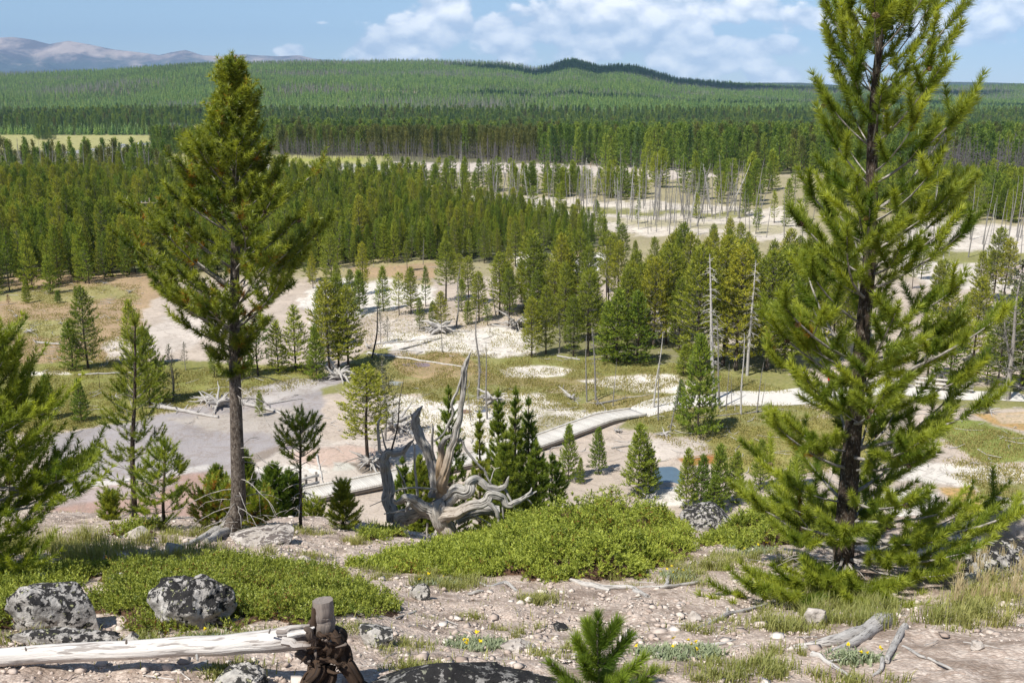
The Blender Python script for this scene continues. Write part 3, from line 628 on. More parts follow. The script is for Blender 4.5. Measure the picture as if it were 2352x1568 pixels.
# ---- the open pine with upswept arms that leaves the frame at the top
b = gp(1937, 1312); y0 = b[1]; dp = depth_of(b)
pth = spline([b - (0, 0, .06)] + [at_y(X, Y, y0 + dy) for X, Y, dy in [(1940, 1230, 0), (1950, 1100, .03), (1963, 950, .05), (1983, 750, .1), (1999, 560, .12), (2004, 330, .15), (2011, 190, .15), (2028, 30, .15), (2036, -60, .15)]], 40)
p = Pine(23, shoot=.235, m=400, nl=.074, nw=.0056, old=.012, sub=.95, lat=.2, var=(.6, 1.1), sides=6, tw=.006, tint=(.0, 1.0), ang=56, tip=34)
f = prof([-60, 0, 50, 150, 230, 380, 480, 600, 750, 830, 950, 1050, 1150, 1230, 1300, 1400], [10, 120, 140, 135, 175, 180, 200, 235, 300, 325, 330, 300, 250, 260, 290, 320], [10, 110, 180, 175, 205, 245, 235, 285, 295, 305, 310, 350, 385, 400, 350, 240], dp, y0, .86)
o2 = b
fl = lambda z, a, s: f(z + o2[2], a, s)
grow(p, sub0(pth, o2),   .082, .05, 23, 5.6, fl, .04, 1.0, .24, .5, bare=.2, tw_sides=14, twigs=34, zt=.03, br=.2, gap=.08)
for (Ys, X, Y, dy, dn) in [(1290, 1650, 1385, -.75, .5), (1295, 1668, 1420, -.8, .6), (1300, 1720, 1350, -.9, .8), (1290, 1800, 1370, -1.1, 1), (1285, 1980, 1395, -1.25, .7), (1285, 2080, 1400, -1.3, .7), (1290, 2060, 1350, -.9, .7), (1275, 2170, 1320, -.9, .7), (1280, 2110, 1440, -1.35, 1.0), (1285, 2010, 1360, -1.0, .7), (1230, 2340, 1180, .1, .8), (1260, 2260, 1270, -.2, 1), (1270, 1900, 1340, -.9, 1.1), (1250, 2300, 1130, .2, .8)]:
    s0 = at_y(1940, Ys, y0) - o2; t0 = at_y(X, Y, y0 + dy) - o2; h = t0 - s0; r = math.hypot(h[0], h[1]); sl = h[2] / r
    p.branch(s0, np.array([h[0] / r, h[1] / r, 0]), r, sl - .35, .35, .012, dn, bare=.35)
finish_pine(p, o2, 'open bright green pine with upswept branches and brown cones, its tip above the picture', M['needle_hero'], M['bark_dark'], M['bark_grey'], cones=48)

# ---- the pine cut by the left edge of the frame
b = gp(-70, 1330); y0 = b[1]; dp = depth_of(b)
pth = spline([b - (0, 0, .05)] + [at_y(X, Y, y0) for X, Y in [(-68, 1200), (-62, 1000), (-58, 850), (-56, 725)]], 24)
p = Pine(31, shoot=.25, m=230, tip=34, nl=.058, nw=.0056, sub=1.5, sides=6, old=.01, tint=(0, .9))
f = prof([720, 780, 850, 900, 960, 1050, 1090, 1140, 1200, 1290, 1330], [10, 90, 110, 140, 190, 200, 240, 240, 220, 160, 120], [10, 75, 105, 125, 190, 190, 255, 250, 185, 110, 80], dp, y0)
o3 = b
grow(p, sub0(pth, o3), .06, .06, 17, 5, lambda z, a, s: f(z + o3[2], a, s), -.02, .9, .2, .35, bare=.18, tw_sides=10, twigs=10, zt=.02, br=.2)
for (X, Y, dy) in [(196, 1080, -.2), (198, 1125, -.3), (170, 1075, .1), (135, 935, 0), (60, 1300, -.5)]:
    s0 = at_y(-63, Y + 40, y0) - o3; t0 = at_y(X, Y, y0 + dy) - o3; h = t0 - s0; r = math.hypot(h[0], h[1]); p.branch(s0, np.array([h[0] / r, h[1] / r, 0]), r, h[2] / r - .3, .3, .012, 1, bare=.3)
finish_pine(p, o3, 'dense green pine reaching in past the picture edge beside the pink mud', M['needle_hero'], M['bark_dark'], M['bark_grey'], cones=14)

# ---- young pine at the bottom, only its upper shoots in view
b = gp(1372, 1600); p = Pine(41, shoot=.16, m=900, nl=.066, nw=.004, tint=(.1, 1), ang=48, tip=26); y0 = b[1]
top = at_y(1373, 1425, y0) - b; V, F, wd = tube(spline([(0, 0, -.03), top * .5, top], 8), np.linspace(.012, .006, 8), 6); p.wood.add(V, F, 0, True, wood=wd)
p.shoot(top * .35, unit(top), unit(top), np.linalg.norm(top) * .68)
for X, Y, Xb, Yb, dy in [(1415, 1433, 1376, 1492, .02), (1350, 1436, 1369, 1490, .04), (1324, 1470, 1366, 1530, -.05), (1444, 1463, 1380, 1530, .03), (1476, 1512, 1385, 1572, -.03), (1264, 1523, 1355, 1588, -.05), (1497, 1546, 1395, 1605, -.08), (1340, 1520, 1368, 1560, -.12), (1400, 1530, 1374, 1565, .1), (1300, 1570, 1360, 1605, -.12), (1430, 1560, 1380, 1600, -.14)]:
    a = at_y(Xb, Yb, y0) - b; c = at_y(X, Y, y0 + dy) - b; d = c - a; l = np.linalg.norm(d); d0 = unit(d - np.array([0, 0, .25 * l])); p.shoot(a, d0, unit(2 * d / l - d0), l)
    V, F, wd = tube([a, (a + c) / 2, c], [.005, .004, .003], 5); p.wood.add(V, F, 1, True, wood=wd)
finish_pine(p, b, 'small young pine with thick dark green shoots at the bottom of the gravel slope', M['needle_young'], M['bark'], M['bark'])

# ---- pines along the brow and on the hidden slope: (base X, top Y, base Y or None, distance y, width in photo units, bare fraction, label, options)
def slope_pine(seed, X, Yt, Yb, y, Wd, z0, label, mat='needle_slope', nwh=16, per=6, gap=0.0, Xt=None, twigs=4, e=(0.05, .9), sub=.95, m=80, shape=(0, .12, .35, .6, .8, 1), bark='bark_dark', group=None, old=0.0, dens=1.0):
    if Yb is not None: b = gpn(X, Yb)
    else: q = at_y(X, Yt, y); b = np.array([q[0], y, float(H(q[0], y))])
    top = np.array([at_y(Xt or X, Yt, b[1])[0], b[1], top_z(b, Yt)]); h = top[2] - b[2]; dp = depth_of(top); u = PX / 1000 * dp * Wd
    p = Pine(seed, shoot=max(.12, min(.24, u * .38)), m=m, nl=max(.05, dp * .0036), nw=max(.005, dp * .00062), sub=sub, sides=4, tint=(0, .9), twig=u * 1.1, tw=.005, old=old, ang=54)
    pth = spline([(0, 0, -.05), (top - b) * .33 + p.rng.normal(0, .012 * h, 3) * (1, 1, 0), (top - b) * .66, top - b], 12)
    sh = np.array(shape)
    zc = z0 * h; vis = (h - zc) if Yb is not None else min(h - zc, PX / 1000 * dp * (1130 - Yt) * 1.1)
    if Yb is None: nwh = int(nwh * max(1, (h - zc) / vis * .7))
    def rf(z, a, s): return u * (.08 + .92 * np.interp((h - z) / max(vis, .1), np.linspace(0, 1, 6), sh)) * (1 if z > zc - .01 else .3)
    grow(p, pth, max(.012, h * .0115), z0, nwh, per, rf, e[0], e[1], .15, .3, bare=.25, tw_sides=7, twigs=twigs, zt=.05, gap=gap, br=.2, dens=dens)
    return finish_pine(p, b, label, M[mat], M[bark], M['bark_grey'] if twigs > 6 else M['bark_dark'], group)
SLOPE = [
    (310, 738, 1190, 0, 78, .06, 'tall thin pine with sparse tufted branches in front of the grey mud', dict(mat='needle_yellow', nwh=17, per=4, gap=.12, twigs=16, shape=(0, .25, .55, .85, 1, .9))),
    (378, 1024, 1213, 0, 66, .10, 'short open pine beside the tall thin one on the brow', dict(mat='needle_hero', nwh=9, per=4, twigs=8, shape=(0, .35, .7, .9, 1, .9))),
    (252, 1143, 1193, 0, 20, .05, 'knee high dark pine seedling on the rim above the pink mud', dict(nwh=6, twigs=2)),
    (497, 1078, None, 15.2, 24, .05, 'small dark pine just to the left of the bare curved stem', dict(nwh=9)),
    (562, 1042, None, 15.6, 27, .05, 'slim dark pine half hidden by the bare curved stem', dict(nwh=11)),
    (625, 1074, None, 14.6, 30, .05, 'bushy dark young pine right of the curved stem', dict(nwh=9)),
    (664, 1090, None, 15.0, 24, .05, 'shorter dark young pine touching the sparse pine', dict(nwh=9)),
    (690, 976, 1213, 0, 50, .62, 'sparse little pine with a tufted top and bare twiggy stem', dict(nwh=6, per=5, twigs=26, shape=(.2, .7, 1, 1, 1, .8))),
    (720, 1160, None, 14.3, 22, .05, 'low dark pine in the twigs under the sparse pine', dict(nwh=7)),
    (787, 1118, 1214, 0, 42, .03, 'small conical pine alone on the brow by the boardwalk', dict(nwh=9)),
    (1030, 898, None, 23.0, 44, .1, 'dark pine standing right behind the upright dead root', dict(nwh=15, per=6)),
    (1101, 952, None, 24.5, 24, .1, 'thin pine with an open lower stem right of the dead root', dict(nwh=12, per=4, twigs=8)),
    (1144, 903, None, 26.0, 36, .1, 'pine with a forked looking top left in the row of four above the juniper', dict(nwh=16)),
    (1184, 898, None, 25.0, 32, .1, 'tallest and slimmest pine in the row above the juniper', dict(nwh=16)),
    (1214, 922, None, 25.5, 38, .1, 'pine leaning right at the end of the row above the juniper', dict(nwh=15)),
    (1162, 1000, None, 23.0, 40, .1, 'bushy lower pine filling the middle of the row above the juniper', dict(nwh=11)),
    (1232, 1020, None, 23.5, 32, .1, 'low pine under the right end of the row above the juniper', dict(nwh=9)),
    (965, 1052, None, 22.0, 28, .1, 'small pine seen between the uprights of the dead root', dict(nwh=10)),
    (925, 1058, None, 22.5, 18, .1, 'thin pine top just left of the white upright of the dead root', dict(nwh=8, per=4)),
    (1268, 1050, None, 27.0, 34, .05, 'low ragged pine between the row of pines and the boardwalk end', dict(nwh=7, gap=.2)),
]
for i, (X, Yt, Yb, y, wd, z0, lab, op) in enumerate(SLOPE): slope_pine(100 + i, X, Yt, Yb, y, wd, z0, lab, **op)
# ------------------------------------------------------------------ forest trees: a handful of grown trees, copied
PROTO = {}
def proto(kind, k, seed, h, wr, z0, nwh, per, mat, e=(.05, .95), m=11, nl=.17, nw=.075, shoot=.36, sub=.95, shape=(0, .3, .55, .8, 1, .85), gap=.0, twigs=0, bare=.25, bark='bark_dark', wood=1, tr=.0105, sides=6):
    p = Pine(seed, shoot=shoot, m=m, nl=nl, nw=nw, sub=sub, sides=3, tw=.012, tint=(0, .95), ang=58, tip=34, wood=wood, twig=1.6)
    pth = spline([(0, 0, -.1), p.rng.normal(0, .01 * h, 3) * (1, 1, 0) + (0, 0, h * .4), p.rng.normal(0, .012 * h, 3) * (1, 1, 0) + (0, 0, h * .72), (0, 0, h - shoot * .6)], 10)
    zc = z0 * h; sh = np.array(shape); wob = p.rng.normal(0, .16, 8)
    def rf(z, a, s): return wr * h * (.05 + .95 * np.interp((h - z) / (h - zc), np.linspace(0, 1, 6), sh)) * (1 + wob[int(a % 6.28 * 1.25) % 8]) * (1 if z > zc - .01 else .35)
    grow(p, pth, h * tr, z0, nwh, per, rf, e[0], e[1], .12, .25, bare=bare, tw_sides=sides, twigs=twigs, zt=.08, gap=gap, br=.2)
    tm = p.wood.mesh('trunk', [M[bark], M['bark_grey'] if twigs else M[bark]]); cm = p.crown_mesh('crown', M[mat])
    PROTO.setdefault(kind, []).append((tm, cm, h))
for i in range(4): proto('young', i, 300 + i, 7.0, .195, .03, 20, 6, 'needle_mid')
for i in range(3): proto('young', i, 390 + i, 7.0, [.13, .25, .17][i], [.12, .02, .2][i], [17, 18, 15][i], [5, 6, 4.5][i], 'needle_mid', gap=[.15, .08, .25][i], shape=[(0, .3, .6, .85, 1, .7), (0, .2, .45, .7, .95, 1), (0, .5, .8, 1, .9, .5)][i], twigs=[4, 0, 8][i])
for i in range(3): proto('grove', i, 310 + i, 9.0, .165, .10, 23, 6, 'needle_yel_mid', shape=(0, .4, .7, .95, 1, .7), twigs=8)
for i in range(2): proto('tall', i, 320 + i, 10.0, .145, .22, 22, 5.5, 'needle_yel_mid', shape=(0, .45, .75, 1, 1, .6), twigs=14, gap=.1)
for i in range(2): proto('conic', i, 330 + i, 5.0, .27, .02, 18, 7, 'needle_young', shape=(0, .25, .5, .75, .95, 1), shoot=.28, nl=.13, nw=.05, m=16)
for i in range(2): proto('thin', i, 340 + i, 7.5, .11, .18, 15, 4, 'needle_grey', gap=.25, twigs=14, bark='bark_grey', m=8, sub=.7)
for i in range(1): proto('red', i, 350, 2.0, .22, .05, 9, 5, 'needle_red', shoot=.2, nl=.09, nw=.02)
for i in range(3): proto('low', i, 360 + i, 12.0, .13, .06, 13, 4.5, 'needle_far', shoot=1.0, m=9, nl=.45, nw=.26, sub=.8, sides=4, wood=0)
for i in range(3): proto('lowdark', i, 370 + i, 14.0, .12, .05, 13, 5, 'needle_far_dark', shoot=1.1, m=9, nl=.5, nw=.28, sub=.8, sides=4, wood=0)
for i in range(2): proto('lowolive', i, 380 + i, 11.0, .13, .12, 12, 4.5, 'needle_far_olive', shoot=.95, m=8, nl=.42, nw=.22, sub=.75, sides=4, wood=0)
PR = random.Random(77)
SRC = {}
def put_tree(kind, loc, h, wf=1.0, label=None, group=None, k=None, rz=None, name='pine_tree', cat='pine tree', lean=(0, 0)):
    L = PROTO[kind]; k = PR.randrange(len(L)) if k is None else k % len(L); tm, cm, hp = L[k]; s = h / hp
    e = empty(name, loc, label, cat, group, PR.random() * 6.28 if rz is None else rz); e.scale = (s * wf, s * wf, s); e.rotation_euler[0] = lean[0]; e.rotation_euler[1] = lean[1]
    a = link('trunk', tm, e); b = link('crown', cm, e); SRC.setdefault((kind, k), (a, b)); return e
def tree_px(kind, X, Yb, Yt, wf, label, group=None, **k):
    b = gp(X, Yb); return put_tree(kind, b, max(.6, top_z(b, Yt) - b[2]), wf, label, group, **k)
G1 = 'pines round the tan meadow'; G2 = 'pines of the central grove'; G3 = 'pines by the white flats'; G4 = 'pines at the edge of the marsh'
NAMED = [
    ('grove', 203, 846, 656, 1.1, 'taller pine of the pair standing in the tan meadow, open to its trunk', None), ('young', 167, 849, 736, 1.35, 'shorter dark dense pine of the pair standing in the tan meadow', None),
    ('young', 308, 845, 688, 1.05, 'pine at the meadow edge just behind the tall thin brow pine', None), ('conic', 345, 928, 750, .95, 'broad dense pine beside the fallen trunks at the grey mud edge', None),
    ('conic', 113, 962, 859, .85, 'narrow pine in the green turf close to the leafy pine at the picture edge', None), ('conic', 187, 966, 869, .85, 'small conical pine alone in the green turf with a dark shadow', None),
    ('conic', 597, 955, 896, .75, 'little bright green pine on the grey mud by the long fallen trunk', None), ('conic', 63, 696, 640, .8, 'small round pine at the forest end of the tan meadow', None),
    ('conic', 133, 696, 667, 1.2, 'low spreading pine seedling in the tan meadow', None), ('red', 20, 699, 676, 1.1, 'small dead pine with red needles in the tan meadow', None),
    ('young', 22, 668, 560, 1, 'pine at the front of the dense forest, above the red dead seedling', None), ('young', 205, 652, 556, 1.25, 'broad pine standing forward of the dense forest behind the tan meadow', None),
    ('young', 117, 674, 585, 1.2, 'pine jutting from the dense forest into the tan meadow', None), ('thin', 398, 919, 790, 1, 'nearly dead dark stemmed pine beside the broad dense pine', None),
    ('thin', 427, 850, 785, 1.1, 'thin grey pine seen just left of the bare curved stem', None), ('grove', 493, 866, 795, 1.3, 'pine with a dark stem seen left of the curved stem, below its crown', None),
    ('young', 593, 862, 718, 1.35, 'dark pine directly right of the curved stem', None), ('young', 560, 866, 740, 1.2, 'dark pine half behind the curved stem', None), ('young', 680, 850, 700, 1.25, 'wide dark pine between the curved stem and the white flat', None),
    ('conic', 727, 872, 749, .75, 'slender pine at the tip of the grey mud', None), ('young', 640, 856, 735, 1.2, 'shaded pine in the clump right of the curved stem', None),
    ('grove', 800, 846, 655, 1.25, 'big dark pine with shaded foot beside the charred pole', None), ('grove', 757, 850, 640, 1.1, 'tall pine left of the big dark pine by the charred pole', None), ('grove', 778, 842, 628, .95, 'taller pine tip rising behind the big dark pine', None), ('young', 740, 800, 660, 1, 'pine behind the clump next to the white flat', None),
    ('young', 881, 714, 611, 1.1, 'pine first in the row above the white flat', G3), ('young', 917, 724, 626, 1.05, 'yellowish pine second in the row above the white flat', None), ('grove', 944, 721, 612, 1.05, 'brownish pine in the middle of the row above the white flat', None), ('young', 978, 704, 610, .95, 'narrow pine at the end of the row above the white flat', None), ('conic', 826, 715, 620, .9, 'pine left of the row above the white flat', None),
    ('tall', 1024, 692, 552, 1.35, 'tall pine with a dark stem in the middle of the sinter', None), ('tall', 1077, 702, 588, 1.3, 'pine with tiered branches right of the tall dark stemmed pine', None), ('grove', 1100, 737, 622, 1.2, 'pine in front of the clump over the brushwood', None), ('grove', 1147, 722, 578, 1.35, 'thick tall pine above the brushwood at the grove gap', None), ('grove', 1165, 712, 600, 1.2, 'pine shaded by the thick tall pine at the grove gap', None), ('young', 1060, 715, 640, 1, 'low pine between the tiered pine and the dead leaning stem', None),
    ('thin', 874, 788, 706, 1.1, 'thin see-through pine left of two on the white flat', None), ('thin', 891, 787, 726, 1.1, 'thin see-through pine right of two on the white flat', None), ('grove', 964, 757, 682, .95, 'small open pine left on the dead brush island', None), ('grove', 1014, 758, 668, 1.3, 'round open pine on the dead brush island', None), ('grove', 995, 757, 690, 1.1, 'squat olive pine on the dead brush island', None), ('young', 1075, 745, 690, 1.2, 'low pine hugging the fallen brush under the clump', None), ('young', 1120, 748, 700, 1.3, 'low bushy pine at the foot of the clump over the brushwood', None),
    ('grove', 1221, 820, 680, 1.05, 'first pine at the left front of the central grove', None), ('grove', 1254, 813, 655, 1.0, 'slim pine second along the front of the central grove', None), ('thin', 1284, 811, 715, 1.4, 'grey half dead pine in the front of the central grove', None), ('grove', 1317, 818, 676, 1.1, 'yellow green pine right of the grey half dead one', None), ('tall', 1351, 818, 618, 1.15, 'tall pine with a long dark stem in the grove front', None), ('young', 1394, 830, 690, 1.25, 'dense low branched pine in the grove front', None), ('young', 1417, 834, 664, 1.3, 'broad pine with skirts on the ground in the grove front', None), ('young', 1461, 836, 668, 1.35, 'broadest dark pine of the grove front by the marsh', None), ('grove', 1440, 800, 610, 1.1, 'pine rising behind the two broad pines of the grove', None),
    ('tall', 1394, 672, 530, 1.5, 'dark tall pine right of the white path beyond the grove', None), ('grove', 1304, 712, 565, 1.3, 'tall pine left of the white path beyond the grove', None), ('grove', 1251, 690, 580, 1.3, 'pine of the back row left of the white path', G2), ('grove', 1197, 695, 598, 1.2, 'pine at the gap above the brushwood', G2), ('grove', 1275, 745, 600, 1.3, 'leafy pine in the second row of the grove', G2), ('grove', 1235, 750, 620, 1.25, 'olive pine in the second row of the grove', G2),
    ('grove', 1500, 800, 590, 1.1, 'pine left of the open gap in the grove', G2), ('tall', 1530, 790, 560, 1.2, 'tall pine over the open gap in the grove', G2), ('grove', 1560, 810, 640, 1.1, 'pine right of the open gap in the grove', G2), ('conic', 1570, 862, 790, 1.2, 'low bush like pine at the foot of the grove by the white branched snag', None),
    ('conic', 1601, 997, 768, .8, 'dense pine standing in front of the grove beside the gravel path', None), ('conic', 1560, 960, 870, .7, 'small pine against the dense pine by the gravel path', None), ('grove', 1600, 850, 560, 1.1, 'tall pine behind the white branched snag', G2), ('tall', 1660, 840, 540, 1.2, 'tall pine between the two white branched snags', G2), ('grove', 1690, 850, 560, 1.2, 'pine left of the second white branched snag', G2), ('grove', 1760, 850, 575, 1.2, 'pine right of the second white branched snag', G2), ('grove', 1800, 845, 560, 1.2, 'pine beside the open bright green pine, in the far grove', G2),
    ('thin', 2311, 918, 600, 1.5, 'tall grey lichened pine near the right edge by the railing', None), ('young', 2345, 892, 640, 1.2, 'green pine cut by the right edge of the picture', None), ('young', 2240, 760, 680, .9, 'young pine on the sinter beyond the open pine', None), ('young', 2215, 765, 672, .9, 'pale young pine beside the railing flats', None), ('young', 2180, 880, 720, 1.2, 'pine behind the right arm of the open pine', None), ('young', 2265, 880, 760, 1.2, 'short pine left of the grey lichened pine', None), ('young', 2290, 890, 700, 1.1, 'pine tucked behind the grey lichened pine', None), ('young', 2130, 870, 690, 1.1, 'pine showing through the open pine near the railing', None),
    ('conic', 1305, 1102, 974, .72, 'open young pine in front of the boardwalk end', None), ('conic', 1375, 1087, 980, .78, 'bright conical young pine on the sinter by the white root', None), ('conic', 1465, 1137, 972, .95, 'biggest young pine on the sinter near the blue pool', None), ('conic', 1492, 1130, 1030, 1.1, 'smaller pine leaning on the biggest young pine by the blue pool', None), ('conic', 1575, 1168, 1028, .75, 'young pine at the right bank of the blue pool', None), ('conic', 1610, 1172, 1042, .75, 'second young pine right of the blue pool', None), ('conic', 1648, 1165, 1018, .8, 'third young pine right of the blue pool, tallest there', None), ('conic', 1690, 1155, 1035, .8, 'young pine fourth from the blue pool', None), ('conic', 1745, 1125, 1008, .8, 'young pine behind the left arm of the open pine', None), ('conic', 1640, 1180, 1090, 1.1, 'low pine bush at the foot of the pool side pines', None), ('conic', 1830, 1120, 1015, .8, 'young pine just left of the open pine stem', None), ('conic', 1250, 1105, 1060, .8, 'tiny pine by the boardwalk end', None), ('conic', 1333, 1110, 1050, .7, 'tiny pine under the open young pine', None),
    ('tall', 845, 1066, 838, 1.75, 'grey green shaggy pine on the sinter over the dead branches', None), ('thin', 884, 1012, 818, 1.4, 'thin feathery pine beside the grey green shaggy one', None),
    ('conic', 575, 850, 815, 1.3, 'seedling at the turf edge right of the curved stem', None),
]
for (kd, X, Yb, Yt, wf, lab, grp) in NAMED: tree_px(kd, X, Yb, Yt, wf, lab, grp)
for (kd, X, Yb, Yt, wf, lab, grp) in [
    ('young', 2050, 440, 395, 1, 'young pine in the distant green stand right of the open pine', 'distant single pines'), ('tall', 1504, 412, 352, 1.6, 'dark crowned big pine beside the far utility pole', None)]: tree_px(kd, X, Yb, Yt, wf, lab, grp)

# ---- scattered stands
def in_poly(px, py, poly): return poly_sd(np.asarray(px, float), np.asarray(py, float), poly, 1.0) > 0
def world_poly(poly):
    q = np.array([gp(X, Y)[:2] for X, Y in poly]); return q.min(0), q.max(0)
def sample(poly, spacing, seed, thin=1.0):
    """jittered points on the ground whose place in the photo lies in the polygon"""
    rng = np.random.default_rng(seed); lo, hi = world_poly(poly); xs = np.arange(lo[0] - spacing, hi[0] + spacing, spacing); ys = np.arange(lo[1] - spacing, hi[1] + spacing, spacing)
    X, Y = [q.ravel() for q in np.meshgrid(xs, ys)]; X = X + rng.uniform(-.48, .48, len(X)) * spacing; Y = Y + rng.uniform(-.48, .48, len(Y)) * spacing
    Z = H(X, Y); px, py = proj(np.stack([X, Y, Z], 1)); k = in_poly(px, py, poly) & (rng.random(len(X)) < thin)
    return np.stack([X, Y, Z], 1)[k]
def scatter(name, pts, sc, idx, sources, seed=0):
    """one object of geometry-node instances; sources: list of (object, object or None)"""
    n = len(pts); me = bpy.data.meshes.new(name); me.vertices.add(n); me.vertices.foreach_set('co', np.asarray(pts, np.float32).ravel())
    me.attributes.new('scl', 'FLOAT_VECTOR', 'POINT').data.foreach_set('vector', np.asarray(sc, np.float32).ravel())
    rng = np.random.default_rng(seed); rot = np.stack([rng.normal(0, .04, n), rng.normal(0, .04, n), rng.random(n) * 6.283], 1)
    me.attributes.new('rot', 'FLOAT_VECTOR', 'POINT').data.foreach_set('vector', rot.astype(np.float32).ravel())
    me.attributes.new('pick', 'INT', 'POINT').data.foreach_set('value', np.asarray(idx, np.int32))
    o = link(name, me); g = bpy.data.node_groups.new(name, 'GeometryNodeTree'); g.is_modifier = True
    g.interface.new_socket('Geometry', in_out='INPUT', socket_type='NodeSocketGeometry'); g.interface.new_socket('Geometry', in_out='OUTPUT', socket_type='NodeSocketGeometry')
    N = g.nodes; Lk = g.links; gi = N.new('NodeGroupInput'); go = N.new('NodeGroupOutput'); jn = N.new('GeometryNodeJoinGeometry')
    for pair in reversed(sources):
        j2 = N.new('GeometryNodeJoinGeometry')
        for ob in pair:
            if ob is None: continue
            oi = N.new('GeometryNodeObjectInfo'); oi.inputs['Object'].default_value = ob; Lk.new(oi.outputs['Geometry'], j2.inputs[0])
        ti = N.new('GeometryNodeGeometryToInstance'); Lk.new(j2.outputs[0], ti.inputs[0]); Lk.new(ti.outputs[0], jn.inputs[0])
    ip = N.new('GeometryNodeInstanceOnPoints'); Lk.new(gi.outputs[0], ip.inputs['Points']); Lk.new(jn.outputs[0], ip.inputs['Instance']); ip.inputs['Pick Instance'].default_value = True
    for nm, ty, sk in (('pick', 'INT', 'Instance Index'), ('rot', 'FLOAT_VECTOR', 'Rotation'), ('scl', 'FLOAT_VECTOR', 'Scale')):
        na = N.new('GeometryNodeInputNamedAttribute'); na.data_type = ty; na.inputs[0].default_value = nm; Lk.new(na.outputs[0], ip.inputs[sk])
    Lk.new(ip.outputs[0], go.inputs[0]); md = o.modifiers.new('scatter', 'NODES'); md.node_group = g
    return tag(o, kind='stuff')
def srcs(kinds):
    L = []
    for kd in kinds:
        for k in range(len(PROTO[kd])):
            if (kd, k) not in SRC: raise RuntimeError('no placed source for ' + kd)
            L.append(SRC[(kd, k)])
    return L
rg = np.random.default_rng(5)
YOUNG = [([(-420, 690), (0, 676), (120, 660), (205, 650), (300, 640), (380, 632), (620, 628), (750, 622), (870, 606), (1000, 600), (1110, 608), (1200, 588), (1370, 572), (1420, 556), (1300, 524), (1180, 498), (1000, 478), (900, 452), (700, 446), (400, 440), (100, 440), (-420, 450)], 1.75, (4.6, 7.6))]
pts = []
for poly, spc, hr in YOUNG:
    q = sample(poly, spc, 1, .9); q = q[fbm(q[:, 0] / 9, q[:, 1] / 14, None, 91, 3) > -.75]; hh = hr[0] * .62 + (hr[1] - hr[0] * .62) * rg.beta(2.2, 1.4, len(q)) * (1 + .12 * fbm(q[:, 0] / 12, q[:, 1] / 12, None, 8, 2)); hh = hh * np.interp(proj(q)[0], [700, 900, 1150, 1400], [1, .92, .72, .66]); pts.append(np.c_[q, hh])
grove = []
for poly, spc, hr, th in [([(1205, 705), (1330, 690), (1420, 690), (1560, 690), (1800, 690), (1960, 700), (1960, 838), (1700, 845), (1540, 812), (1420, 800), (1215, 790)], 3.0, (7, 9.5), .62), ([(2060, 700), (2352, 690), (2600, 700), (2600, 880), (2100, 870)], 4.0, (6, 8.5), .5), ([(1380, 590), (1700, 600), (1850, 640), (1830, 690), (1420, 680)], 3.8, (4, 6.8), .45), ([(840, 600), (1200, 592), (1360, 640), (1340, 700), (1180, 690), (1010, 655), (850, 660)], 5.5, (3, 7), .42), ([(1100, 640), (1230, 640), (1230, 760), (1080, 760)], 4, (3, 6.5), .35), ([(640, 640), (860, 640), (850, 720), (700, 760)], 4.5, (3, 7), .4), ([(2060, 600), (2352, 640), (2352, 700), (2060, 690)], 5, (3, 6), .3)]:
    q = sample(poly, spc, 3, th); grove.append(np.c_[q, rg.uniform(*hr, len(q))])
grove = np.concatenate(grove); young = np.concatenate(pts)
def far_from(q, ids, r):
    P = np.array([(o.location.x, o.location.y) for o in ids]); return np.array([np.min(np.hypot(P[:, 0] - a[0], P[:, 1] - a[1])) > r for a in q])
named = [o for o in COL.objects if o.name.startswith('pine_tree') and o.location.y > 40]
grove = grove[far_from(grove, named, 1.6)]; young = young[far_from(young, named, 1.5)]
used = len([o for o in COL.objects if o.name.startswith('pine_tree')])
for a in grove: put_tree('tall' if PR.random() < .3 else 'grove', a[:3], a[3], PR.uniform(.8, 1.2), 'olive green pine of the mixed grove behind the marsh', 'pines of the mixed grove')
used += len(grove)
young = young[np.argsort(young[:, 1])]; near = young[(young[:, 1] < 400)][:max(20, 299 - used)]; rest = young[len(near):]
for a in near: put_tree('young', a[:3], a[3], PR.uniform(.62, .95), 'young green pine in the front rows of the dense forest behind the tan meadow', 'pines of the dense forest edge')
print('pines', used, 'front rows', len(near), 'forest', len(rest))
def sc3(h, hp, w): return np.stack([h / hp * w, h / hp * w, h / hp], 1)
n = len(rest); hp = 7.0; scatter('young_pine_forest', rest[:, :3], sc3(rest[:, 3], hp, rg.uniform(.55, .9, n)), np.where(rg.random(n) < .8, rg.integers(0, 7, n), rg.integers(7, 10, n)), srcs(['young', 'grove']), 1)
# stands beyond the flats
stand = []
for poly, spc, hr, th in [([(640, 440), (900, 446), (1180, 450), (1360, 456), (1480, 462), (1480, 444), (1250, 436), (900, 428), (640, 426)], 3.0, (5, 8), .8), ([(1480, 402), (1860, 440), (1860, 480), (1650, 470), (1480, 425)], 6.0, (6, 11), .5), ([(1500, 470), (1860, 490), (1860, 550), (1650, 535)], 6.5, (3.5, 7.5), .4), ([(960, 462), (1480, 470), (1480, 540), (1190, 495)], 9, (3, 6), .35), ([(1900, 430), (2352, 440), (2700, 460), (2700, 520), (2352, 516), (2080, 495), (1900, 478)], 2.6, (5, 8), .9)]:
    q = sample(poly, spc, 6, th); stand.append(np.c_[q, rg.uniform(*hr, len(q))])
stand = np.concatenate(stand); n = len(stand); scatter('pine_stand_by_the_flats', stand[:, :3], sc3(stand[:, 3], 7.0, rg.uniform(.9, 1.25, n)), rg.integers(0, 7, n), srcs(['young']), 2)

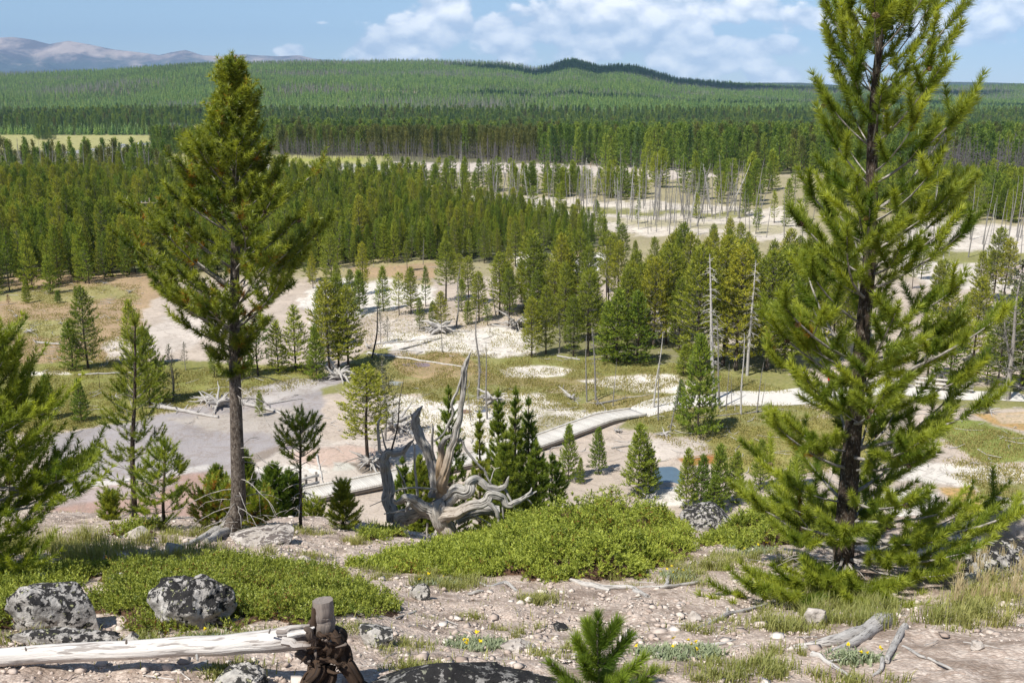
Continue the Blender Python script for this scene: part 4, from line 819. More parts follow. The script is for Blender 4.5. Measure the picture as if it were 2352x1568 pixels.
# ---- far forests: sources stand as single trees at their front edges
for kd, spots in (('low', [(1250, 394), (1390, 398), (1560, 402)]), ('lowdark', [(110, 320), (98, 319), (88, 318)]), ('lowolive', [(980, 374), (1110, 374)])):
    for k, (X, Y) in enumerate(spots):
        b = gp(X, Y); hp = PROTO[kd][k][2]
        put_tree(kd, b, hp * PR.uniform(.75, .95), 1.0, {'low': 'big dark green pine at the edge of the far pale flat', 'lowdark': 'dark spruce in the small clump out in the far meadow', 'lowolive': 'olive green pine before the far grey dead wood'}[kd], {'low': 'pines edging the far flat', 'lowdark': 'spruces in the far meadow', 'lowolive': 'olive pines of the far dead wood'}[kd], k=k, name='pine_tree' if kd != 'lowdark' else 'spruce_tree', cat='tree')
LO = srcs(['low', 'lowdark', 'lowolive'])          # 0-2 green, 3-5 dark, 6-7 olive
HPS = np.array([12., 12, 12, 14, 14, 14, 11, 11])
far = []
def band(poly, spc, hr, weights, seed, th=1.0):
    q = sample(poly, spc, seed, th); n = len(q); w = np.array(weights, float); ii = np.array([PR.choice([0, 1, 2]) if (t := PR.choices('gdo', w)[0]) == 'g' else PR.choice([3, 4, 5]) if t == 'd' else PR.choice([6, 7]) for _ in range(n)], int)
    far.append(np.c_[q, rg.uniform(*hr, n), ii])
band([(-500, 414), (470, 412), (480, 400), (300, 388), (100, 384), (-500, 382)], 4.2, (5.5, 10), (3, 1, 3), 11, .62)
band([(1230, 374), (1500, 392), (1900, 405), (2700, 440), (2700, 345), (1900, 335), (1230, 352)], 4.6, (9, 14), (5, 1, 1.2), 12, .85)
band([(640, 356), (900, 360), (1230, 372), (1230, 345), (900, 338), (640, 340)], 4.2, (9, 13), (1, 0, 5), 13, .8)
band([(-900, 305), (430, 309), (520, 345), (640, 352), (1230, 342), (2100, 330), (3200, 335), (3200, 278), (-900, 268)], 7.0, (11, 17), (4, 2.4, .8), 14, .9)
band([(345, 356), (520, 358), (520, 346), (345, 343)], 5, (9, 13), (3, 1, 2), 15, .8); band([(80, 322), (128, 322), (128, 318), (80, 318)], 5, (8, 13), (1, 3, 0), 16, .9)
far = np.concatenate(far); ii = far[:, 4].astype(int)
scatter('forest_beyond_the_flats', far[:, :3], sc3(far[:, 3], HPS[ii], rg.uniform(.7, 1.15, len(far))), ii, LO, 3)

# ---- woods on the long hill: small cheap conifers, kinds chosen by patches
def hill_tree(seed, h, r, n, mat, grey=False):
    rng = np.random.default_rng(seed); mb = MB()
    for i in range(n):
        z = h * (.08 + .92 * (i / n) ** .9); rr = r * (1 - i / n) ** .8 * rng.uniform(.8, 1.15); k = 5; a = rng.random() * 6.28 + 6.283 * np.arange(k) / k + rng.normal(0, .2, k)
        tip = np.stack([np.cos(a) * rr, np.sin(a) * rr, np.full(k, z) - h * .04 * rng.random(k)], 1); t = np.stack([-np.sin(a), np.cos(a), a * 0], 1) * rr * (.16 if grey else .42)
        c = np.stack([a * 0, a * 0, np.full(k, z + h * .11)], 1); V = np.stack([c, tip - t, tip + t], 1).reshape(-1, 3); mb.add(V, np.arange(len(V)).reshape(-1, 3), 0, False, tint=np.repeat(rng.uniform(.1, .9, k), 3))
    V, F, w = tube([(0, 0, -1), (0, 0, h)], [.2, .03], 3, cap=False); mb.add(V, F, 1, False, wood=w)
    return mb.mesh('conifer', [mat, M['snag' if grey else 'bark_dark']])
M['needle_hill'] = m_needle('hill forest needles', (.085, .17, .04), (.26, .40, .09), rand=.25, trans=.4); M['needle_hill_grey'] = m_needle('grey hill forest needles', (.15, .165, .13), (.27, .28, .23), rand=.3)
HT = [('hill', hill_tree(1, 11, 2.1, 7, M['needle_hill'])), ('hill', hill_tree(2, 13, 2.2, 8, M['needle_hill'])), ('hill', hill_tree(3, 9, 2.0, 6, M['needle_hill'])), ('dark', hill_tree(4, 13, 2.0, 8, M['needle_far_dark'])), ('grey', hill_tree(5, 13, 1.5, 7, M['needle_hill_grey'], True)), ('grey', hill_tree(6, 12, 1.4, 6, M['needle_hill_grey'], True))]
HS = []
for i, (kd, me) in enumerate(HT):
    X = 120 + i * 15; b = gp(1285 + 14 * i, 151); x = (1285 + 14 * i - 1176) * PX / 1000 * RIDGE; y = RIDGE - 40; b = np.array([x, y, float(H(x, y))])
    o = link('conifer', me, None, b); tag(o, 'conifer on the skyline of the rocky knoll', 'conifer', 'conifers on the knoll skyline'); HS.append((o, None))
def build_hill_woods():
    rng = np.random.default_rng(9); P = []
    for y0, y1, sp in ((930, 1300, 4.9), (1300, 1900, 5.6), (1900, 2660, 6.4)):
        xs = np.arange(-.66 * y1, .66 * y1, sp); ys = np.arange(y0, y1, sp); X, Y = [q.ravel() for q in np.meshgrid(xs, ys)]
        X = X + rng.uniform(-.5, .5, len(X)) * sp; Y = Y + rng.uniform(-.5, .5, len(Y)) * sp; k = np.abs(X) < .62 * Y; P.append(np.stack([X[k], Y[k]], 1))
    P = np.concatenate(P); X, Y = P.T; Z = H(X, Y); rock = fbm(X / 60, Y / 90, None, 55, 4) > 1.0
    g = fbm(X / 260 + 9, Y / 120 + 4, None, 71, 4) + .35 * np.clip((Y - 2250) / 300, -1, 1) + .5 * np.clip((X - 500) / 500, 0, 1) * (Y < 1700); dk = fbm(X / 150, Y / 200, None, 72, 3)
    r = rng.random(len(X)); gp_ = sstep(.0, .5, g) * .75
    ii = np.where(r < gp_, 4 + (rng.random(len(X)) < .5), np.where(rng.random(len(X)) < sstep(.2, .7, dk) * .6 + .05, 3, rng.integers(0, 3, len(X)))).astype(int)
    keep = ~rock & (rng.random(len(X)) < np.where(ii >= 4, .8, 1.0)); s = rng.uniform(.5, .95, len(X)) * (1 + .25 * (Y > 2450)); s = np.where(ii >= 4, s * 1.05, s); w = rng.uniform(1.0, 1.5, len(X))
    scatter('woods_on_the_long_hill', np.stack([X, Y, Z - .3], 1)[keep], np.stack([s * w, s * w, s], 1)[keep], ii[keep], HS, 4); print('hill trees', int(keep.sum()))
build_hill_woods()
# ------------------------------------------------------------------ foreground dead wood
Z2 = lambda x, y: (746.5 + x * .31863, 792.4 + y * .31863)       # stump close-up -> photo units
def wood_part(name, pts, rads, parent, mat, org, seed, sides=14, ridge=.22, warm=0.0, n=None, twist=.6, wobble=.0, cap=True, lobes=5):
    P = spline(pts, n or max(8, 6 * len(pts))); r = np.maximum(spline(np.array(rads)[:, None], len(P))[:, 0], .002)
    if wobble:
        s = np.linspace(0, 1, len(P)) * len(pts) * 1.7; P = P + np.stack([vnoise(s, s * 0 + seed), vnoise(s, s * 0 + seed + 9), vnoise(s, s * 0 + seed + 5)], 1) * wobble * r[:, None]
    V, F, w = tube(P - np.asarray(org), r, sides, ridge, seed, twist, cap, lobes); mb = MB(); mb.add(V, F, 0, True, wood=w, warm=np.full(len(V), warm) if np.ndim(warm) == 0 else np.repeat(np.interp(np.linspace(0, 1, len(P)), np.linspace(0, 1, len(warm)), warm), sides).tolist() + [warm[0]] * sides + [warm[-1]] * sides + [warm[0], warm[-1]])
    return link(name, mb.mesh(name, [mat]), parent)
def build_stump():
    o = gpn(1032, 1243); y0 = o[1]; dp = depth_of(o); u = PX / 1000 * dp * .31863
    e = empty('dead_stump', o, 'big weathered grey stump with writhing roots and upright broken snags beside the juniper', 'dead stump')
    L = [
        ('snag', [(862, 1130, .05), (850, 1000, .06), (868, 880, .06), (900, 760, .06), (940, 640, .07), (972, 500, .08), (990, 350, .09), (1000, 220, .1), (1018, 130, .1), (1052, 48, .1)], [44, 40, 34, 29, 27, 19, 18, 22, 17, 2], (.9, .9, .6, .25, .05, 0, 0, 0, 0, 0)),
        ('snag', [(848, 1110, .12), (835, 950, .13), (836, 800, .13), (856, 690, .12), (905, 655, .1), (945, 650, .08)], [40, 34, 26, 18, 12, 9], (.8, 1, .7, .1, 0, 0)),
        ('snag', [(795, 1100, .18), (790, 960, .22), (752, 820, .26), (700, 680, .3), (660, 565, .33), (648, 515, .34)], [46, 42, 40, 36, 31, 22], 0), ('snag', [(652, 530, .32), (668, 480, .33), (704, 436, .34)], [24, 20, 4], 0), ('snag', [(640, 540, .35), (622, 500, .36), (612, 488, .36)], [14, 7, 2], 0),
        ('snag', [(632, 495, .34), (648, 540, .33), (690, 640, .3)], [5, 12, 16], 0),
        ('branch', [(785, 695, .15), (850, 640, .12), (892, 560, .1), (922, 480, .08), (914, 420, .07), (950, 340, .07), (974, 260, .08), (1003, 150, .09)], [7, 9, 10, 10, 10, 10, 8, 5], 0),
        ('branch', [(782, 810, .24), (768, 700, .2), (776, 620, .18), (774, 565, .18)], [13, 11, 9, 4], 0),
        ('root', [(500, 1260, .35), (458, 1130, .38), (455, 1000, .4), (437, 880, .4), (424, 822, .4), (448, 776, .4), (510, 782, .38), (560, 776, .36), (600, 722, .36), (642, 678, .36)], [46, 40, 37, 37, 36, 27, 22, 18, 14, 4], 0),
        ('branch', [(440, 800, .42), (396, 750, .42), (386, 640, .42), (384, 560, .42), (402, 520, .42)], [18, 15, 13, 11, 6], 0), ('branch', [(572, 780, .36), (582, 832, .34)], [12, 5], 0), ('branch', [(445, 760, .42), (425, 700, .42), (405, 600, .44)], [9, 7, 4], 0),
        ('branch', [(668, 1090, .25), (655, 950, .25), (645, 850, .25), (646, 760, .25), (632, 695, .25)], [11, 10, 9, 8, 4], 0),
        ('branch', [(322, 1160, -.1), (430, 1110, -.05), (520, 1045, 0), (650, 1025, .05), (825, 1042, .1)], [3, 5, 7, 8, 9], 0),
        ('root', [(850, 1140, .0), (960, 1065, -.05), (1040, 1040, -.08), (1052, 980, -.05), (1100, 968, 0), (1150, 1010, 0), (1240, 1032, .0), (1300, 1010, 0), (1327, 945, 0)], [52, 50, 42, 32, 28, 27, 22, 18, 5], 0),
        ('root', [(840, 1235, -.05), (950, 1200, -.15), (1050, 1160, -.18), (1150, 1130, -.15), (1200, 1072, -.12), (1260, 1090, -.1), (1320, 1150, -.1), (1380, 1130, -.1), (1450, 1090, -.05), (1527, 1053, 0)], [58, 48, 38, 33, 31, 28, 24, 22, 17, 5], (.25, .3, .15, 0, 0, 0, 0, 0, 0, 0)),
        ('branch', [(1440, 1095, -.06), (1480, 1060, -.05), (1492, 1025, -.03)], [12, 9, 4], 0), ('branch', [(1450, 1100, -.05), (1480, 1130, -.05), (1512, 1168, 0)], [9, 7, 3], 0),
        ('root', [(1165, 1125, -.17), (1228, 1180, -.2), (1252, 1240, -.2), (1245, 1304, -.2)], [20, 17, 15, 6], 0),
        ('trunk', [(835, 1120, .02), (830, 1180, -.02), (850, 1260, -.06), (890, 1340, -.06), (925, 1440, -.04)], [62, 78, 64, 62, 86], (.1, .1, .1, .35, .2)),
        ('root', [(830, 1320, -.05), (805, 1370, -.05), (785, 1420, -.03)], [26, 22, 16], 0),
        ('root', [(850, 1205, .03), (720, 1205, .05), (640, 1215, .08), (560, 1250, .1), (530, 1320, .08), (510, 1390, .02), (455, 1425, 0)], [66, 52, 52, 50, 42, 30, 10], 0), ('root', [(525, 1330, .08), (548, 1380, .04), (560, 1420, 0)], [26, 18, 8], 0),
        ('root', [(820, 1185, -.02), (720, 1180, -.08), (650, 1120, -.1), (580, 1098, -.1), (520, 1130, -.08), (488, 1105, -.06)], [52, 42, 40, 27, 17, 5], 0),
        ('root', [(640, 1110, -.1), (600, 1150, -.14), (585, 1200, -.14)], [24, 16, 8], 0), ('branch', [(425, 1216, -.1), (520, 1200, -.05), (610, 1192, 0)], [5, 8, 10], 0),
        ('root', [(960, 1240, .3), (1120, 1195, .4), (1260, 1205, .45)], [52, 46, 40], 0),
        ('branch', [(945, 690, .1), (985, 690, .1), (1012, 750, .1), (1080, 830, .12), (1150, 910, .15), (1190, 990, .15), (1202, 1015, .15)], [10, 11, 10, 9, 9, 8, 5], 0),
        ('branch', [(1055, 1230, -.1), (1120, 1250, -.12), (1205, 1292, -.1)], [8, 6, 3], 0), ('branch', [(738, 1280, -.02), (734, 1350, -.02), (746, 1405, -.02)], [9, 9, 7], 0),
        ('branch', [(1290, 1030, .05), (1330, 1100, .0), (1372, 1190, -.02), (1432, 1184, -.02)], [13, 10, 8, 3], 0), ('branch', [(1280, 1165, -.1), (1290, 1270, -.1), (1340, 1390, -.15)], [8, 6, 3], 0), ('branch', [(900, 1070, .1), (970, 1030, .2), (1040, 1060, .25)], [9, 8, 4], 0), ('branch', [(1190, 985, .15), (1220, 900, .2), (1260, 880, .2)], [4, 3, 2], 0),
        ('branch', [(870, 660, .12), (830, 740, .1)], [8, 5], 0), ('branch', [(560, 1010, .3), (580, 1080, .3)], [4, 5], 0), ('branch', [(515, 875, .5), (560, 960, .5), (590, 1040, .5)], [6, 6, 5], 0),
    ]
    for i, (nm, pp, rr, wm) in enumerate(L):
        pts = [at_y(*Z2(x, y), y0 + d) for x, y, d in pp]; wood_part(nm, pts, np.array(rr) * u * .88, e, M['stump'], o, i + 3, 40 if max(rr) > 20 else 9, .36 if max(rr) > 20 else .16, wm, wobble=.35, twist=.9, n=14 * len(pts) if max(rr) > 20 else None, lobes=12)
build_stump()
def build_log():
    o = gpn(400, 1512); e = empty('fallen_log', o, 'bleached white log lying across the gravel, its torn dark root plate standing up', 'fallen log')
    yl = gpn(-100, 1531)[1]; yr_ = gpn(750, 1592)[1] + .10
    def ax(X, Y, r): p = at_y(X, Y, np.interp(X, [-260, 120, 740], [yl + .03, yl, yr_])); return p, PX / 1000 * depth_of(p) * r
    A = [ax(X, Y, r) for X, Y, r in [(-260, 1532, 19), (-120, 1520, 20), (0, 1511, 20.5), (200, 1498, 21.5), (400, 1485, 22), (560, 1475, 24), (660, 1468, 28), (715, 1466, 30)]]
    rt = A[-1][0]; u = PX / 1000 * depth_of(rt); y0 = rt[1]
    wood_part('trunk', [a[0] for a in A], [a[1] for a in A], e, M['log_white'], o, 4, 40, .06, (0, 0, 0, 0, 0, 0, .1, .8), n=60, twist=.15, wobble=.12)
    for (X, Y, dx, dy, r) in [(290, 1476, 0, -9, 3.2), (618, 1452, 3, -10, 2.6), (452, 1504, 2, 12, 4.0), (60, 1492, -2, -6, 2.5)]:
        a = at_y(X, Y, y0 - .06 + (.06 if Y > 1500 else .02)); wood_part('knot', [a, at_y(X + dx, Y + dy, y0 - .07)], [r * u, r * u * .6], e, M['stump'], o, 7, 8, .1)
    D = lambda L: [at_y(X, Y, y0 + d) for X, Y, d in L]
    for nm, pts, rr, mt, wm in [
        ('root_plate', [(700, 1470, 0), (730, 1462, 0), (757, 1470, 0), (775, 1480, 0)], [22, 31, 27, 10], 'rootball', 0), ('root_plate', [(738, 1440, .0), (746, 1480, -.02), (748, 1515, -.04)], [24, 29, 24], 'rootball', 0),
        ('broken_stub', [(746, 1452, 0), (744, 1425, 0), (744, 1405, 0), (743, 1380, .0)], [27, 25, 24, 23.5], 'rootball', (.3, 1, 1, 1)), ('broken_stub', [(724, 1450, -.03), (723, 1420, -.03), (724, 1395, -.02)], [8, 8, 7], 'rootball', 0),
        ('root', [(735, 1500, -.02), (728, 1535, -.06), (712, 1578, -.12), (702, 1625, -.15)], [23, 20, 17, 12], 'rootball', 0), ('root', [(765, 1490, .0), (790, 1525, -.02), (820, 1562, -.02), (846, 1605, -.04)], [24, 19, 16, 11], 'rootball', 0),
        ('root', [(690, 1490, 0), (712, 1500, -.02), (730, 1520, -.04)], [15, 17, 12], 'rootball', (.4, .2, 0)), ('root', [(765, 1450, .03), (785, 1470, .04), (795, 1498, .02)], [16, 14, 6], 'rootball', (.4, 0, 0)), ('root', [(748, 1530, -.03), (752, 1570, -.08), (748, 1620, -.1)], [16, 14, 10], 'rootball', 0), ('root', [(722, 1480, -.08), (712, 1450, -.1), (700, 1440, -.1)], [9, 7, 3], 'rootball', .2),
        ('splinter', [(640, 1452, -.02), (680, 1443, -.01), (712, 1436, 0)], [8, 6, 2], 'log_white', .3), ('splinter', [(660, 1458, -.06), (700, 1450, -.06), (722, 1440, -.05)], [7, 6, 2], 'log_white', 0), ('splinter', [(650, 1475, -.09), (690, 1478, -.1), (716, 1480, -.1)], [9, 8, 5], 'log_white', (.2, .6, 1))]:
        wood_part(nm, D(pts), np.array(rr) * u, e, M[mt], o, len(pts) + int(rr[0]), 36, .10 if nm == 'broken_stub' else .42, wm, n=40, wobble=.12 if nm == 'broken_stub' else .5, lobes=11)
    rng = np.random.default_rng(8)
    for k in range(26):
        X = rng.uniform(706, 792); Y = rng.uniform(1446, 1545); dx, dy = rng.normal(0, 16), rng.uniform(-8, 26); wood_part('rootlet', D([(X, Y, -.07), (X + dx * .5 + rng.normal(0, 5), Y + dy * .5, -.10), (X + dx, Y + dy, -.09)]), np.array([rng.uniform(2, 6), 3, .8]) * u, e, M['rootball'], o, k, 8, .2, rng.choice([0, 0, .5]), n=8, wobble=.6)
build_log()
def lying(label, strands, name='driftwood', mat='driftwood', cat='driftwood', lift=.6, group=None, ridge=.2):
    """pieces of dead wood on the ground: strands of (X, Y, radius) in photo units"""
    X, Y, _ = strands[0][len(strands[0]) // 2]; o = gpn(X, Y); e = empty(name, o, label, cat, group)
    for i, st in enumerate(strands):
        P = []; rr = []
        for X, Y, r in st:
            g = gpn(X, Y); q = PX / 1000 * depth_of(g) * r; P.append(g + (0, 0, q * lift)); rr.append(q)
        wood_part('trunk' if i == 0 else 'branch', P, rr, e, M[mat], o, i + int(X) % 17, 12 if max(rr) > .02 else 7, ridge, 0, wobble=.3)
    return e
DW = [('split silver log chunk with a forked end on the gravel at the lower right', [[(2032, 1430, 20), (1985, 1456, 18), (1920, 1474, 13), (1865, 1482, 7), (1822, 1484, 2)], [(2005, 1452, 12), (1950, 1484, 9), (1895, 1502, 4)], [(1880, 1480, 4), (1850, 1490, 4), (1805, 1490, 2)]]),
      ('gnarled grey branch bits in front of the split log chunk', [[(1866, 1506, 9), (1885, 1512, 7), (1910, 1530, 6), (1945, 1550, 4), (1968, 1560, 3)], [(1885, 1524, 3), (1950, 1512, 3), (2000, 1506, 3)], [(1925, 1508, 3), (1955, 1495, 3), (1985, 1495, 2)]]),
      ('crooked grey stick standing against the low pine branch', [[(2078, 1440, 8), (2062, 1470, 8), (2042, 1500, 7), (2036, 1520, 5)], [(2024, 1515, 7), (2026, 1535, 6), (2005, 1552, 3)]]),
      ('thin pale stick lying alone on the gravel in the lower right corner', [[(2075, 1485, 4), (2110, 1506, 4), (2125, 1512, 3)], [(2132, 1512, 3), (2180, 1535, 3), (2218, 1552, 2)]]),
      ('dark grey log in the shade of the open pine at the right edge', [[(2450, 1285, 20), (2352, 1302, 19), (2290, 1318, 16), (2215, 1345, 12)]]),
      ('long thin dead limb lying left of the low pine branches', [[(1598, 1447, 4), (1640, 1428, 5), (1672, 1412, 6), (1720, 1402, 4), (1790, 1378, 4), (1850, 1352, 3)], [(1672, 1412, 4), (1672, 1400, 4)]]),
      ('grey twisted root lying just in front of the big juniper', [[(1308, 1332, 4), (1345, 1346, 7), (1385, 1352, 7), (1430, 1350, 5), (1455, 1352, 4), (1486, 1370, 3)], [(1360, 1350, 5), (1400, 1358, 4)], [(1456, 1358, 5), (1490, 1372, 5)]]),
      ('thin grey stick right of the twisted root by the juniper edge', [[(1468, 1350, 3), (1520, 1350, 4), (1560, 1345, 4), (1605, 1338, 3)], [(1530, 1348, 5), (1537, 1325, 4)]]),
      ('short pale twig below the juniper, left of the twisted root', [[(1095, 1335, 2), (1125, 1348, 3), (1160, 1342, 5), (1190, 1360, 3)]]),
      ('grey weathered root at the foot of the curved pine stem', [[(412, 1256, 4), (450, 1246, 7), (490, 1232, 12), (525, 1222, 16)], [(475, 1248, 8), (505, 1236, 11), (530, 1222, 10)]]),
      ('brownish log end beside the black and white boulder', [[(1562, 1212, 11), (1600, 1213, 10), (1642, 1212, 7)]]),
      ('small sticks left of the split log chunk', [[(1590, 1478, 3), (1640, 1484, 5), (1690, 1470, 3)], [(1685, 1485, 2), (1720, 1483, 2)]]),
      ('pale broken wood lying on the ridge left of the big stump', [[(420, 1305, 3), (470, 1300, 5), (520, 1302, 3)], [(530, 1290, 4), (560, 1288, 5), (572, 1292, 3)]]),
      ('dark stub of burnt wood on the gravel below the white log', [[(448, 1532, 4), (470, 1524, 5), (478, 1518, 3)]]),
      ('grey stick near the small mixed rock below the juniper', [[(1075, 1366, 3), (1095, 1362, 4), (1110, 1358, 2)]]),
      ('thin dark stick on the gravel under the left juniper mat', [[(908, 1420, 2), (935, 1412, 3), (955, 1405, 3)]])]
for lab, st in DW: lying(lab, st)
# ------------------------------------------------------------------ rocks
def ico(sub):
    import bmesh
    bm = bmesh.new(); bmesh.ops.create_icosphere(bm, subdivisions=sub, radius=1); V = np.array([v.co[:] for v in bm.verts]); F = np.array([[v.index for v in f.verts] for f in bm.faces]); bm.free(); return V, F
IV, IF = ico(5); IV3, IF3 = ico(4)
def rock(X, Y, w, h, seed, mat, label, depth=.9, name='boulder', cat='boulder', top=1.0, rough=.27, ang=0.0, group=None):
    b = gpn(X, Y); u = PX / 1000 * depth_of(b); V, F = (IV, IF) if w > 50 else (IV3, IF3)
    n = V / np.maximum(1e-6, (np.abs(V) ** 2.6).sum(1, keepdims=True) ** (1 / 2.6))
    k = 1 + rough * fbm(V[:, 0] * 1.5 + seed, V[:, 1] * 1.5, V[:, 2] * 1.5, seed, 4) + rough * .35 * np.abs(fbm(V[:, 0] * 4 + seed, V[:, 1] * 4, V[:, 2] * 4, seed + 4, 3)) + .03 * fbm(V[:, 0] * 14, V[:, 1] * 14, V[:, 2] * 14, seed + 2, 2)
    rr_ = np.random.default_rng(seed); q_ = n * k[:, None]
    for _ in range(9):
        pn = rr_.normal(size=3); pn /= np.linalg.norm(pn); dd = q_ @ pn; c_ = rr_.uniform(.62, .9); q_ = q_ - np.maximum(dd - c_, 0)[:, None] * pn * .85
    P = q_ * 1.16 * np.array([w * u / 2, w * u / 2 * depth, h * u * .62]); c, s = math.cos(ang), math.sin(ang)
    P = np.stack([P[:, 0] * c - P[:, 2] * s * .5, P[:, 1], P[:, 2] + P[:, 0] * s], 1); P[:, 2] += h * u * .28
    o = link(name, mesh(name, P, [F], [M[mat]], None, None, True), None, (b[0], b[1] + w * u * .3 * depth, b[2])); return tag(o, label, cat, group)
for a in [(125, 1450, 158, 118, 3, 'rock_lichen', 'rounded black and white lichened boulder in front of the left juniper mat', .6), (150, 1486, 215, 32, 5, 'rock_lichen', 'low lichened slab at the foot of the rounded black and white boulder', .22), (436, 1440, 148, 104, 8, 'rock_lichen', 'slanted grey and black lichened boulder set in the juniper mat', .8),
          (1065, 1612, 380, 78, 13, 'rock_dark', 'large dark flat rock at the very bottom of the slope', .34), (1636, 1214, 128, 58, 17, 'rock_lichen', 'black and white boulder behind the right end of the big juniper', .8), (2300, 1322, 150, 66, 19, 'rock_lichen', 'boulder in the shade beside the dark grey log', .7), (2340, 1262, 100, 110, 22, 'rock_pale', 'pale boulder at the right edge behind the open pine', .8),
          (966, 1378, 42, 36, 23, 'rock_mixed', 'fist sized pale rock with a dark side below the juniper', .9), (866, 1486, 72, 46, 29, 'rock_mixed', 'pale jagged rock beside the torn root plate', .8), (618, 1240, 34, 32, 31, 'rock_mixed', 'small round rock on the brow right of the curved stem', .9), (91, 1345, 34, 28, 37, 'rock_pale', 'cream coloured stone in the left juniper patch', .8), (262, 1350, 42, 30, 41, 'rock_mixed', 'grey split stone above the left juniper mat', .8),
          (545, 1592, 110, 48, 43, 'rock_mixed', 'low lichened rock cut by the bottom edge below the white log', .8), (1876, 1436, 56, 40, 47, 'rock_pale', 'pale block of rock above the split log chunk', .8), (300, 1482, 34, 26, 53, 'rock_mixed', 'small lichened rock peeping over the white log', .8), (600, 1250, 130, 12, 59, 'rock_pale', 'flat grey outcrop right of the curved stem foot', .9), (1595, 1424, 26, 18, 61, 'rock_pale', 'white stone beside the long thin dead limb', .8), (1450, 1470, 36, 14, 67, 'rock_pale', 'flat pinkish stone among the gravel, centre right', .9), (1190, 1495, 70, 16, 71, 'rock_pale', 'flat reddish slab near the yellow flowered mat', .8), (520, 1320, 40, 18, 73, 'rock_pale', 'pale stone at the edge of the left juniper mat', .8), (700, 1298, 36, 18, 79, 'rock_pale', 'stone on the bare ridge between the junipers', .8), (395, 1268, 40, 20, 83, 'rock_pale', 'light stone below the grey weathered root', .8), (310, 1238, 44, 22, 87, 'rock_pale', 'pale rock in the grass on the left ridge', .8), (1290, 1448, 30, 14, 89, 'rock_dark', 'brown stone in the middle of the gravel', .8), (2250, 1488, 26, 16, 93, 'rock_pale', 'white stone in the lower right gravel', .8)]:
    rock(a[0], a[1], a[2], a[3], a[4], a[5], a[6], a[7], *(('stone', 'stone') if a[2] < 60 else ('boulder', 'boulder')), ang=.35 if a[4] == 8 else 0)
# ------------------------------------------------------------------ low juniper mats
def juniper(label, poly, hfun, edge=.35, dens=1150, seed=0, mat='juniper', L=.075):
    W2 = np.array([gpn(X, Y)[:2] for X, Y in poly]); lo, hi = W2.min(0), W2.max(0); rng = np.random.default_rng(seed); o = np.array([*W2.mean(0), 0]); o[2] = float(H(o[0], o[1]))
    def hgt(x, y):
        d = poly_sd(x + .17 * fbm(x * 3, y * 3, None, seed + 3, 4), y + .17 * fbm(x * 3 + 9, y * 3, None, seed + 5, 3), W2, 1.0); px, py = proj(np.stack([x, y, H(x, y)], 1))
        m = np.clip(d / edge, 0, 1); return d, hfun(px, py) * (m ** .55) * np.clip(.72 + .46 * fbm(x * 2.4, y * 2.4, None, seed, 3) + .16 * fbm(x * 8, y * 8, None, seed + 8, 2), .12, 1.5)
    gx = np.linspace(lo[0] - .1, hi[0] + .1, 90); gy = np.linspace(lo[1] - .1, hi[1] + .1, 70); X, Y = np.meshgrid(gx, gy); d, hh = hgt(X.ravel(), Y.ravel()); Z = H(X.ravel(), Y.ravel()) + np.where(d > 0, hh * .72 - .02, -.06)
    i = (np.arange(69)[:, None] * 90 + np.arange(89)[None, :]); F = np.stack([i, i + 1, i + 91, i + 90], -1).reshape(-1, 4); F = F[(d[F] > -.02).any(1)]
    e = empty('juniper_shrub', o, label, 'juniper shrub'); V = np.stack([X.ravel(), Y.ravel(), Z], 1) - o; link('stems', mesh('stems', V, [F], [M['twigs']], {'wood': V}, None, True), e)
    n = int(dens * (hi - lo).prod()); x = rng.uniform(lo[0] - .05, hi[0] + .05, n); y = rng.uniform(lo[1] - .05, hi[1] + .05, n); d, hh = hgt(x, y); k = (d > 0) & (rng.random(n) < .35 + d / .12); x, y, hh, d = x[k], y[k], hh[k], d[k]
    ee = .03; gxn = (hgt(x + ee, y)[1] - hgt(x - ee, y)[1]) / (2 * ee); gyn = (hgt(x, y + ee)[1] - hgt(x, y - ee)[1]) / (2 * ee)
    holes = fbm(x * 3.1, y * 3.1, None, seed + 20, 3) < -.62; P_ = rng.random(len(x)) < .85
    kk = ~(holes & P_); x, y, hh, d, gxn, gyn = x[kk], y[kk], hh[kk], d[kk], gxn[kk], gyn[kk]
    nrm = unit(np.stack([-gxn, -gyn, np.full(len(x), .75)], 1) + rng.normal(0, .42, (len(x), 3))); z = H(x, y) + hh * rng.uniform(.55, 1.0, len(x)) + (rng.random(len(x)) < .12) * rng.uniform(0, .07, len(x)); P = np.stack([x, y, z], 1) - o
    mb = MB(); Ls = L * rng.uniform(.6, 1.7, len(x)) * (1 + .3 * fbm(x * 6, y * 6, None, seed + 30, 2)); d1 = unit(nrm + np.array([0, 0, .35]) + rng.normal(0, .4, (len(x), 3))); sg = rng.random(len(x))
    add_needles(mb, rng, P - nrm * Ls[:, None] * .3, nrm, d1, Ls, 17, L * .34, L * .145, 62, 26, .04, (0, 1))
    dd = fbm(x * 2.2, y * 2.2, None, seed + 40, 3) > .62; dd &= rng.random(len(x)) < .6
    if dd.any(): add_needles(mb, rng, P[dd] + (0, 0, .01), nrm[dd], d1[dd], Ls[dd] * 1.1, 14, L * .33, L * .13, 66, 30, 1.0, (0, 1), s0=0)
    # side sprigs
    q = rng.random(len(x)) < .7; sd = unit(nrm[q] + rng.normal(0, .9, (q.sum(), 3))); add_needles(mb, rng, P[q], sd, unit(sd + (0, 0, .4)), Ls[q] * .7, 11, L * .32, L * .135, 60, 26, .03, (0, .95))
    link('sprays', mb.mesh('sprays', [M[mat]]), e)
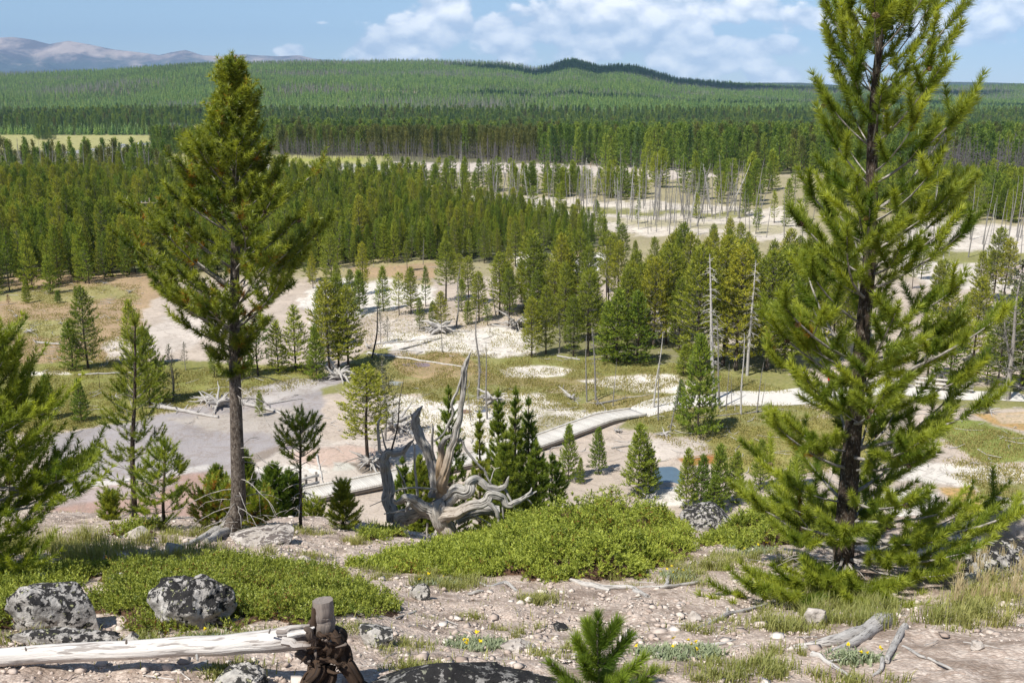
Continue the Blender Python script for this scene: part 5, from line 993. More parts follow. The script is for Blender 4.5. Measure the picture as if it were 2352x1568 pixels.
juniper('largest bright green juniper mound, right of the weathered stump', [(812, 1300), (890, 1262), (1010, 1250), (1130, 1236), (1260, 1205), (1500, 1205), (1572, 1222), (1572, 1290), (1480, 1318), (1380, 1330), (1290, 1345), (1180, 1328), (1000, 1322), (880, 1316)], lambda px, py: np.interp(px, [800, 1000, 1120, 1210, 1300, 1400, 1520, 1590], [.10, .12, .17, .40, .58, .62, .42, .2]) * np.interp(py, [1190, 1240, 1300, 1340], [1.0, 1, .62, .35]), .42, 1500, 2)
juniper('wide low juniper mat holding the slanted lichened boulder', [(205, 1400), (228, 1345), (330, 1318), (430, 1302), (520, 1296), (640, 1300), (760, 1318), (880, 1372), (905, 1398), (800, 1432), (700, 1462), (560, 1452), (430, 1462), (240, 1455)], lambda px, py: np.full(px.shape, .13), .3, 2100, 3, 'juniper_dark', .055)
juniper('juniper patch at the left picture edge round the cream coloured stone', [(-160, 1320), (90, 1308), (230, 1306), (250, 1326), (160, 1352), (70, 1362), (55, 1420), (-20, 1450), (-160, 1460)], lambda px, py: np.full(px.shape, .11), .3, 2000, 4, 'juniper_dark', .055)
juniper('sunlit juniper behind the open pine beside the black and white boulder', [(1610, 1252), (1700, 1222), (1800, 1203), (1960, 1196), (2040, 1212), (1960, 1240), (1800, 1252), (1700, 1266)], lambda px, py: np.interp(px, [1600, 1700, 1800, 1950, 2040], [.1, .28, .42, .45, .2]), .4, 1300, 5)
juniper('small juniper patch on the rim above the pink mud', [(205, 1224), (260, 1210), (330, 1205), (395, 1212), (390, 1232), (280, 1236)], lambda px, py: np.full(px.shape, .09), .25, 900, 6)
juniper('small juniper tuft under the left arm of the weathered stump', [(826, 1234), (860, 1224), (906, 1222), (912, 1242), (860, 1248)], lambda px, py: np.full(px.shape, .1), .2, 1200, 7)
slope_pine(201, 500, 1150, 1214, 0, 62, .03, 'low rusty orange and green pine bush around the curved stem foot', mat='needle_hero', nwh=6, per=7, twigs=6, old=.55, shape=(.4, .8, 1, 1, 1, .9))
slope_pine(202, 585, 1158, 1216, 0, 44, .03, 'rusty low pine bush directly right of the curved stem foot', mat='needle_hero', nwh=5, per=7, twigs=6, old=.5, shape=(.4, .8, 1, 1, 1, .9))
# ------------------------------------------------------------------ grass, gravel, litter
def blades(mb, rng, x, y, h, w, lean=.5, tint=(0, 1), flower=0.0, z=None):
    n = len(x); a = rng.random(n) * 6.283; ln = lean * rng.random(n) ** .7; d = np.stack([np.cos(a), np.sin(a), a * 0], 1); p = np.stack([x, y, (H(x, y) if z is None else z) - .01], 1); s = np.stack([-np.sin(a), np.cos(a), a * 0], 1) * (w / 2)[:, None] if np.ndim(w) else np.stack([-np.sin(a), np.cos(a), a * 0], 1) * w / 2
    m = p + d * (h * ln * .35)[:, None] + np.array([0, 0, 1.0]) * (h * .6)[:, None]; t = p + d * (h * ln)[:, None] + np.array([0, 0, 1.0]) * (h * (1 - ln * .25))[:, None]
    V = np.stack([p - s, p + s, m + s * .7, m - s * .7, t], 1).reshape(-1, 3); b = np.arange(n)[:, None] * 5; tt = tint[0] + (tint[1] - tint[0]) * rng.random(n)
    mb.add(V, [b + np.array([[0, 1, 2, 3]]), b + np.array([[3, 2, 4]])], 0, False, tint=np.repeat(tt, 5))
GRASS = [(1750, 1300, 130, 30, 900, .16, 0), (1840, 1420, 120, 34, 900, .14, 0), (1950, 1400, 120, 40, 1500, .2, -.3), (2120, 1420, 150, 34, 900, .2, -.2), (2270, 1400, 110, 50, 900, .26, .45), (2300, 1340, 80, 30, 300, .22, .3), (1640, 1290, 60, 22, 600, .16, 0), (1600, 1330, 60, 14, 300, .12, 0), (1700, 1540, 110, 26, 900, .12, -.2), (1800, 1440, 100, 20, 500, .12, 0), (1780, 1500, 60, 16, 300, .1, 0), (1640, 1560, 60, 14, 300, .1, 0),
         (300, 1270, 260, 26, 2000, .22, .25), (120, 1255, 160, 22, 1500, .24, .2), (480, 1285, 160, 16, 700, .14, 0), (240, 1310, 120, 14, 500, .12, -.2), (420, 1225, 160, 10, 800, .16, .1), (620, 1225, 120, 10, 500, .14, .1), (660, 1275, 130, 10, 350, .12, 0), (820, 1245, 30, 8, 350, .16, .5), (870, 1320, 60, 14, 400, .12, 0), (1030, 1340, 80, 16, 700, .14, -.1), (1238, 1378, 44, 10, 500, .13, 0), (1450, 1335, 90, 12, 300, .1, 0), (1560, 1300, 40, 22, 400, .16, 0), (560, 1465, 120, 8, 500, .10, -.3), (330, 1475, 130, 8, 500, .1, -.3), (40, 1470, 70, 14, 300, .1, 0), (530, 1542, 60, 12, 500, .1, -.2), (930, 1490, 60, 14, 300, .1, -.1), (960, 1540, 70, 12, 400, .1, -.1), (1110, 1560, 90, 10, 260, .1, 0), (1300, 1500, 70, 14, 260, .1, 0), (1200, 1450, 120, 14, 200, .09, 0), (1420, 1460, 70, 14, 160, .09, 0), (770, 1448, 80, 12, 400, .1, -.2), (1050, 1415, 90, 12, 160, .08, 0), (1650, 1440, 80, 16, 300, .1, 0), (880, 1205, 40, 10, 260, .3, .6), (1960, 1560, 120, 12, 260, .1, 0), (1490, 1555, 50, 12, 300, .11, 0), (700, 1225, 70, 8, 260, .1, .2)]
def build_grass():
    rng = np.random.default_rng(12); mb = MB()
    for (X, Y, rx, ry, n, h, ti) in GRASS:
        nt = max(6, n // 26); r = np.sqrt(rng.random(nt)); a = rng.random(nt) * 6.283; xs = []; ys = []; hs = []
        for k in range(nt):
            g = gpn(X + math.cos(a[k]) * r[k] * rx, Y + math.sin(a[k]) * r[k] * ry); m = int(26 * rng.uniform(.6, 2.4)); q = rng.normal(0, .028 * rng.uniform(.6, 2.2), (m, 2)); xs.append(g[0] + q[:, 0]); ys.append(g[1] + q[:, 1]); hs.append(h * rng.uniform(.35, 1.0) * rng.uniform(.5, 1, m))
        blades(mb, rng, np.concatenate(xs), np.concatenate(ys), np.concatenate(hs), .0055, .75, (max(0, .15 + ti * .6), min(1.0, .75 + ti * .5)))
    # pale seed heads at the right
    for k in range(60):
        g = gpn(rng.uniform(2180, 2352), rng.uniform(1330, 1450)); m = 14; blades(mb, rng, g[0] + rng.normal(0, .012, m), g[1] + rng.normal(0, .012, m), rng.uniform(.04, .09, m), .004, .5, (2, 2), z=np.full(m, g[2] + rng.uniform(.18, .32)))
    # sparse single blades everywhere on the gravel
    x = rng.uniform(-8, 8, 9000); y = rng.uniform(3.2, 13.2, 9000); k = (np.abs(x) < .66 * y + .6) & (fbm(x * 1.3, y * 1.3, None, 66, 3) > .05); blades(mb, rng, x[k], y[k], rng.uniform(.02, .08, k.sum()), .006, .9, (.1, 1))
    tag(link('grass', mb.mesh('grass', [M['grass']])), kind='stuff')
    # turf, sedge and seedlings of the basin, thicker where the ground is green
    mb = MB(); q = []
    for poly, n in [([(0, 850), (720, 835), (740, 880), (440, 935), (150, 990), (0, 1000)], 7000), ([(780, 845), (960, 808), (1600, 838), (1820, 900), (1650, 905), (1500, 935), (1250, 950), (900, 912)], 9000), ([(1440, 965), (1600, 930), (2000, 925), (2050, 1060), (1800, 1095), (1500, 1005)], 4000), ([(0, 645), (320, 630), (330, 850), (0, 860)], 5000), ([(2150, 960), (2352, 1000), (2352, 1240), (2200, 1100)], 2500), ([(880, 920), (1450, 930), (1250, 1030), (900, 990)], 1400), ([(820, 720), (1230, 700), (1230, 820), (850, 830)], 1500)]:
        P = np.array(poly); lo, hi = P.min(0), P.max(0); X = rng.uniform(lo[0], hi[0], n * 2); Y = rng.uniform(lo[1], hi[1], n * 2); k = in_poly(X, Y, poly) & (fbm(X / 30, Y / 12, None, 44, 3) > -.2); X, Y = X[k][:n], Y[k][:n]; r = ray(0, 0); d = (CAMZ) / np.maximum(.02, -np.tan(np.arctan((784 - Y) * PX / 1000) - PITCH)); x = (X - 1176) * PX / 1000 * (d * math.cos(PITCH) + CAMZ * math.sin(PITCH)); q.append(np.stack([x, d], 1))
    q = np.concatenate(q); q = np.repeat(q, 6, 0) + rng.normal(0, .30, (len(q) * 6, 2)); blades(mb, rng, q[:, 0], q[:, 1], rng.uniform(.05, .2, len(q)), .05, .8, (.1, 1))
    tag(link('sedge_turf', mb.mesh('sedge_turf', [M['sedge']])), kind='stuff')
M['sedge'] = m_needle('sedge turf', (.17, .18, .04), (.42, .35, .13), trans=.3, rand=0)
build_grass()
def build_gravel():
    rng = np.random.default_rng(3); n = 34000; base = np.array([(1, 0, 0), (-1, 0, 0), (0, 1, 0), (0, -1, 0), (0, 0, 1), (0, 0, -.6), (.6, .6, .5), (-.6, -.6, .5), (.6, -.6, .5), (-.6, .6, .5)], float)
    tri = np.array([(4, 6, 9), (4, 9, 7), (4, 7, 8), (4, 8, 6), (6, 0, 2), (6, 2, 9), (9, 2, 1), (9, 1, 7), (7, 1, 3), (7, 3, 8), (8, 3, 0), (8, 0, 6), (5, 2, 0), (5, 1, 2), (5, 3, 1), (5, 0, 3)])
    y = 3.0 + 10.6 * rng.random(n) ** 1.25; x = rng.uniform(-1, 1, n) * (.66 * y + .5); k = (fbm(x * .9, y * .9, None, 51, 3) + .2 * rng.normal(size=n)) > -.45; x, y = x[k], y[k]; n = len(x)
    s = .0058 * (rng.random(n) + .02) ** -.5; s = np.minimum(s, .038); V = base[None] * (1 + rng.normal(0, .33, (n, 10, 1))) * np.stack([s * rng.uniform(.8, 1.3, n), s * rng.uniform(.7, 1.2, n), s * rng.uniform(.4, .8, n)], 1)[:, None, :]
    a = rng.random(n) * 6.28; c, sn = np.cos(a)[:, None], np.sin(a)[:, None]; V = np.stack([V[..., 0] * c - V[..., 1] * sn, V[..., 0] * sn + V[..., 1] * c, V[..., 2]], -1); V += np.stack([x, y, H(x, y) + s * .2], 1)[:, None, :]
    F = (tri[None] + (np.arange(n) * 10)[:, None, None]).reshape(-1, 3); m, t, o = newmat('gravel stones'); at_ = attr(t, 'tint').outputs['Fac']; c = t.ramp(at_, [(0, (.22, .16, .13)), (.2, (.40, .32, .27)), (.6, (.60, .51, .44)), (1, (.76, .70, .63))]); nn = t.noise(pos(t), 90, 3, .6); c = t.mix(t.math('MULTIPLY', nn, .35), c, (.36, .28, .23)); princ(t, o, c, .92, .15)
    tag(link('gravel', mesh('gravel', V.reshape(-1, 3), [F], [m], {'tint': np.repeat(np.clip(rng.beta(2.4, 2.0, n), 0, 1), 10)}, None, False)), kind='stuff')
    mb = MB()
    for k in range(420):
        y = rng.uniform(3.2, 13); x = rng.uniform(-1, 1) * (.64 * y + .4); a = rng.random() * 6.28; L = rng.uniform(.03, .22); r = rng.uniform(.0015, .005); q = np.array([[x, y], [x + math.cos(a) * L * .5, y + math.sin(a) * L * .5 + rng.normal(0, .01)], [x + math.cos(a) * L, y + math.sin(a) * L]]); P = np.c_[q, H(q[:, 0], q[:, 1]) + r + .006]; V, F, w = tube(P, [r, r * .9, r * .5], 4, seed=k); mb.add(V, F, 0, False, wood=w)
    tag(link('twig_litter', mb.mesh('twig_litter', [M['driftwood']])), kind='stuff')
build_gravel()
def herb(X, Y, rx, ry, label, fl=.05, n=900, h=.06):
    rng = np.random.default_rng(int(X)); o = gpn(X, Y); r = np.sqrt(rng.random(n)); a = rng.random(n) * 6.283; P = np.array([gpn(X + math.cos(q) * s * rx, Y + math.sin(q) * s * ry) for q, s in zip(a[:70], r[:70])]); c = rng.integers(0, 70, n); x = P[c, 0] + rng.normal(0, .035, n); y = P[c, 1] + rng.normal(0, .035, n)
    e = empty('flower_clump', o, label, 'wildflowers'); mb = MB(); blades(mb, rng, x, y, rng.uniform(.4, 1, n) * h, .012, .9, (0, 1)); V = mb.V; mb.V = [v - o for v in V]; link('leaves', mb.mesh('leaves', [M['herb']]), e)
    m = int(n * fl); mb = MB(); c = rng.integers(0, n, m); z = H(x[c], y[c]) + h * rng.uniform(.8, 1.25, m)
    for k in range(3): blades(mb, rng, x[c] + rng.normal(0, .004, m), y[c] + rng.normal(0, .004, m), np.full(m, .016), .016, 1.3, (2, 2), z=z)
    V = mb.V; mb.V = [v - o for v in V]; link('flowers', mb.mesh('flowers', [M['herb']]), e)
herb(1095, 1482, 70, 14, 'silvery mat of yellow flowers right of the torn root plate', .006, 900); herb(1560, 1502, 95, 16, 'larger silvery mat of yellow flowers below the low pine branches', .006, 1200); herb(1560, 1322, 40, 12, 'little yellow flowered clump at the right end of the big juniper', .012, 500); herb(1725, 1266, 70, 14, 'pale herb patch dotted yellow in front of the sunlit juniper', .006, 700); herb(1960, 1490 + 20, 50, 9, 'yellow flowers under the split log chunk', .01, 400); herb(1010, 1338, 60, 8, 'yellow flowers in the grass just below the big juniper', .012, 300); herb(470, 1470, 40, 7, 'grey green herb mat below the slanted lichened boulder', .004, 400)
# ------------------------------------------------------------------ standing dead trees
def snag_mesh(seed, h, r, nb, bl, mat, lean=0.0, bw=1.0, sides=7, base_pale=False):
    rng = np.random.default_rng(seed); mb = MB(); P = spline([(0, 0, -.2), rng.normal(0, .01 * h, 3) * (1, 1, 0) + (lean * .3 * h, 0, h * .35), rng.normal(0, .012 * h, 3) * (1, 1, 0) + (lean * .65 * h, 0, h * .7), (lean * h, 0, h)], 12)
    rr = r * np.linspace(1, .12, 12) ** .8; V, F, w = tube(P, rr, sides, .12, seed); mb.add(V, F, 0, True, wood=w); tr = mb; bm = MB()
    for i in range(nb):
        t = rng.uniform(.22, .97); b = np.array([np.interp(t, np.linspace(0, 1, 12), P[:, k]) for k in range(3)]); a = rng.random() * 6.283; o = np.array([math.cos(a), math.sin(a), 0]); L = bl * h * rng.uniform(.3, 1) * (1.15 - t) ** .5
        q = np.linspace(0, 1, 5)[:, None]; Q = b + o * L * q + np.array([0, 0, 1.0]) * L * (rng.uniform(-.15, .5) * q - rng.uniform(.2, .8) * q ** 2) + rng.normal(0, .05, (5, 3)) * L * q; V, F, w = tube(Q, np.linspace(r * .16, r * .05, 5) * bw, 4, cap=False, seed=i); bm.add(V, F, 0, False, wood=w)
        if L > .5:
            for j in range(2): d = unit(o + rng.normal(0, .8, 3)); s = Q[rng.integers(1, 4)]; V, F, w = tube([s, s + d * L * .25, s + d * L * .42 - (0, 0, .1 * L)], np.linspace(r * .1, r * .04, 3) * bw, 3, cap=False); bm.add(V, F, 0, False, wood=w)
    return tr.mesh('trunk', [M[mat]]), (bm.mesh('branches', [M[mat]]) if nb else None), h
M['snag'] = m_weather('bare grey dead trunk', (.15, .14, .13), (.38, .36, .335), scale=30)
M['snag_far'] = m_weather('distant grey dead wood', (.10, .09, .095), (.22, .20, .205), scale=10)
SN = {'pole': [snag_mesh(400 + i, 9.0, .12, 9, .05, 'snag') for i in range(3)], 'branchy': [snag_mesh(410 + i, 9.0, .13, 90, .12, 'snag_pale', bw=.9) for i in range(2)], 'spiky': [snag_mesh(420 + i, 9.0, .13, 60, .10, 'snag', bw=.85) for i in range(3)], 'dark': [snag_mesh(430, 7.0, .10, 4, .03, 'snag_dark')], 'pale': [snag_mesh(440 + i, 9.0, .12, 12, .06, 'snag_pale') for i in range(2)], 'far': [snag_mesh(450 + i, 10.0,   .15, 55, .13, 'snag_far', bw=1.5, sides=4) for i in range(3)]}
SNSRC = {}
def put_snag(kind, b, h, label, group=None, lean=0.0, rz=None, w=1.0):
    k = PR.randrange(len(SN[kind])); tm, bm, hp = SN[kind][k]; s = h / hp; e = empty('dead_tree', b, label, 'dead tree', group); e.scale = (s * w, s * w, s); e.rotation_mode = 'ZYX'
    e.rotation_euler = (PR.gauss(0, .02), lean, 0); t = link('trunk', tm, e); t.rotation_euler[2] = 0; q = link('branches', bm, e) if bm else None; SNSRC.setdefault((kind, k), (t, q)); return e
def snag_px(kind, X, Yb, Xt, Yt, label, group=None, w=1.0):
    b = gp(X, Yb); h = top_z(b, Yt) - b[2]; dx = (at_y(Xt, Yt, b[1]) - b)[0]; return put_snag(kind, b, math.hypot(h, dx), label, group, math.atan2(dx, h), w=w)
for a in [('dark', 854, 822, 874, 664, 'charred black leaning pole at the end of the long white log'), ('spiky', 1097, 916, 1097, 700, 'tall grey dead trunk right behind the tip of the weathered stump'), ('pole', 1119, 962, 1116, 784, 'thin bent dead trunk with a whitened base right of the tall grey one'), ('pole', 1081, 966, 1072, 882, 'short thin dead stem left of the whitened thin trunk'), ('pole', 1016, 809, 1014, 722, 'dead stem below the round open pine on the white flat'), ('pole', 1348, 922, 1347, 770, 'straight thin dead trunk in front of the grove, left of two'), ('spiky', 1368, 920, 1360, 752, 'dead trunk with side stubs, right of the straight thin one'), ('pole', 1408, 932, 1416, 830, 'slim dead pole beside the fallen log with the root end'), ('pale', 1501, 936, 1522, 760, 'pale leaning dead trunk where the path leaves the boardwalk'), ('pole', 1512, 966, 1516, 820, 'thin dead trunk just right of the pale leaning one'), ('pole', 1539, 989, 1562, 868, 'small leaning dead stem in front of the dense path side pine'), ('dark', 899, 1032, 927, 872, 'dark leaning dead stem above the tangled branches'),
          ('spiky', 1047, 752, 1057, 612, 'dead branched trunk on the dead brush island'), ('pole', 1140, 730, 1128, 640, 'dead stem in the clump over the brushwood'), ('pole', 1120, 728, 1100, 650, 'leaning dead stem left in the clump over the brushwood'),
          ('branchy', 1640, 920, 1632, 585, 'white dead tree full of drooping branches, left of two'), ('pole', 1653, 938, 1647, 730, 'bare trunk touching the left white branched snag'), ('branchy', 1716, 862, 1735, 596, 'white dead tree full of drooping branches, right of two'), ('pale', 1702, 952, 1709, 764, 'dead trunk below the right white branched snag'), ('pole', 1668, 942, 1675, 836, 'short dead pole on the path edge, second from the white branched snag'), ('pole', 1681, 930, 1680, 860, 'shortest dead pole on the path edge'), ('pole', 1738, 948, 1755, 832, 'leaning dead pole right of the path edge poles'), ('pole', 1748, 940, 1758, 870, 'thin dead pole close to the leaning path edge pole'), ('spiky', 2318, 916, 2308, 668, 'grey dead trunk with stubs inside the lichened pine'), ('dark', 228, 891, 225, 848, 'short black post like stem in the green turf'), ('dark', 397, 921, 397, 798, 'dark dead stem beside the broad dense pine'), ('dark', 72, 942, 70, 880, 'short dark dead stem in the turf at the left'), ('pole', 1394, 700, 1393, 600, 'white streaked dead trunk in the back of the grove'), ('spiky', 972, 608, 974, 545, 'grey dead spire at the edge of the dense forest'),
          ('pale', 1678, 486, 1724, 374, 'white dead trunk leaning far right over the white flats'), ('spiky', 1600, 520, 1632, 375, 'tall leaning grey dead trunk in the white flats'), ('spiky', 1590, 500, 1592, 384, 'straight branched grey dead trunk in the white flats')]:
    snag_px(*a)
def snags(poly, n, hr, kinds, label, group, seed, lean=.05, w=1.0, clump=0):
    rng = np.random.default_rng(seed); P = sample(poly, 2.0, seed); P = P[P[:, 1] < 900]
    if clump:
        c = P[rng.choice(len(P), clump)]; d = np.min(np.hypot(P[:, None, 0] - c[None, :, 0], (P[:, None, 1] - c[None, :, 1]) * .5), 1); pr = np.exp(-d / 4.0) + .06
    else: pr = np.ones(len(P))
    for k in rng.choice(len(P), min(n, len(P)), False, pr / pr.sum()): put_snag(kinds[rng.integers(len(kinds))], P[k], rng.uniform(*hr), label, group, float(rng.normal(0, lean)), w=w * rng.uniform(.8, 1.15))
snags([(960, 456), (1180, 454), (1480, 466), (1700, 482), (1700, 545), (1480, 545), (1300, 515), (1150, 490)], 150, (4, 11), ['pole', 'pole', 'spiky', 'spiky', 'spiky', 'branchy'], 'bare grey dead trunk among many on the central white flats', 'dead trunks on the central flats', 51, .09, .72, 18)
snags([(1500, 480), (1860, 495), (1860, 570), (1640, 545), (1500, 540)], 26, (6, 12), ['pole', 'pole', 'spiky'], 'bare grey dead trunk on the white ground left of the open pine', 'dead trunks left of the open pine', 52, .1, .8)
snags([(2060, 540), (2352, 545), (2352, 680), (2110, 660)], 30, (6, 11), ['pole', 'pole', 'pole', 'pale'], 'thin bare dead trunk on the white flats right of the open pine', 'dead trunks right of the open pine', 53, .07, .8, 8)
snags([(640, 402), (960, 400), (1250, 408), (1250, 424), (960, 424), (640, 424)], 30, (6, 10), ['pole', 'pole', 'spiky'], 'thin dead trunk in front of the distant pale pond', 'dead trunks before the pale pond', 54, .06, 1.0)
snags([(-20, 420), (470, 420), (470, 404), (-20, 404)], 20, (7, 11), ['spiky', 'spiky', 'pole'], 'grey dead tree in the tall band of pines behind the dense forest', 'dead trees behind the dense forest', 55, .05, 1.1)
for kd in ('far',):
    for k in range(3):
        b = gp(1060 + 60 * k, 377); t = put_snag('far', b, 10.0, 'grey dead tree at the near edge of the far dead wood', 'dead trees edging the far dead wood'); 
FS = [SNSRC[('far', k)] for k in range(3) if ('far', k) in SNSRC]
q1 = sample([(640, 364), (900, 370), (1230, 380), (1520, 394), (1500, 372), (1230, 356), (900, 348), (640, 350)], 3.3, 61, .8); q1 = q1[fbm(q1[:, 0] / 30, q1[:, 1] / 30, None, 17, 3) > -.05]; q2 = sample([(2090, 448), (2352, 458), (2600, 470), (2600, 420), (2352, 405), (2100, 398)], 2.9, 62, .8); q3 = sample([(-300, 412), (460, 412), (460, 395), (-300, 392)], 5.5, 63, .5)
q4 = sample([(900, 320), (1700, 330), (2352, 360), (2352, 300), (1200, 300)], 14, 64, .35)
q = np.concatenate([q1, q2, q3, q4]); n = len(q); s = rg.uniform(.35, .85, n) * np.where((q[:, 0] > 60) & (q[:, 1] < 330), 1.5, 1.0) * np.where(q[:, 1] > 480, 1.15, 1.0); scatter('far_dead_wood', q, np.stack([s * .9, s * .9, s], 1), rg.integers(0, len(FS), n), FS, 5)
# ------------------------------------------------------------------ fallen trunks and root wads
def wad(label, X, Y, w, seed, n=9, mat='driftwood', name='root_wad', cat='root wad', group=None, up=.6):
    rng = np.random.default_rng(seed); b = gp(X, Y); u = PX / 1000 * depth_of(b) * w; e = empty(name, b, label, cat, group); mb = MB()
    for i in range(n):
        a = rng.random() * 6.28; L = u * rng.uniform(.35, .75); q = np.linspace(0, 1, 6)[:, None]; Q = np.array([0, 0, u * .12]) + np.array([math.cos(a), math.sin(a), 0]) * L * q + np.array([0, 0, 1.0]) * L * (rng.uniform(0, up * 1.6) * q - rng.uniform(.2, .8) * up * q ** 2) + np.cumsum(rng.normal(0, .05, (6, 3)), 0) * L; Q[:, 2] = np.maximum(Q[:, 2], .02)
        V, F, wd = tube(Q, np.linspace(u * .07, u * .012, 6) * rng.uniform(.6, 1.2), 6, .2, i); mb.add(V, F, 0, True, wood=wd)
    link('roots', mb.mesh('roots', [M[mat]]), e); return e
def trunk_px(label, X0, Y0, X1, Y1, r0, r1, mat='driftwood', branches=0, roots=0, seed=0, group=None, name='fallen_log', cat='fallen log', lift=0.0):
    a = gp(X0, Y0); c = gp(X1, Y1); u = PX / 1000 * depth_of(a); e = empty(name, a, label, cat, group); rng = np.random.default_rng(seed + int(X0)); n = 12; q = np.linspace(0, 1, n)[:, None]; P = a + (c - a) * q; P[:, 2] = H(P[:, 0], P[:, 1]) + np.linspace(r0, r1, n) * u * .8 + lift * (1 - q[:, 0]); P += rng.normal(0, .012, (n, 3)) * np.linalg.norm(c - a) * .3
    V, F, w = tube(P - a, np.linspace(r0, r1, n) * u, 8, .1, seed); mb = MB(); mb.add(V, F, 0, True, wood=w); link('trunk', mb.mesh('trunk', [M[mat]]), e); mb = MB(); L = np.linalg.norm(c - a)
    for i in range(branches):
        t = rng.uniform(.3, 1); s = a * 0 + np.array([np.interp(t, q[:, 0], P[:, k]) for k in range(3)]) - a; d = unit(np.array([rng.normal(), rng.normal(), abs(rng.normal()) + .3])); l = L * rng.uniform(.05, .16); Q = [s, s + d * l * .5, s + d * l + rng.normal(0, .1, 3) * l]; V, F, w = tube(Q, [u * r1 * .7, u * r1 * .5, u * r1 * .2], 4, cap=False, seed=i); mb.add(V, F, 0, False, wood=w)
    for i in range(roots):
        d = unit(rng.normal(size=3) - .5 * unit(c - a)); l = u * r0 * rng.uniform(3, 6); s = P[0] - a; Q = [s, s + d * l * .5 + rng.normal(0, .08, 3) * l, s + d * l]; V, F, w = tube(Q, [u * r0 * .5, u * r0 * .35, u * r0 * .1], 5, .2, i); mb.add(V, F, 0, True, wood=w)
    if branches or roots: link('branches' if branches else 'roots', mb.mesh('branches', [M[mat]]), e)
    return e
for a in [('long white fallen trunk lying across the marsh by the purple pool', 846, 813, 1062, 843, 3.2, 1.6, 'snag_pale', 0, 3), ('short white fallen trunk above the long one', 892, 805, 972, 808, 2, 1.2, 'snag_pale'), ('fallen trunk with torn roots lying on the grey mud edge', 370, 938, 502, 960, 5.5, 3.2, 'driftwood', 6, 9), ('long tapering fallen trunk right of the curved stem on the mud', 560, 930, 720, 966, 4.5, 1.5, 'driftwood', 14, 6), ('fallen pole pointing right over the grey mud', 612, 930, 694, 916, 3, 1.2, 'driftwood', 5), ('grey trunk lying in the turf under the tan meadow', 180, 862, 302, 857, 2.6, 1.6), ('grey log with a knob end in the tan meadow', 82, 788, 140, 792, 3, 2, 'driftwood', 0, 4), ('dark fallen trunk at the turf edge by the small conical pine', 233, 958, 300, 969, 2.8, 1.6, 'snag'), ('fallen pole through the dead brush on the white flat', 860, 792, 1020, 777, 2, 1), ('arched fallen pole by the thin pines of the flat', 918, 805, 1013, 778, 2.5, 1, 'snag', 6), ('fallen trunk at the foot of the grove', 1280, 819, 1332, 827, 2.5, 1.5, 'driftwood', 5), ('grey trunk with roots by the slim dead pole', 1372, 930, 1448, 912, 3.2, 1.4, 'snag', 2, 7), ('white trunk with roots up in the marsh', 1318, 918, 1282, 888, 3, 1.5, 'snag_pale', 4, 9), ('fallen trunk lying on the sinter under the young pines', 1405, 1030, 1500, 1016, 2.4, 1, 'snag'), ('dead branchy trunk leaning out of the tangled branches', 925, 1000, 880, 920, 5, 2.5, 'driftwood', 20), ('thick dead trunk in the tangled branches', 955, 1008, 895, 950, 6, 3, 'driftwood', 16), ('bleached trunk by the lichened pine', 2352, 893, 2300, 880, 4, 3, 'snag_pale'), ('long white trunk through the far green behind the open pine', 2040, 872, 2130, 884, 3.5, 2, 'snag_pale', 6), ('fallen trunk right of the dense path side pine', 1750, 945, 1600, 960, 2, 1.2, 'snag'),
          ('fallen trunk among the brushwood at the grove gap', 1130, 748, 1210, 757, 2.5, 1.3, 'driftwood', 9), ('grey fallen trunk at the back of the dead brush island', 960, 760, 1080, 762, 2.2, 1.2, 'snag', 10), ('leaning fallen pole by the mud shore', 745, 868, 800, 870, 2.5, 1.5, 'driftwood', 6), ('grey log on the far white flat below the forest', 975, 470, 1040, 474, 1.5, 1), ('broken white pole beside the boardwalk railing', 727, 1046, 742, 1108, 2.6, 1.4, 'snag_pale', 3)]:
    trunk_px(*a)
for i, a in enumerate([('grey root wad with spread arms in the tan meadow', 68, 765, 26, 1), ('pale curled root by the small turf pine', 262, 918, 30, 2), ('white root claws right of the curled one in the turf', 288, 912, 18, 3), ('large tangle of dead limbs on the grey mud behind the curved stem', 505, 935, 70, 4, 26), ('second tangle of dead limbs left of the curved stem', 470, 925, 50, 5, 20), ('upturned roots of the mud edge trunk', 368, 938, 26, 6, 12), ('tangled dead branches under the grey green shaggy pine', 905, 985, 80, 7, 40), ('dark twigs on the ground under the grey green shaggy pine', 850, 1070, 70, 8, 30), ('white gnarled root on the turf beside the boardwalk', 1418, 992, 26, 9, 12), ('branching white root by the small leaning dead stem', 1525, 1000, 34, 10, 14), ('small grey root by the trunk with roots in the marsh', 1312, 916, 26, 11, 14), ('brown root stub on the sinter, left of the slim dead pole', 1342, 946, 12, 12), ('grey root wad by the bright conical young pine', 1412, 1080, 24, 13, 14), ('dead branches at the blue pool edge', 1490, 1152, 34, 14, 12), ('brush of fallen limbs behind the two thin trunks', 1130, 925, 60, 15, 24), ('brushwood heap at the grove gap', 1185, 752, 60, 16, 30), ('brush on the dead brush island', 1010, 764, 70, 17, 26), ('white roots behind the open pine by the railing', 2080, 890, 40, 18, 12), ('pale branch fan on the turf right of the open pine', 2270, 948, 44, 19, 14), ('short grey root piece in the upper tan meadow', 180, 700, 16, 20, 6), ('grey root twist in the tan meadow near the pair of pines', 140, 745, 16, 21, 7), ('small root piece left in the tan meadow', 40, 728, 18, 22, 7), ('little curled root at the forest edge', 240, 652, 14, 23, 6), ('dark twiggy root near the meadow pines', 300, 672, 18, 24, 9), ('root knob near the meadow edge pine', 262, 802, 10, 25, 6), ('low brush along the mud shore', 780, 872, 70, 26, 24), ('dead roots by the charred pole', 845, 800, 26, 27, 12)]):
    wad(*a[:5], *a[5:])
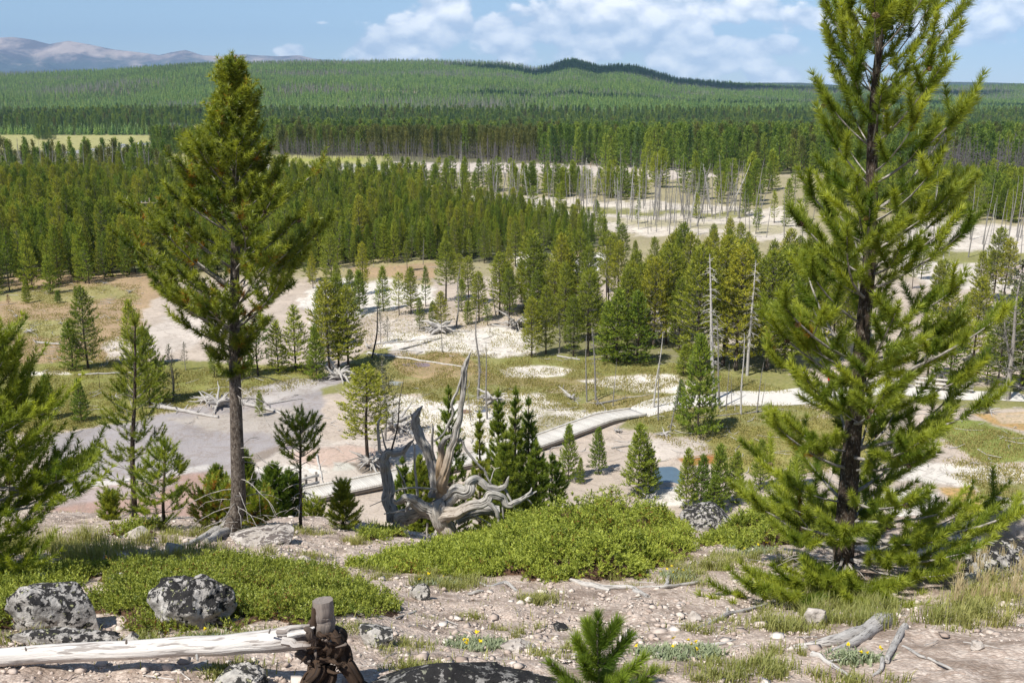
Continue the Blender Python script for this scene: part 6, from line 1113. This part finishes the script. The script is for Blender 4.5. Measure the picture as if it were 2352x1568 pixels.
def basin_sticks():
    rng = np.random.default_rng(88); mb = MB()
    for poly, n in [([(-40, 645), (330, 630), (340, 850), (-40, 860)], 150), ([(690, 620), (1230, 600), (1240, 820), (850, 820)], 330), ([(740, 880), (1500, 900), (1480, 1090), (760, 1080)], 170), ([(1210, 700), (1820, 700), (1820, 850), (1220, 830)], 200), ([(960, 470), (1850, 480), (1850, 560), (1200, 520)], 200), ([(1480, 940), (2352, 900), (2352, 1100), (1500, 1110)], 150), ([(130, 900), (700, 850), (700, 960), (130, 990)], 70)]:
        P = np.array(poly); lo, hi = P.min(0), P.max(0); k = 0
        while k < n:
            X, Y = rng.uniform(lo, hi)
            if not in_poly([X], [Y], poly)[0]: continue
            k += 1; d = CAMZ / max(.02, -(math.tan(math.atan((784 - Y) * PX / 1000) - PITCH))); x = (X - 1176) * PX / 1000 * (d * math.cos(PITCH) + CAMZ * math.sin(PITCH)); a = rng.random() * 6.28; L = rng.gamma(2, .45) + .2; r = rng.uniform(.012, .04); q = np.array([[x, d], [x + math.cos(a) * L * .5, d + math.sin(a) * L * .5], [x + math.cos(a + .2) * L, d + math.sin(a + .2) * L]])
            P3 = np.c_[q, H(q[:, 0], q[:, 1]) + r + np.array([0, rng.uniform(0, .1), rng.uniform(0, .22)])]; V, F, w = tube(P3, [r, r * .8, r * .4], 4, seed=k); mb.add(V, F, 0, False, wood=w)
    tag(link('dead_sticks', mb.mesh('dead_sticks', [M['driftwood']])), kind='stuff')
basin_sticks()
# ------------------------------------------------------------------ boardwalk, path, railings
def ribbon(pts, width, dz, name, mat, kind='structure', seg=.5):
    """a strip on the ground, dz above it"""
    P = spline(np.array([gp(X, Y)[:2] for X, Y in pts]), 80); T = unit(np.gradient(P, axis=0)); N = np.stack([-T[:, 1], T[:, 0]], 1); k = np.linspace(-.5, .5, 9); V = (P[:, None] + N[:, None] * (k[None, :, None] * np.interp(np.linspace(0, 1, 80), np.linspace(0, 1, len(np.atleast_1d(width))), np.atleast_1d(width))[:, None, None])).reshape(-1, 2)
    z = H(V[:, 0], V[:, 1]) + dz; i = np.arange(79)[:, None] * 9 + np.arange(8)[None, :]; F = np.stack([i, i + 1, i + 10, i + 9], -1).reshape(-1, 4)
    return tag(link(name, mesh(name, np.c_[V, z], [F], [mat], None, None, True)), kind=kind)
gm, t, o_ = newmat('pale gravel path'); c_ = t.mix(t.noise(pos(t), 3, 5, .7), (.52, .49, .445), (.70, .67, .62)); princ(t, o_, c_, .95, .1, bump(t, t.noise(pos(t), 25, 3), .02, .6))
ribbon([(1462, 950), (1520, 930), (1600, 918), (1700, 914), (1800, 914), (1920, 900), (2040, 890), (2140, 905), (2352, 912)], [2.2, 3.2, 3.8, 3.8, 3.0, 2.4], .03, 'gravel_path', gm)
ribbon([(1326, 640), (1345, 615), (1362, 592), (1372, 580)], [4, 4, 3], .03, 'white_path', gm)
rm, t, o_ = newmat('distant asphalt'); princ(t, o_, t.mix(t.noise(pos(t), .3), (.26, .26, .26), (.34, .34, .33)), .9, .2)
ribbon([(160, 352), (215, 344), (285, 337), (350, 329), (415, 320), (470, 313)], 10, .08, 'road', rm)
def boardwalk():
    pts = [(560, 1190), (640, 1166), (720, 1146), (830, 1122), (940, 1098), (1040, 1074), (1110, 1058), (1180, 1042), (1250, 1020), (1330, 990), (1400, 965), (1466, 948)]
    P = spline(np.array([gp(X, Y, 45)[:2] for X, Y in pts]), 120); z = .38 + 0 * P[:, 0]; z[-14:] = np.linspace(.38, .1, 14); G = H(P[:, 0], P[:, 1]); G = np.convolve(np.pad(G, 12, 'edge'), np.ones(25) / 25, 'valid'); Z = G + z
    T = unit(np.gradient(P, axis=0)); N = np.stack([-T[:, 1], T[:, 0]], 1); s = np.concatenate([[0], np.cumsum(np.linalg.norm(np.diff(P, axis=0), axis=1))]); o = np.array([P[60, 0], P[60, 1], G[60]]); e = empty('boardwalk', o, 'pale plank boardwalk bending across the sinter behind the weathered stump', 'boardwalk'); n = len(P)
    def bar(w0, w1, z0, z1, name, mat):
        q = [(w0, z0), (w1, z0), (w1, z1), (w0, z1)]; V = np.concatenate([np.c_[P + N * a, Z + b] for a, b in q]) - o; i = np.arange(n - 1); F = [np.stack([i + k * n, i + 1 + k * n, i + 1 + ((k + 1) % 4) * n, i + ((k + 1) % 4) * n], 1) for k in range(4)]; F.append(np.array([[0, n, 2 * n, 3 * n], [4 * n - 1, 3 * n - 1, 2 * n - 1, n - 1]]))
        w = np.concatenate([np.c_[np.full(n, a), np.full(n, b), s] for a, b in q]); return link(name, mesh(name, V, F, [M[mat]], {'wood': w}), e)
    W_ = .95
    bar(-W_, W_, -.05, 0, 'deck', 'plank'); bar(-W_ + .02, -W_ + .12, .004, .10, 'kerb_rail', 'plank'); bar(W_ - .12, W_ - .02, .004, .10, 'kerb_rail', 'plank'); bar(-W_ + .03, -W_ + .09, -.27, -.054, 'side_beam', 'beam'); bar(W_ - .09, W_ - .03, -.27, -.054, 'side_beam', 'beam')
    for k in range(3, n - 10, 5):
        for sg in (-1, 1):
            c = P[k] + N[k] * sg * (W_ - .18); g = float(H(c[0], c[1])); h = Z[k] - .056 - g
            if h > .05: V, F = box((c[0] - o[0], c[1] - o[1], g + h / 2 - o[2] - .05), (.12, .12, h + .1), math.atan2(T[k, 1], T[k, 0])); link('post', mesh('post', V, [F], [M['beam']]), e)
boardwalk()
def railing(label, a, b, n, h=1.0, rails=(.95, .5)):
    A = gp(*a, 45); B = gp(*b, 45); e = empty('railing', A, label, 'railing'); d = B - A; L = math.hypot(d[0], d[1]); rz = math.atan2(d[1], d[0])
    for k in range(n):
        p = A + d * k / (n - 1); z = float(H(p[0], p[1])); V, F = box((p[0] - A[0], p[1] - A[1], z - A[2] + h / 2 - .1), (.12, .12, h + .2), rz); link('post', mesh('post', V, [F], [M['beam']]), e)
    for r in rails: V, F = box((d[0] / 2, d[1] / 2, d[2] / 2 + r), (L + .3, .05, .15), rz); V[:, :2] += np.array([-math.sin(rz), math.cos(rz)]) * -.09; link('rail', mesh('rail', V, [F], [M['plank']], {'wood': V * (1, 1, 0) + np.array([0, 0, .03])}), e)
railing('plank railing beside the boardwalk behind the sparse little pine', (632, 1148), (728, 1124), 5, 1.15); railing('long grey plank railing behind the right side of the open pine', (2105, 893), (2230, 903), 7, 1.1, (.95, .6, .3)); railing('low far railing on the white flats at the right edge', (2320, 645), (2400, 648), 4, 1.1)
# ------------------------------------------------------------------ pools
def pool(name, X, Y, rx, ry, col, seed, rough=.06):
    a = np.linspace(0, 6.283, 40, endpoint=False); k = 1 + .16 * vnoise(np.cos(a) * 1.6 + seed, np.sin(a) * 1.6); P = np.array([gp(X + math.cos(q) * rx * r, Y + math.sin(q) * ry * r) for q, r in zip(a, k)]); c = P.mean(0); z = np.percentile(P[:, 2], 60) + .012; V = np.concatenate([np.c_[P[:, :2], np.full(40, z)], [[c[0], c[1], z]]]); i = np.arange(40); F = np.stack([i, (i + 1) % 40, np.full(40, 40)], 1)
    m, t, o = newmat(name); n = t.noise(pos(t), 1.2, 4, .6); princ(t, o, t.mix(n, tuple(x * .8 for x in col), tuple(x * 1.2 for x in col)), rough, .5, bump(t, t.noise(pos(t), 9, 2), .006, .3)); tag(link(name, mesh(name, V, [F], [m])), kind='structure')
pool('purple_pool', 955, 838, 34, 5, (.22, .16, .16), 1, .35); pool('grey_pool', 912, 881, 24, 5, (.28, .28, .24), 2, .2); pool('blue_pool', 1535, 1096, 34, 26, (.10, .15, .19), 3); pool('small_blue_pool', 1105, 940, 20, 7, (.12, .14, .20), 4, .1); pool('rust_pool', 1070, 945, 14, 5, (.24, .14, .10), 5, .3); pool('mud_puddle', 660, 1028, 16, 4, (.16, .12, .12), 6, .2)
# ------------------------------------------------------------------ utility poles
def utility(X, Yt, y, arm, label, brace=True):
    q = at_y(X, Yt, y); x = q[0]; g = float(H(x, y)); h = q[2] - g; e = empty('utility_pole', (x, y, g), label, 'utility pole', None); V, F, w = tube([(0, 0, -.3), (0, 0, h * .5), (0, 0, h)], [.15, .13, .11], 8); mb = MB(); mb.add(V, F, 0, True, wood=w); link('pole', mb.mesh('pole', [M['pole']]), e); z = h - .75
    V, F = box((0, -.17, z), (arm, .11, .14)); link('crossarm', mesh('crossarm', V, [F], [M['pole']]), e)
    for sx in (-.46, .46, -.22): V, F, w = tube([(sx * arm, -.17, z + .07), (sx * arm, -.17, z + .18), (sx * arm, -.17, z + .30)], [.05, .08, .04], 6); link('insulator', mesh('insulator', V, F, [M['insul']]), e)
    if brace:
        for sx in (-1, 1): V, F, w = tube([(0, -.15, z - .7), (sx * arm * .28, -.19, z - .07)], [.03, .03], 4); link('brace', mesh('brace', V, F, [M['pole']]), e)
utility(343, 455, 160, 2.7, 'wooden utility pole with a crossarm, nearest, above the left of the dense forest'); utility(872, 408, 215, 2.6, 'wooden utility pole rising from the back of the dense forest'); utility(1167, 383, 265, 2.6, 'utility pole among the dead trunks of the central flats'); utility(1357, 372, 320, 2.7, 'utility pole on the pale far flat before the dark pines'); utility(1504, 357, 420, 2.6, 'farthest utility pole against the dark pines')
# ------------------------------------------------------------------ vehicles
def vehicle(name, X, Y, L, Wd, Ht, label, cat, col, rz=.5, kind='car', drop=0.0, group=None):
    b = gp(X, Y); b = b + (0, 0, .12 - drop); e = empty(name, b, label, cat, group, rz); mb = MB()
    if kind == 'rv':
        V, F = box((-L * .08, 0, Ht * .58), (L * .84, Wd, Ht * .72)); mb.add(V, F); V, F = box((L * .40, 0, Ht * .36), (L * .2, Wd * .9, Ht * .36)); mb.add(V, F); V, F = box((L * .30, 0, Ht * .86), (L * .22, Wd * .92, Ht * .2)); mb.add(V, F)
        link('body', mb.mesh('body', [col]), e); V, F = box((L * .44, 0, Ht * .58), (L * .1, Wd * .82, Ht * .17)); link('windscreen', mesh('windscreen', V, [F], [M['glass']]), e); V, F = box((-L * .05, 0, Ht * .36), (L * .7, Wd + .04, Ht * .10)); link('stripe', mesh('stripe', V, [F], [M['dark_cloth']]), e)
        for sx in (-.25, .1): V, F = box((L * sx, 0, Ht * .68), (L * .14, Wd + .03, Ht * .16)); link('window', mesh('window', V, [F], [M['glass']]), e)
    else:
        pr = np.array([(-.5, .28), (-.5, .55), (-.42, .62), (-.30, .96), (.12, 1.0), (.30, .64), (.47, .54), (.5, .30)]) * (L, Ht); k = len(pr); V = np.concatenate([np.c_[pr[:, 0], np.full(k, -Wd / 2) * np.where(pr[:, 1] > .8 * Ht, .82, 1), pr[:, 1]], np.c_[pr[:, 0], np.full(k, Wd / 2) * np.where(pr[:, 1] > .8 * Ht, .82, 1), pr[:, 1]]]); i = np.arange(k); mb.add(V, [np.stack([i, (i + 1) % k, (i + 1) % k + k, i + k], 1)]); c = np.arange(k)
        for base, od in ((0, 1), (k, -1)): mb.add(V, [np.array([[base + c[0], base + c[j], base + c[j + 1]][::od] for j in range(1, k - 1)])])
        link('body', mb.mesh('body', [col]), e); V, F = box((-.04 * L, 0, Ht * .78), (L * .44, Wd * .93, Ht * .22)); link('window', mesh('window', V, [F], [M['glass']]), e)
    for sx in (-.32, .32):
        for sy in (-.5, .5): V, F, w = tube([(sx * L, sy * Wd - .1, .34), (sx * L, sy * Wd + .1, .34)], [.34, .34], 12); link('wheel', mesh('wheel', V, F, [M['rubber']]), e)
vehicle('motorhome', 418, 319, 7.5, 2.5, 3.3, 'white motorhome driving on the distant road at the meadow edge', 'motorhome', M['white_paint'], .9, 'rv')
SILV = m_plain('silver paint', (.5, .52, .54), .3, .5, .04)
vehicle('parked_car', 285, 337, 4.6, 1.9, 1.6, 'silver car on the distant road beside the meadow, ahead of the motorhome', 'car', SILV, .4); vehicle('parked_car', 325, 333, 4.8, 1.9, 1.8, 'white car on the distant road between the silver car and the motorhome', 'car', M['white_paint'], .5)
for i, (X, L) in enumerate([(55, 6), (75, 5), (100, 5), (110, 5), (132, 5), (187, 4.6), (229, 4.6), (262, 4.6)]): vehicle('parked_van', X, 419, L, 2.1, 2.7, 'white vehicle roof in the row glimpsed behind the dense forest', 'van', M['white_paint'], 1.3, group='white vehicles behind the dense forest')
vehicle('motorhome', 296, 419, 5, 2.4, 3.9, 'white motorhome with a slanted top glimpsed over the dense forest', 'motorhome', M['white_paint'], .6, 'rv')
# ------------------------------------------------------------------ walkers on the paths
def person(X, Y, label, top, legs, rz, h=1.72, hat=None):
    b = gp(X, Y) + (0, 0, .03); e = empty('person', b, label, 'person', None, rz); s = h / 1.72
    import bmesh
    Vv = {'pel': (0, 0, .95), 'che': (0, .01, 1.28), 'nek': (0, .0, 1.47), 'hed': (0, -.02, 1.60), 'top': (0, -.01, 1.70)}; Ed = [('pel', 'che'), ('che', 'nek'), ('nek', 'hed'), ('hed', 'top')]; Rr = {'pel': .15, 'che': .16, 'nek': .06, 'hed': .105, 'top': .06}
    for sx, q in ((-1, 'l'), (1, 'r')):
        st = .16 * sx
        for k, p, r, pa in (('hip', (.09 * sx, 0, .88), .10, 'pel'), ('kne', (.10 * sx, -.05 - st * .5, .49), .065, 'hip'), ('ank', (.10 * sx, .04 - st, .09), .045, 'kne'), ('toe', (.11 * sx, -.12 - st, .04), .04, 'ank'), ('sho', (.19 * sx, .01, 1.40), .065, 'che'), ('elb', (.25 * sx, .05 + st * .5, 1.12), .048, 'sho'), ('wri', (.24 * sx, -.06 + st, .88), .036, 'elb'), ('hnd', (.23 * sx, -.09 + st, .80), .032, 'wri')): Vv[k + q] = p; Rr[k + q] = r; Ed.append((pa + q if pa not in ('pel', 'che') else pa, k + q))
    nm = list(Vv); me = bpy.data.meshes.new('body'); me.from_pydata([tuple(np.array(Vv[k]) * s) for k in nm], [(nm.index(a), nm.index(c)) for a, c in Ed], []); o = link('body', me, e); sk = o.modifiers.new('skin', 'SKIN'); o.modifiers.new('sub', 'SUBSURF').levels = 1; o.modifiers[-1].render_levels = 1
    for i, k in enumerate(nm): me.skin_vertices[0].data[i].radius = (Rr[k] * s, Rr[k] * s)
    me.skin_vertices[0].data[0].use_root = True
    m, t, oo = newmat('clothes and skin'); z = t.add('ShaderNodeSeparateXYZ', ins={0: objc(t)}).outputs[2]; xx = t.math('ABSOLUTE', t.add('ShaderNodeSeparateXYZ', ins={0: objc(t)}).outputs[0]); c = t.mix(t.math('GREATER_THAN', z, .93 * s), legs, top); c = t.mix(t.math('GREATER_THAN', z, 1.47 * s), c, (.45, .28, .2)); c = t.mix(t.math('MULTIPLY', t.math('GREATER_THAN', xx, .19 * s), t.math('LESS_THAN', z, .90 * s)), c, (.45, .28, .2)); princ(t, oo, c, .8, .2); me.materials.append(m)
    V, F, w = tube([(0, .02 * s, 1.60 * s), (0, .01 * s, 1.68 * s), (0, 0, 1.735 * s)], [.115 * s, .11 * s, .05 * s], 12); link('hair', mesh('hair', V, F, [hat or M['hair']], None, None, True), e)
person(1903, 899, 'walker in a bright red top on the path, seen through the open pine', (.60, .02, .02), (.04, .045, .07), 1.2); person(1339, 610, 'distant walker in dark clothes on the white path beyond the grove', (.03, .03, .04), (.25, .12, .12), .4)
rock(1845, 905, 56, 60, 97, 'rock_pale', 'pale rounded boulder by the path left of the walker in red', .8)
# ------------------------------------------------------------------ mountains and the far blue ridge
def range_mesh(name, Xs, Ys, y, depth, foot, mats, rough, seed, nx=260, ny=50):
    X = np.linspace(min(Xs), max(Xs), nx); Yr = np.interp(X, Xs, Ys); zr = CAMZ + elev(Yr) * y; xr = (X - 1176) * PX / 1000 * y * math.cos(PITCH); v = np.linspace(-.35, 1, ny)[:, None]; f = np.where(v > 0, 1 - np.clip(v, 0, 1) ** .8, 1 + v * 1.6); yy = y - v * depth; xx = xr[None] * (1 + 0 * v); rd = np.abs(fbm(xx / rough, yy / rough * .6, None, seed, 5)) * .55 + .25 * fbm(xx / rough * .5, yy / rough * .3, None, seed + 3, 3)
    z = foot + (zr[None] - foot) * f; z = z - (zr[None] - foot) * rd * np.clip(np.abs(v) * 3.5, 0, 1) * np.clip(1.1 - v, .1, 1) * .8
    V = np.stack([xx, yy + 0 * xx, z], -1).reshape(-1, 3); i = np.arange(ny - 1)[:, None] * nx + np.arange(nx - 1)[None, :]; F = np.stack([i, i + nx, i + nx + 1, i + 1], -1).reshape(-1, 4); return tag(link(name, mesh(name, V, [F], [mats], None, None, True)), kind='structure')
mm, t, o_ = newmat('bare mountain rock'); p_ = t.add('ShaderNodeMapping', ins={0: pos(t), 3: (.001, .001, .001)}).outputs[0]; zz = t.add('ShaderNodeSeparateXYZ', ins={0: pos(t)}).outputs[2]; n_ = t.noise(p_, 1.4, 7, .68); rock_ = t.mix(t.ramp(n_, [(.42, 0), (.58, 1)]), (.10, .075, .08), (.46, .36, .30)); woods = t.ramp(t.math('ADD', t.math('MULTIPLY', zz, 1 / 700.0), t.math('MULTIPLY_ADD', t.noise(p_, 2.5, 6, .7), .9, -.45)), [(.40, 1), (.62, 0)]); princ(t, o_, t.mix(woods, rock_, (.05, .06, .05)), .95, .1)
range_mesh('mountains', [-900, -700, -400, -200, -80, 0, 40, 90, 122, 140, 165, 200, 270, 320, 370, 400, 430, 470, 520, 560, 600, 640, 690, 720, 800, 1000], [150, 110, 120, 92, 90, 84, 82, 90, 99, 96, 92, 98, 112, 118, 125, 118, 113, 126, 128, 123, 126, 128, 126, 133, 140, 150], 15000, 4200, -120, mm, 900, 7, 420, 80)
fm, t, o_ = newmat('far wooded ridge'); princ(t, o_, t.mix(t.noise(pos(t), .02, 5, .7), (.02, .032, .018), (.06, .075, .04)), .95, .1)
range_mesh('far_ridge', [1300, 1500, 1640, 1720, 1770, 1840, 1900, 2000, 2120, 2180, 2260, 2352, 2500, 3000, 3600], [215, 205, 192, 190, 190, 190, 194, 200, 194, 188, 189, 192, 190, 196, 190], 6500, 1800, -40, fm, 500, 9, 260, 40)
# ------------------------------------------------------------------ unseen clouds added overhead to shade the hill, and the air
def cloud(x, y, z, rx, ry, seed):
    V, F = IV3, IF3; k = 1 + .35 * fbm(V[:, 0] * 1.6 + seed, V[:, 1] * 1.6, V[:, 2] * 1.6, seed, 4); P = V * k[:, None] * (rx, ry, 90); m, t, o = newmat('cumulus'); princ(t, o, (.9, .9, .9), 1, 0); ob = link('shade_clouds', mesh('shade_clouds', P, [F], [m], None, None, True), None, (x, y, z)); tag(ob, kind='stuff')
def cloud_for(X, Y, y, rx, ry, seed, alt=1700):
    p = at_y(X, Y, y); s = (alt - p[2]) / SUNV[2]; cloud(p[0] + SUNV[0] * s, p[1] + SUNV[1] * s, alt, rx, ry, seed)
cloud_for(1400, 165, 2480, 330, 130, 1); cloud_for(1800, 205, 2350, 420, 120, 5); cloud_for(1600, 232, 1450, 300, 60, 15); cloud_for(2250, 225, 1700, 300, 90, 19)
hm = bpy.data.materials.new('haze'); hm.use_nodes = True; t = NT(hm.node_tree); t.n.clear(); o_ = t.add('ShaderNodeOutputMaterial'); vol = t.add('ShaderNodeVolumePrincipled', ins={'Color': (.44, .68, 1.0, 1), 'Density': 5.6e-5, 'Anisotropy': -.25}); t.l.new(vol.outputs[0], o_.inputs['Volume'])
V, F = box((0, 9000, 500), (60000, 24000, 1140)); tag(link('haze', mesh('haze', V, [F], [hm])), kind='stuff')
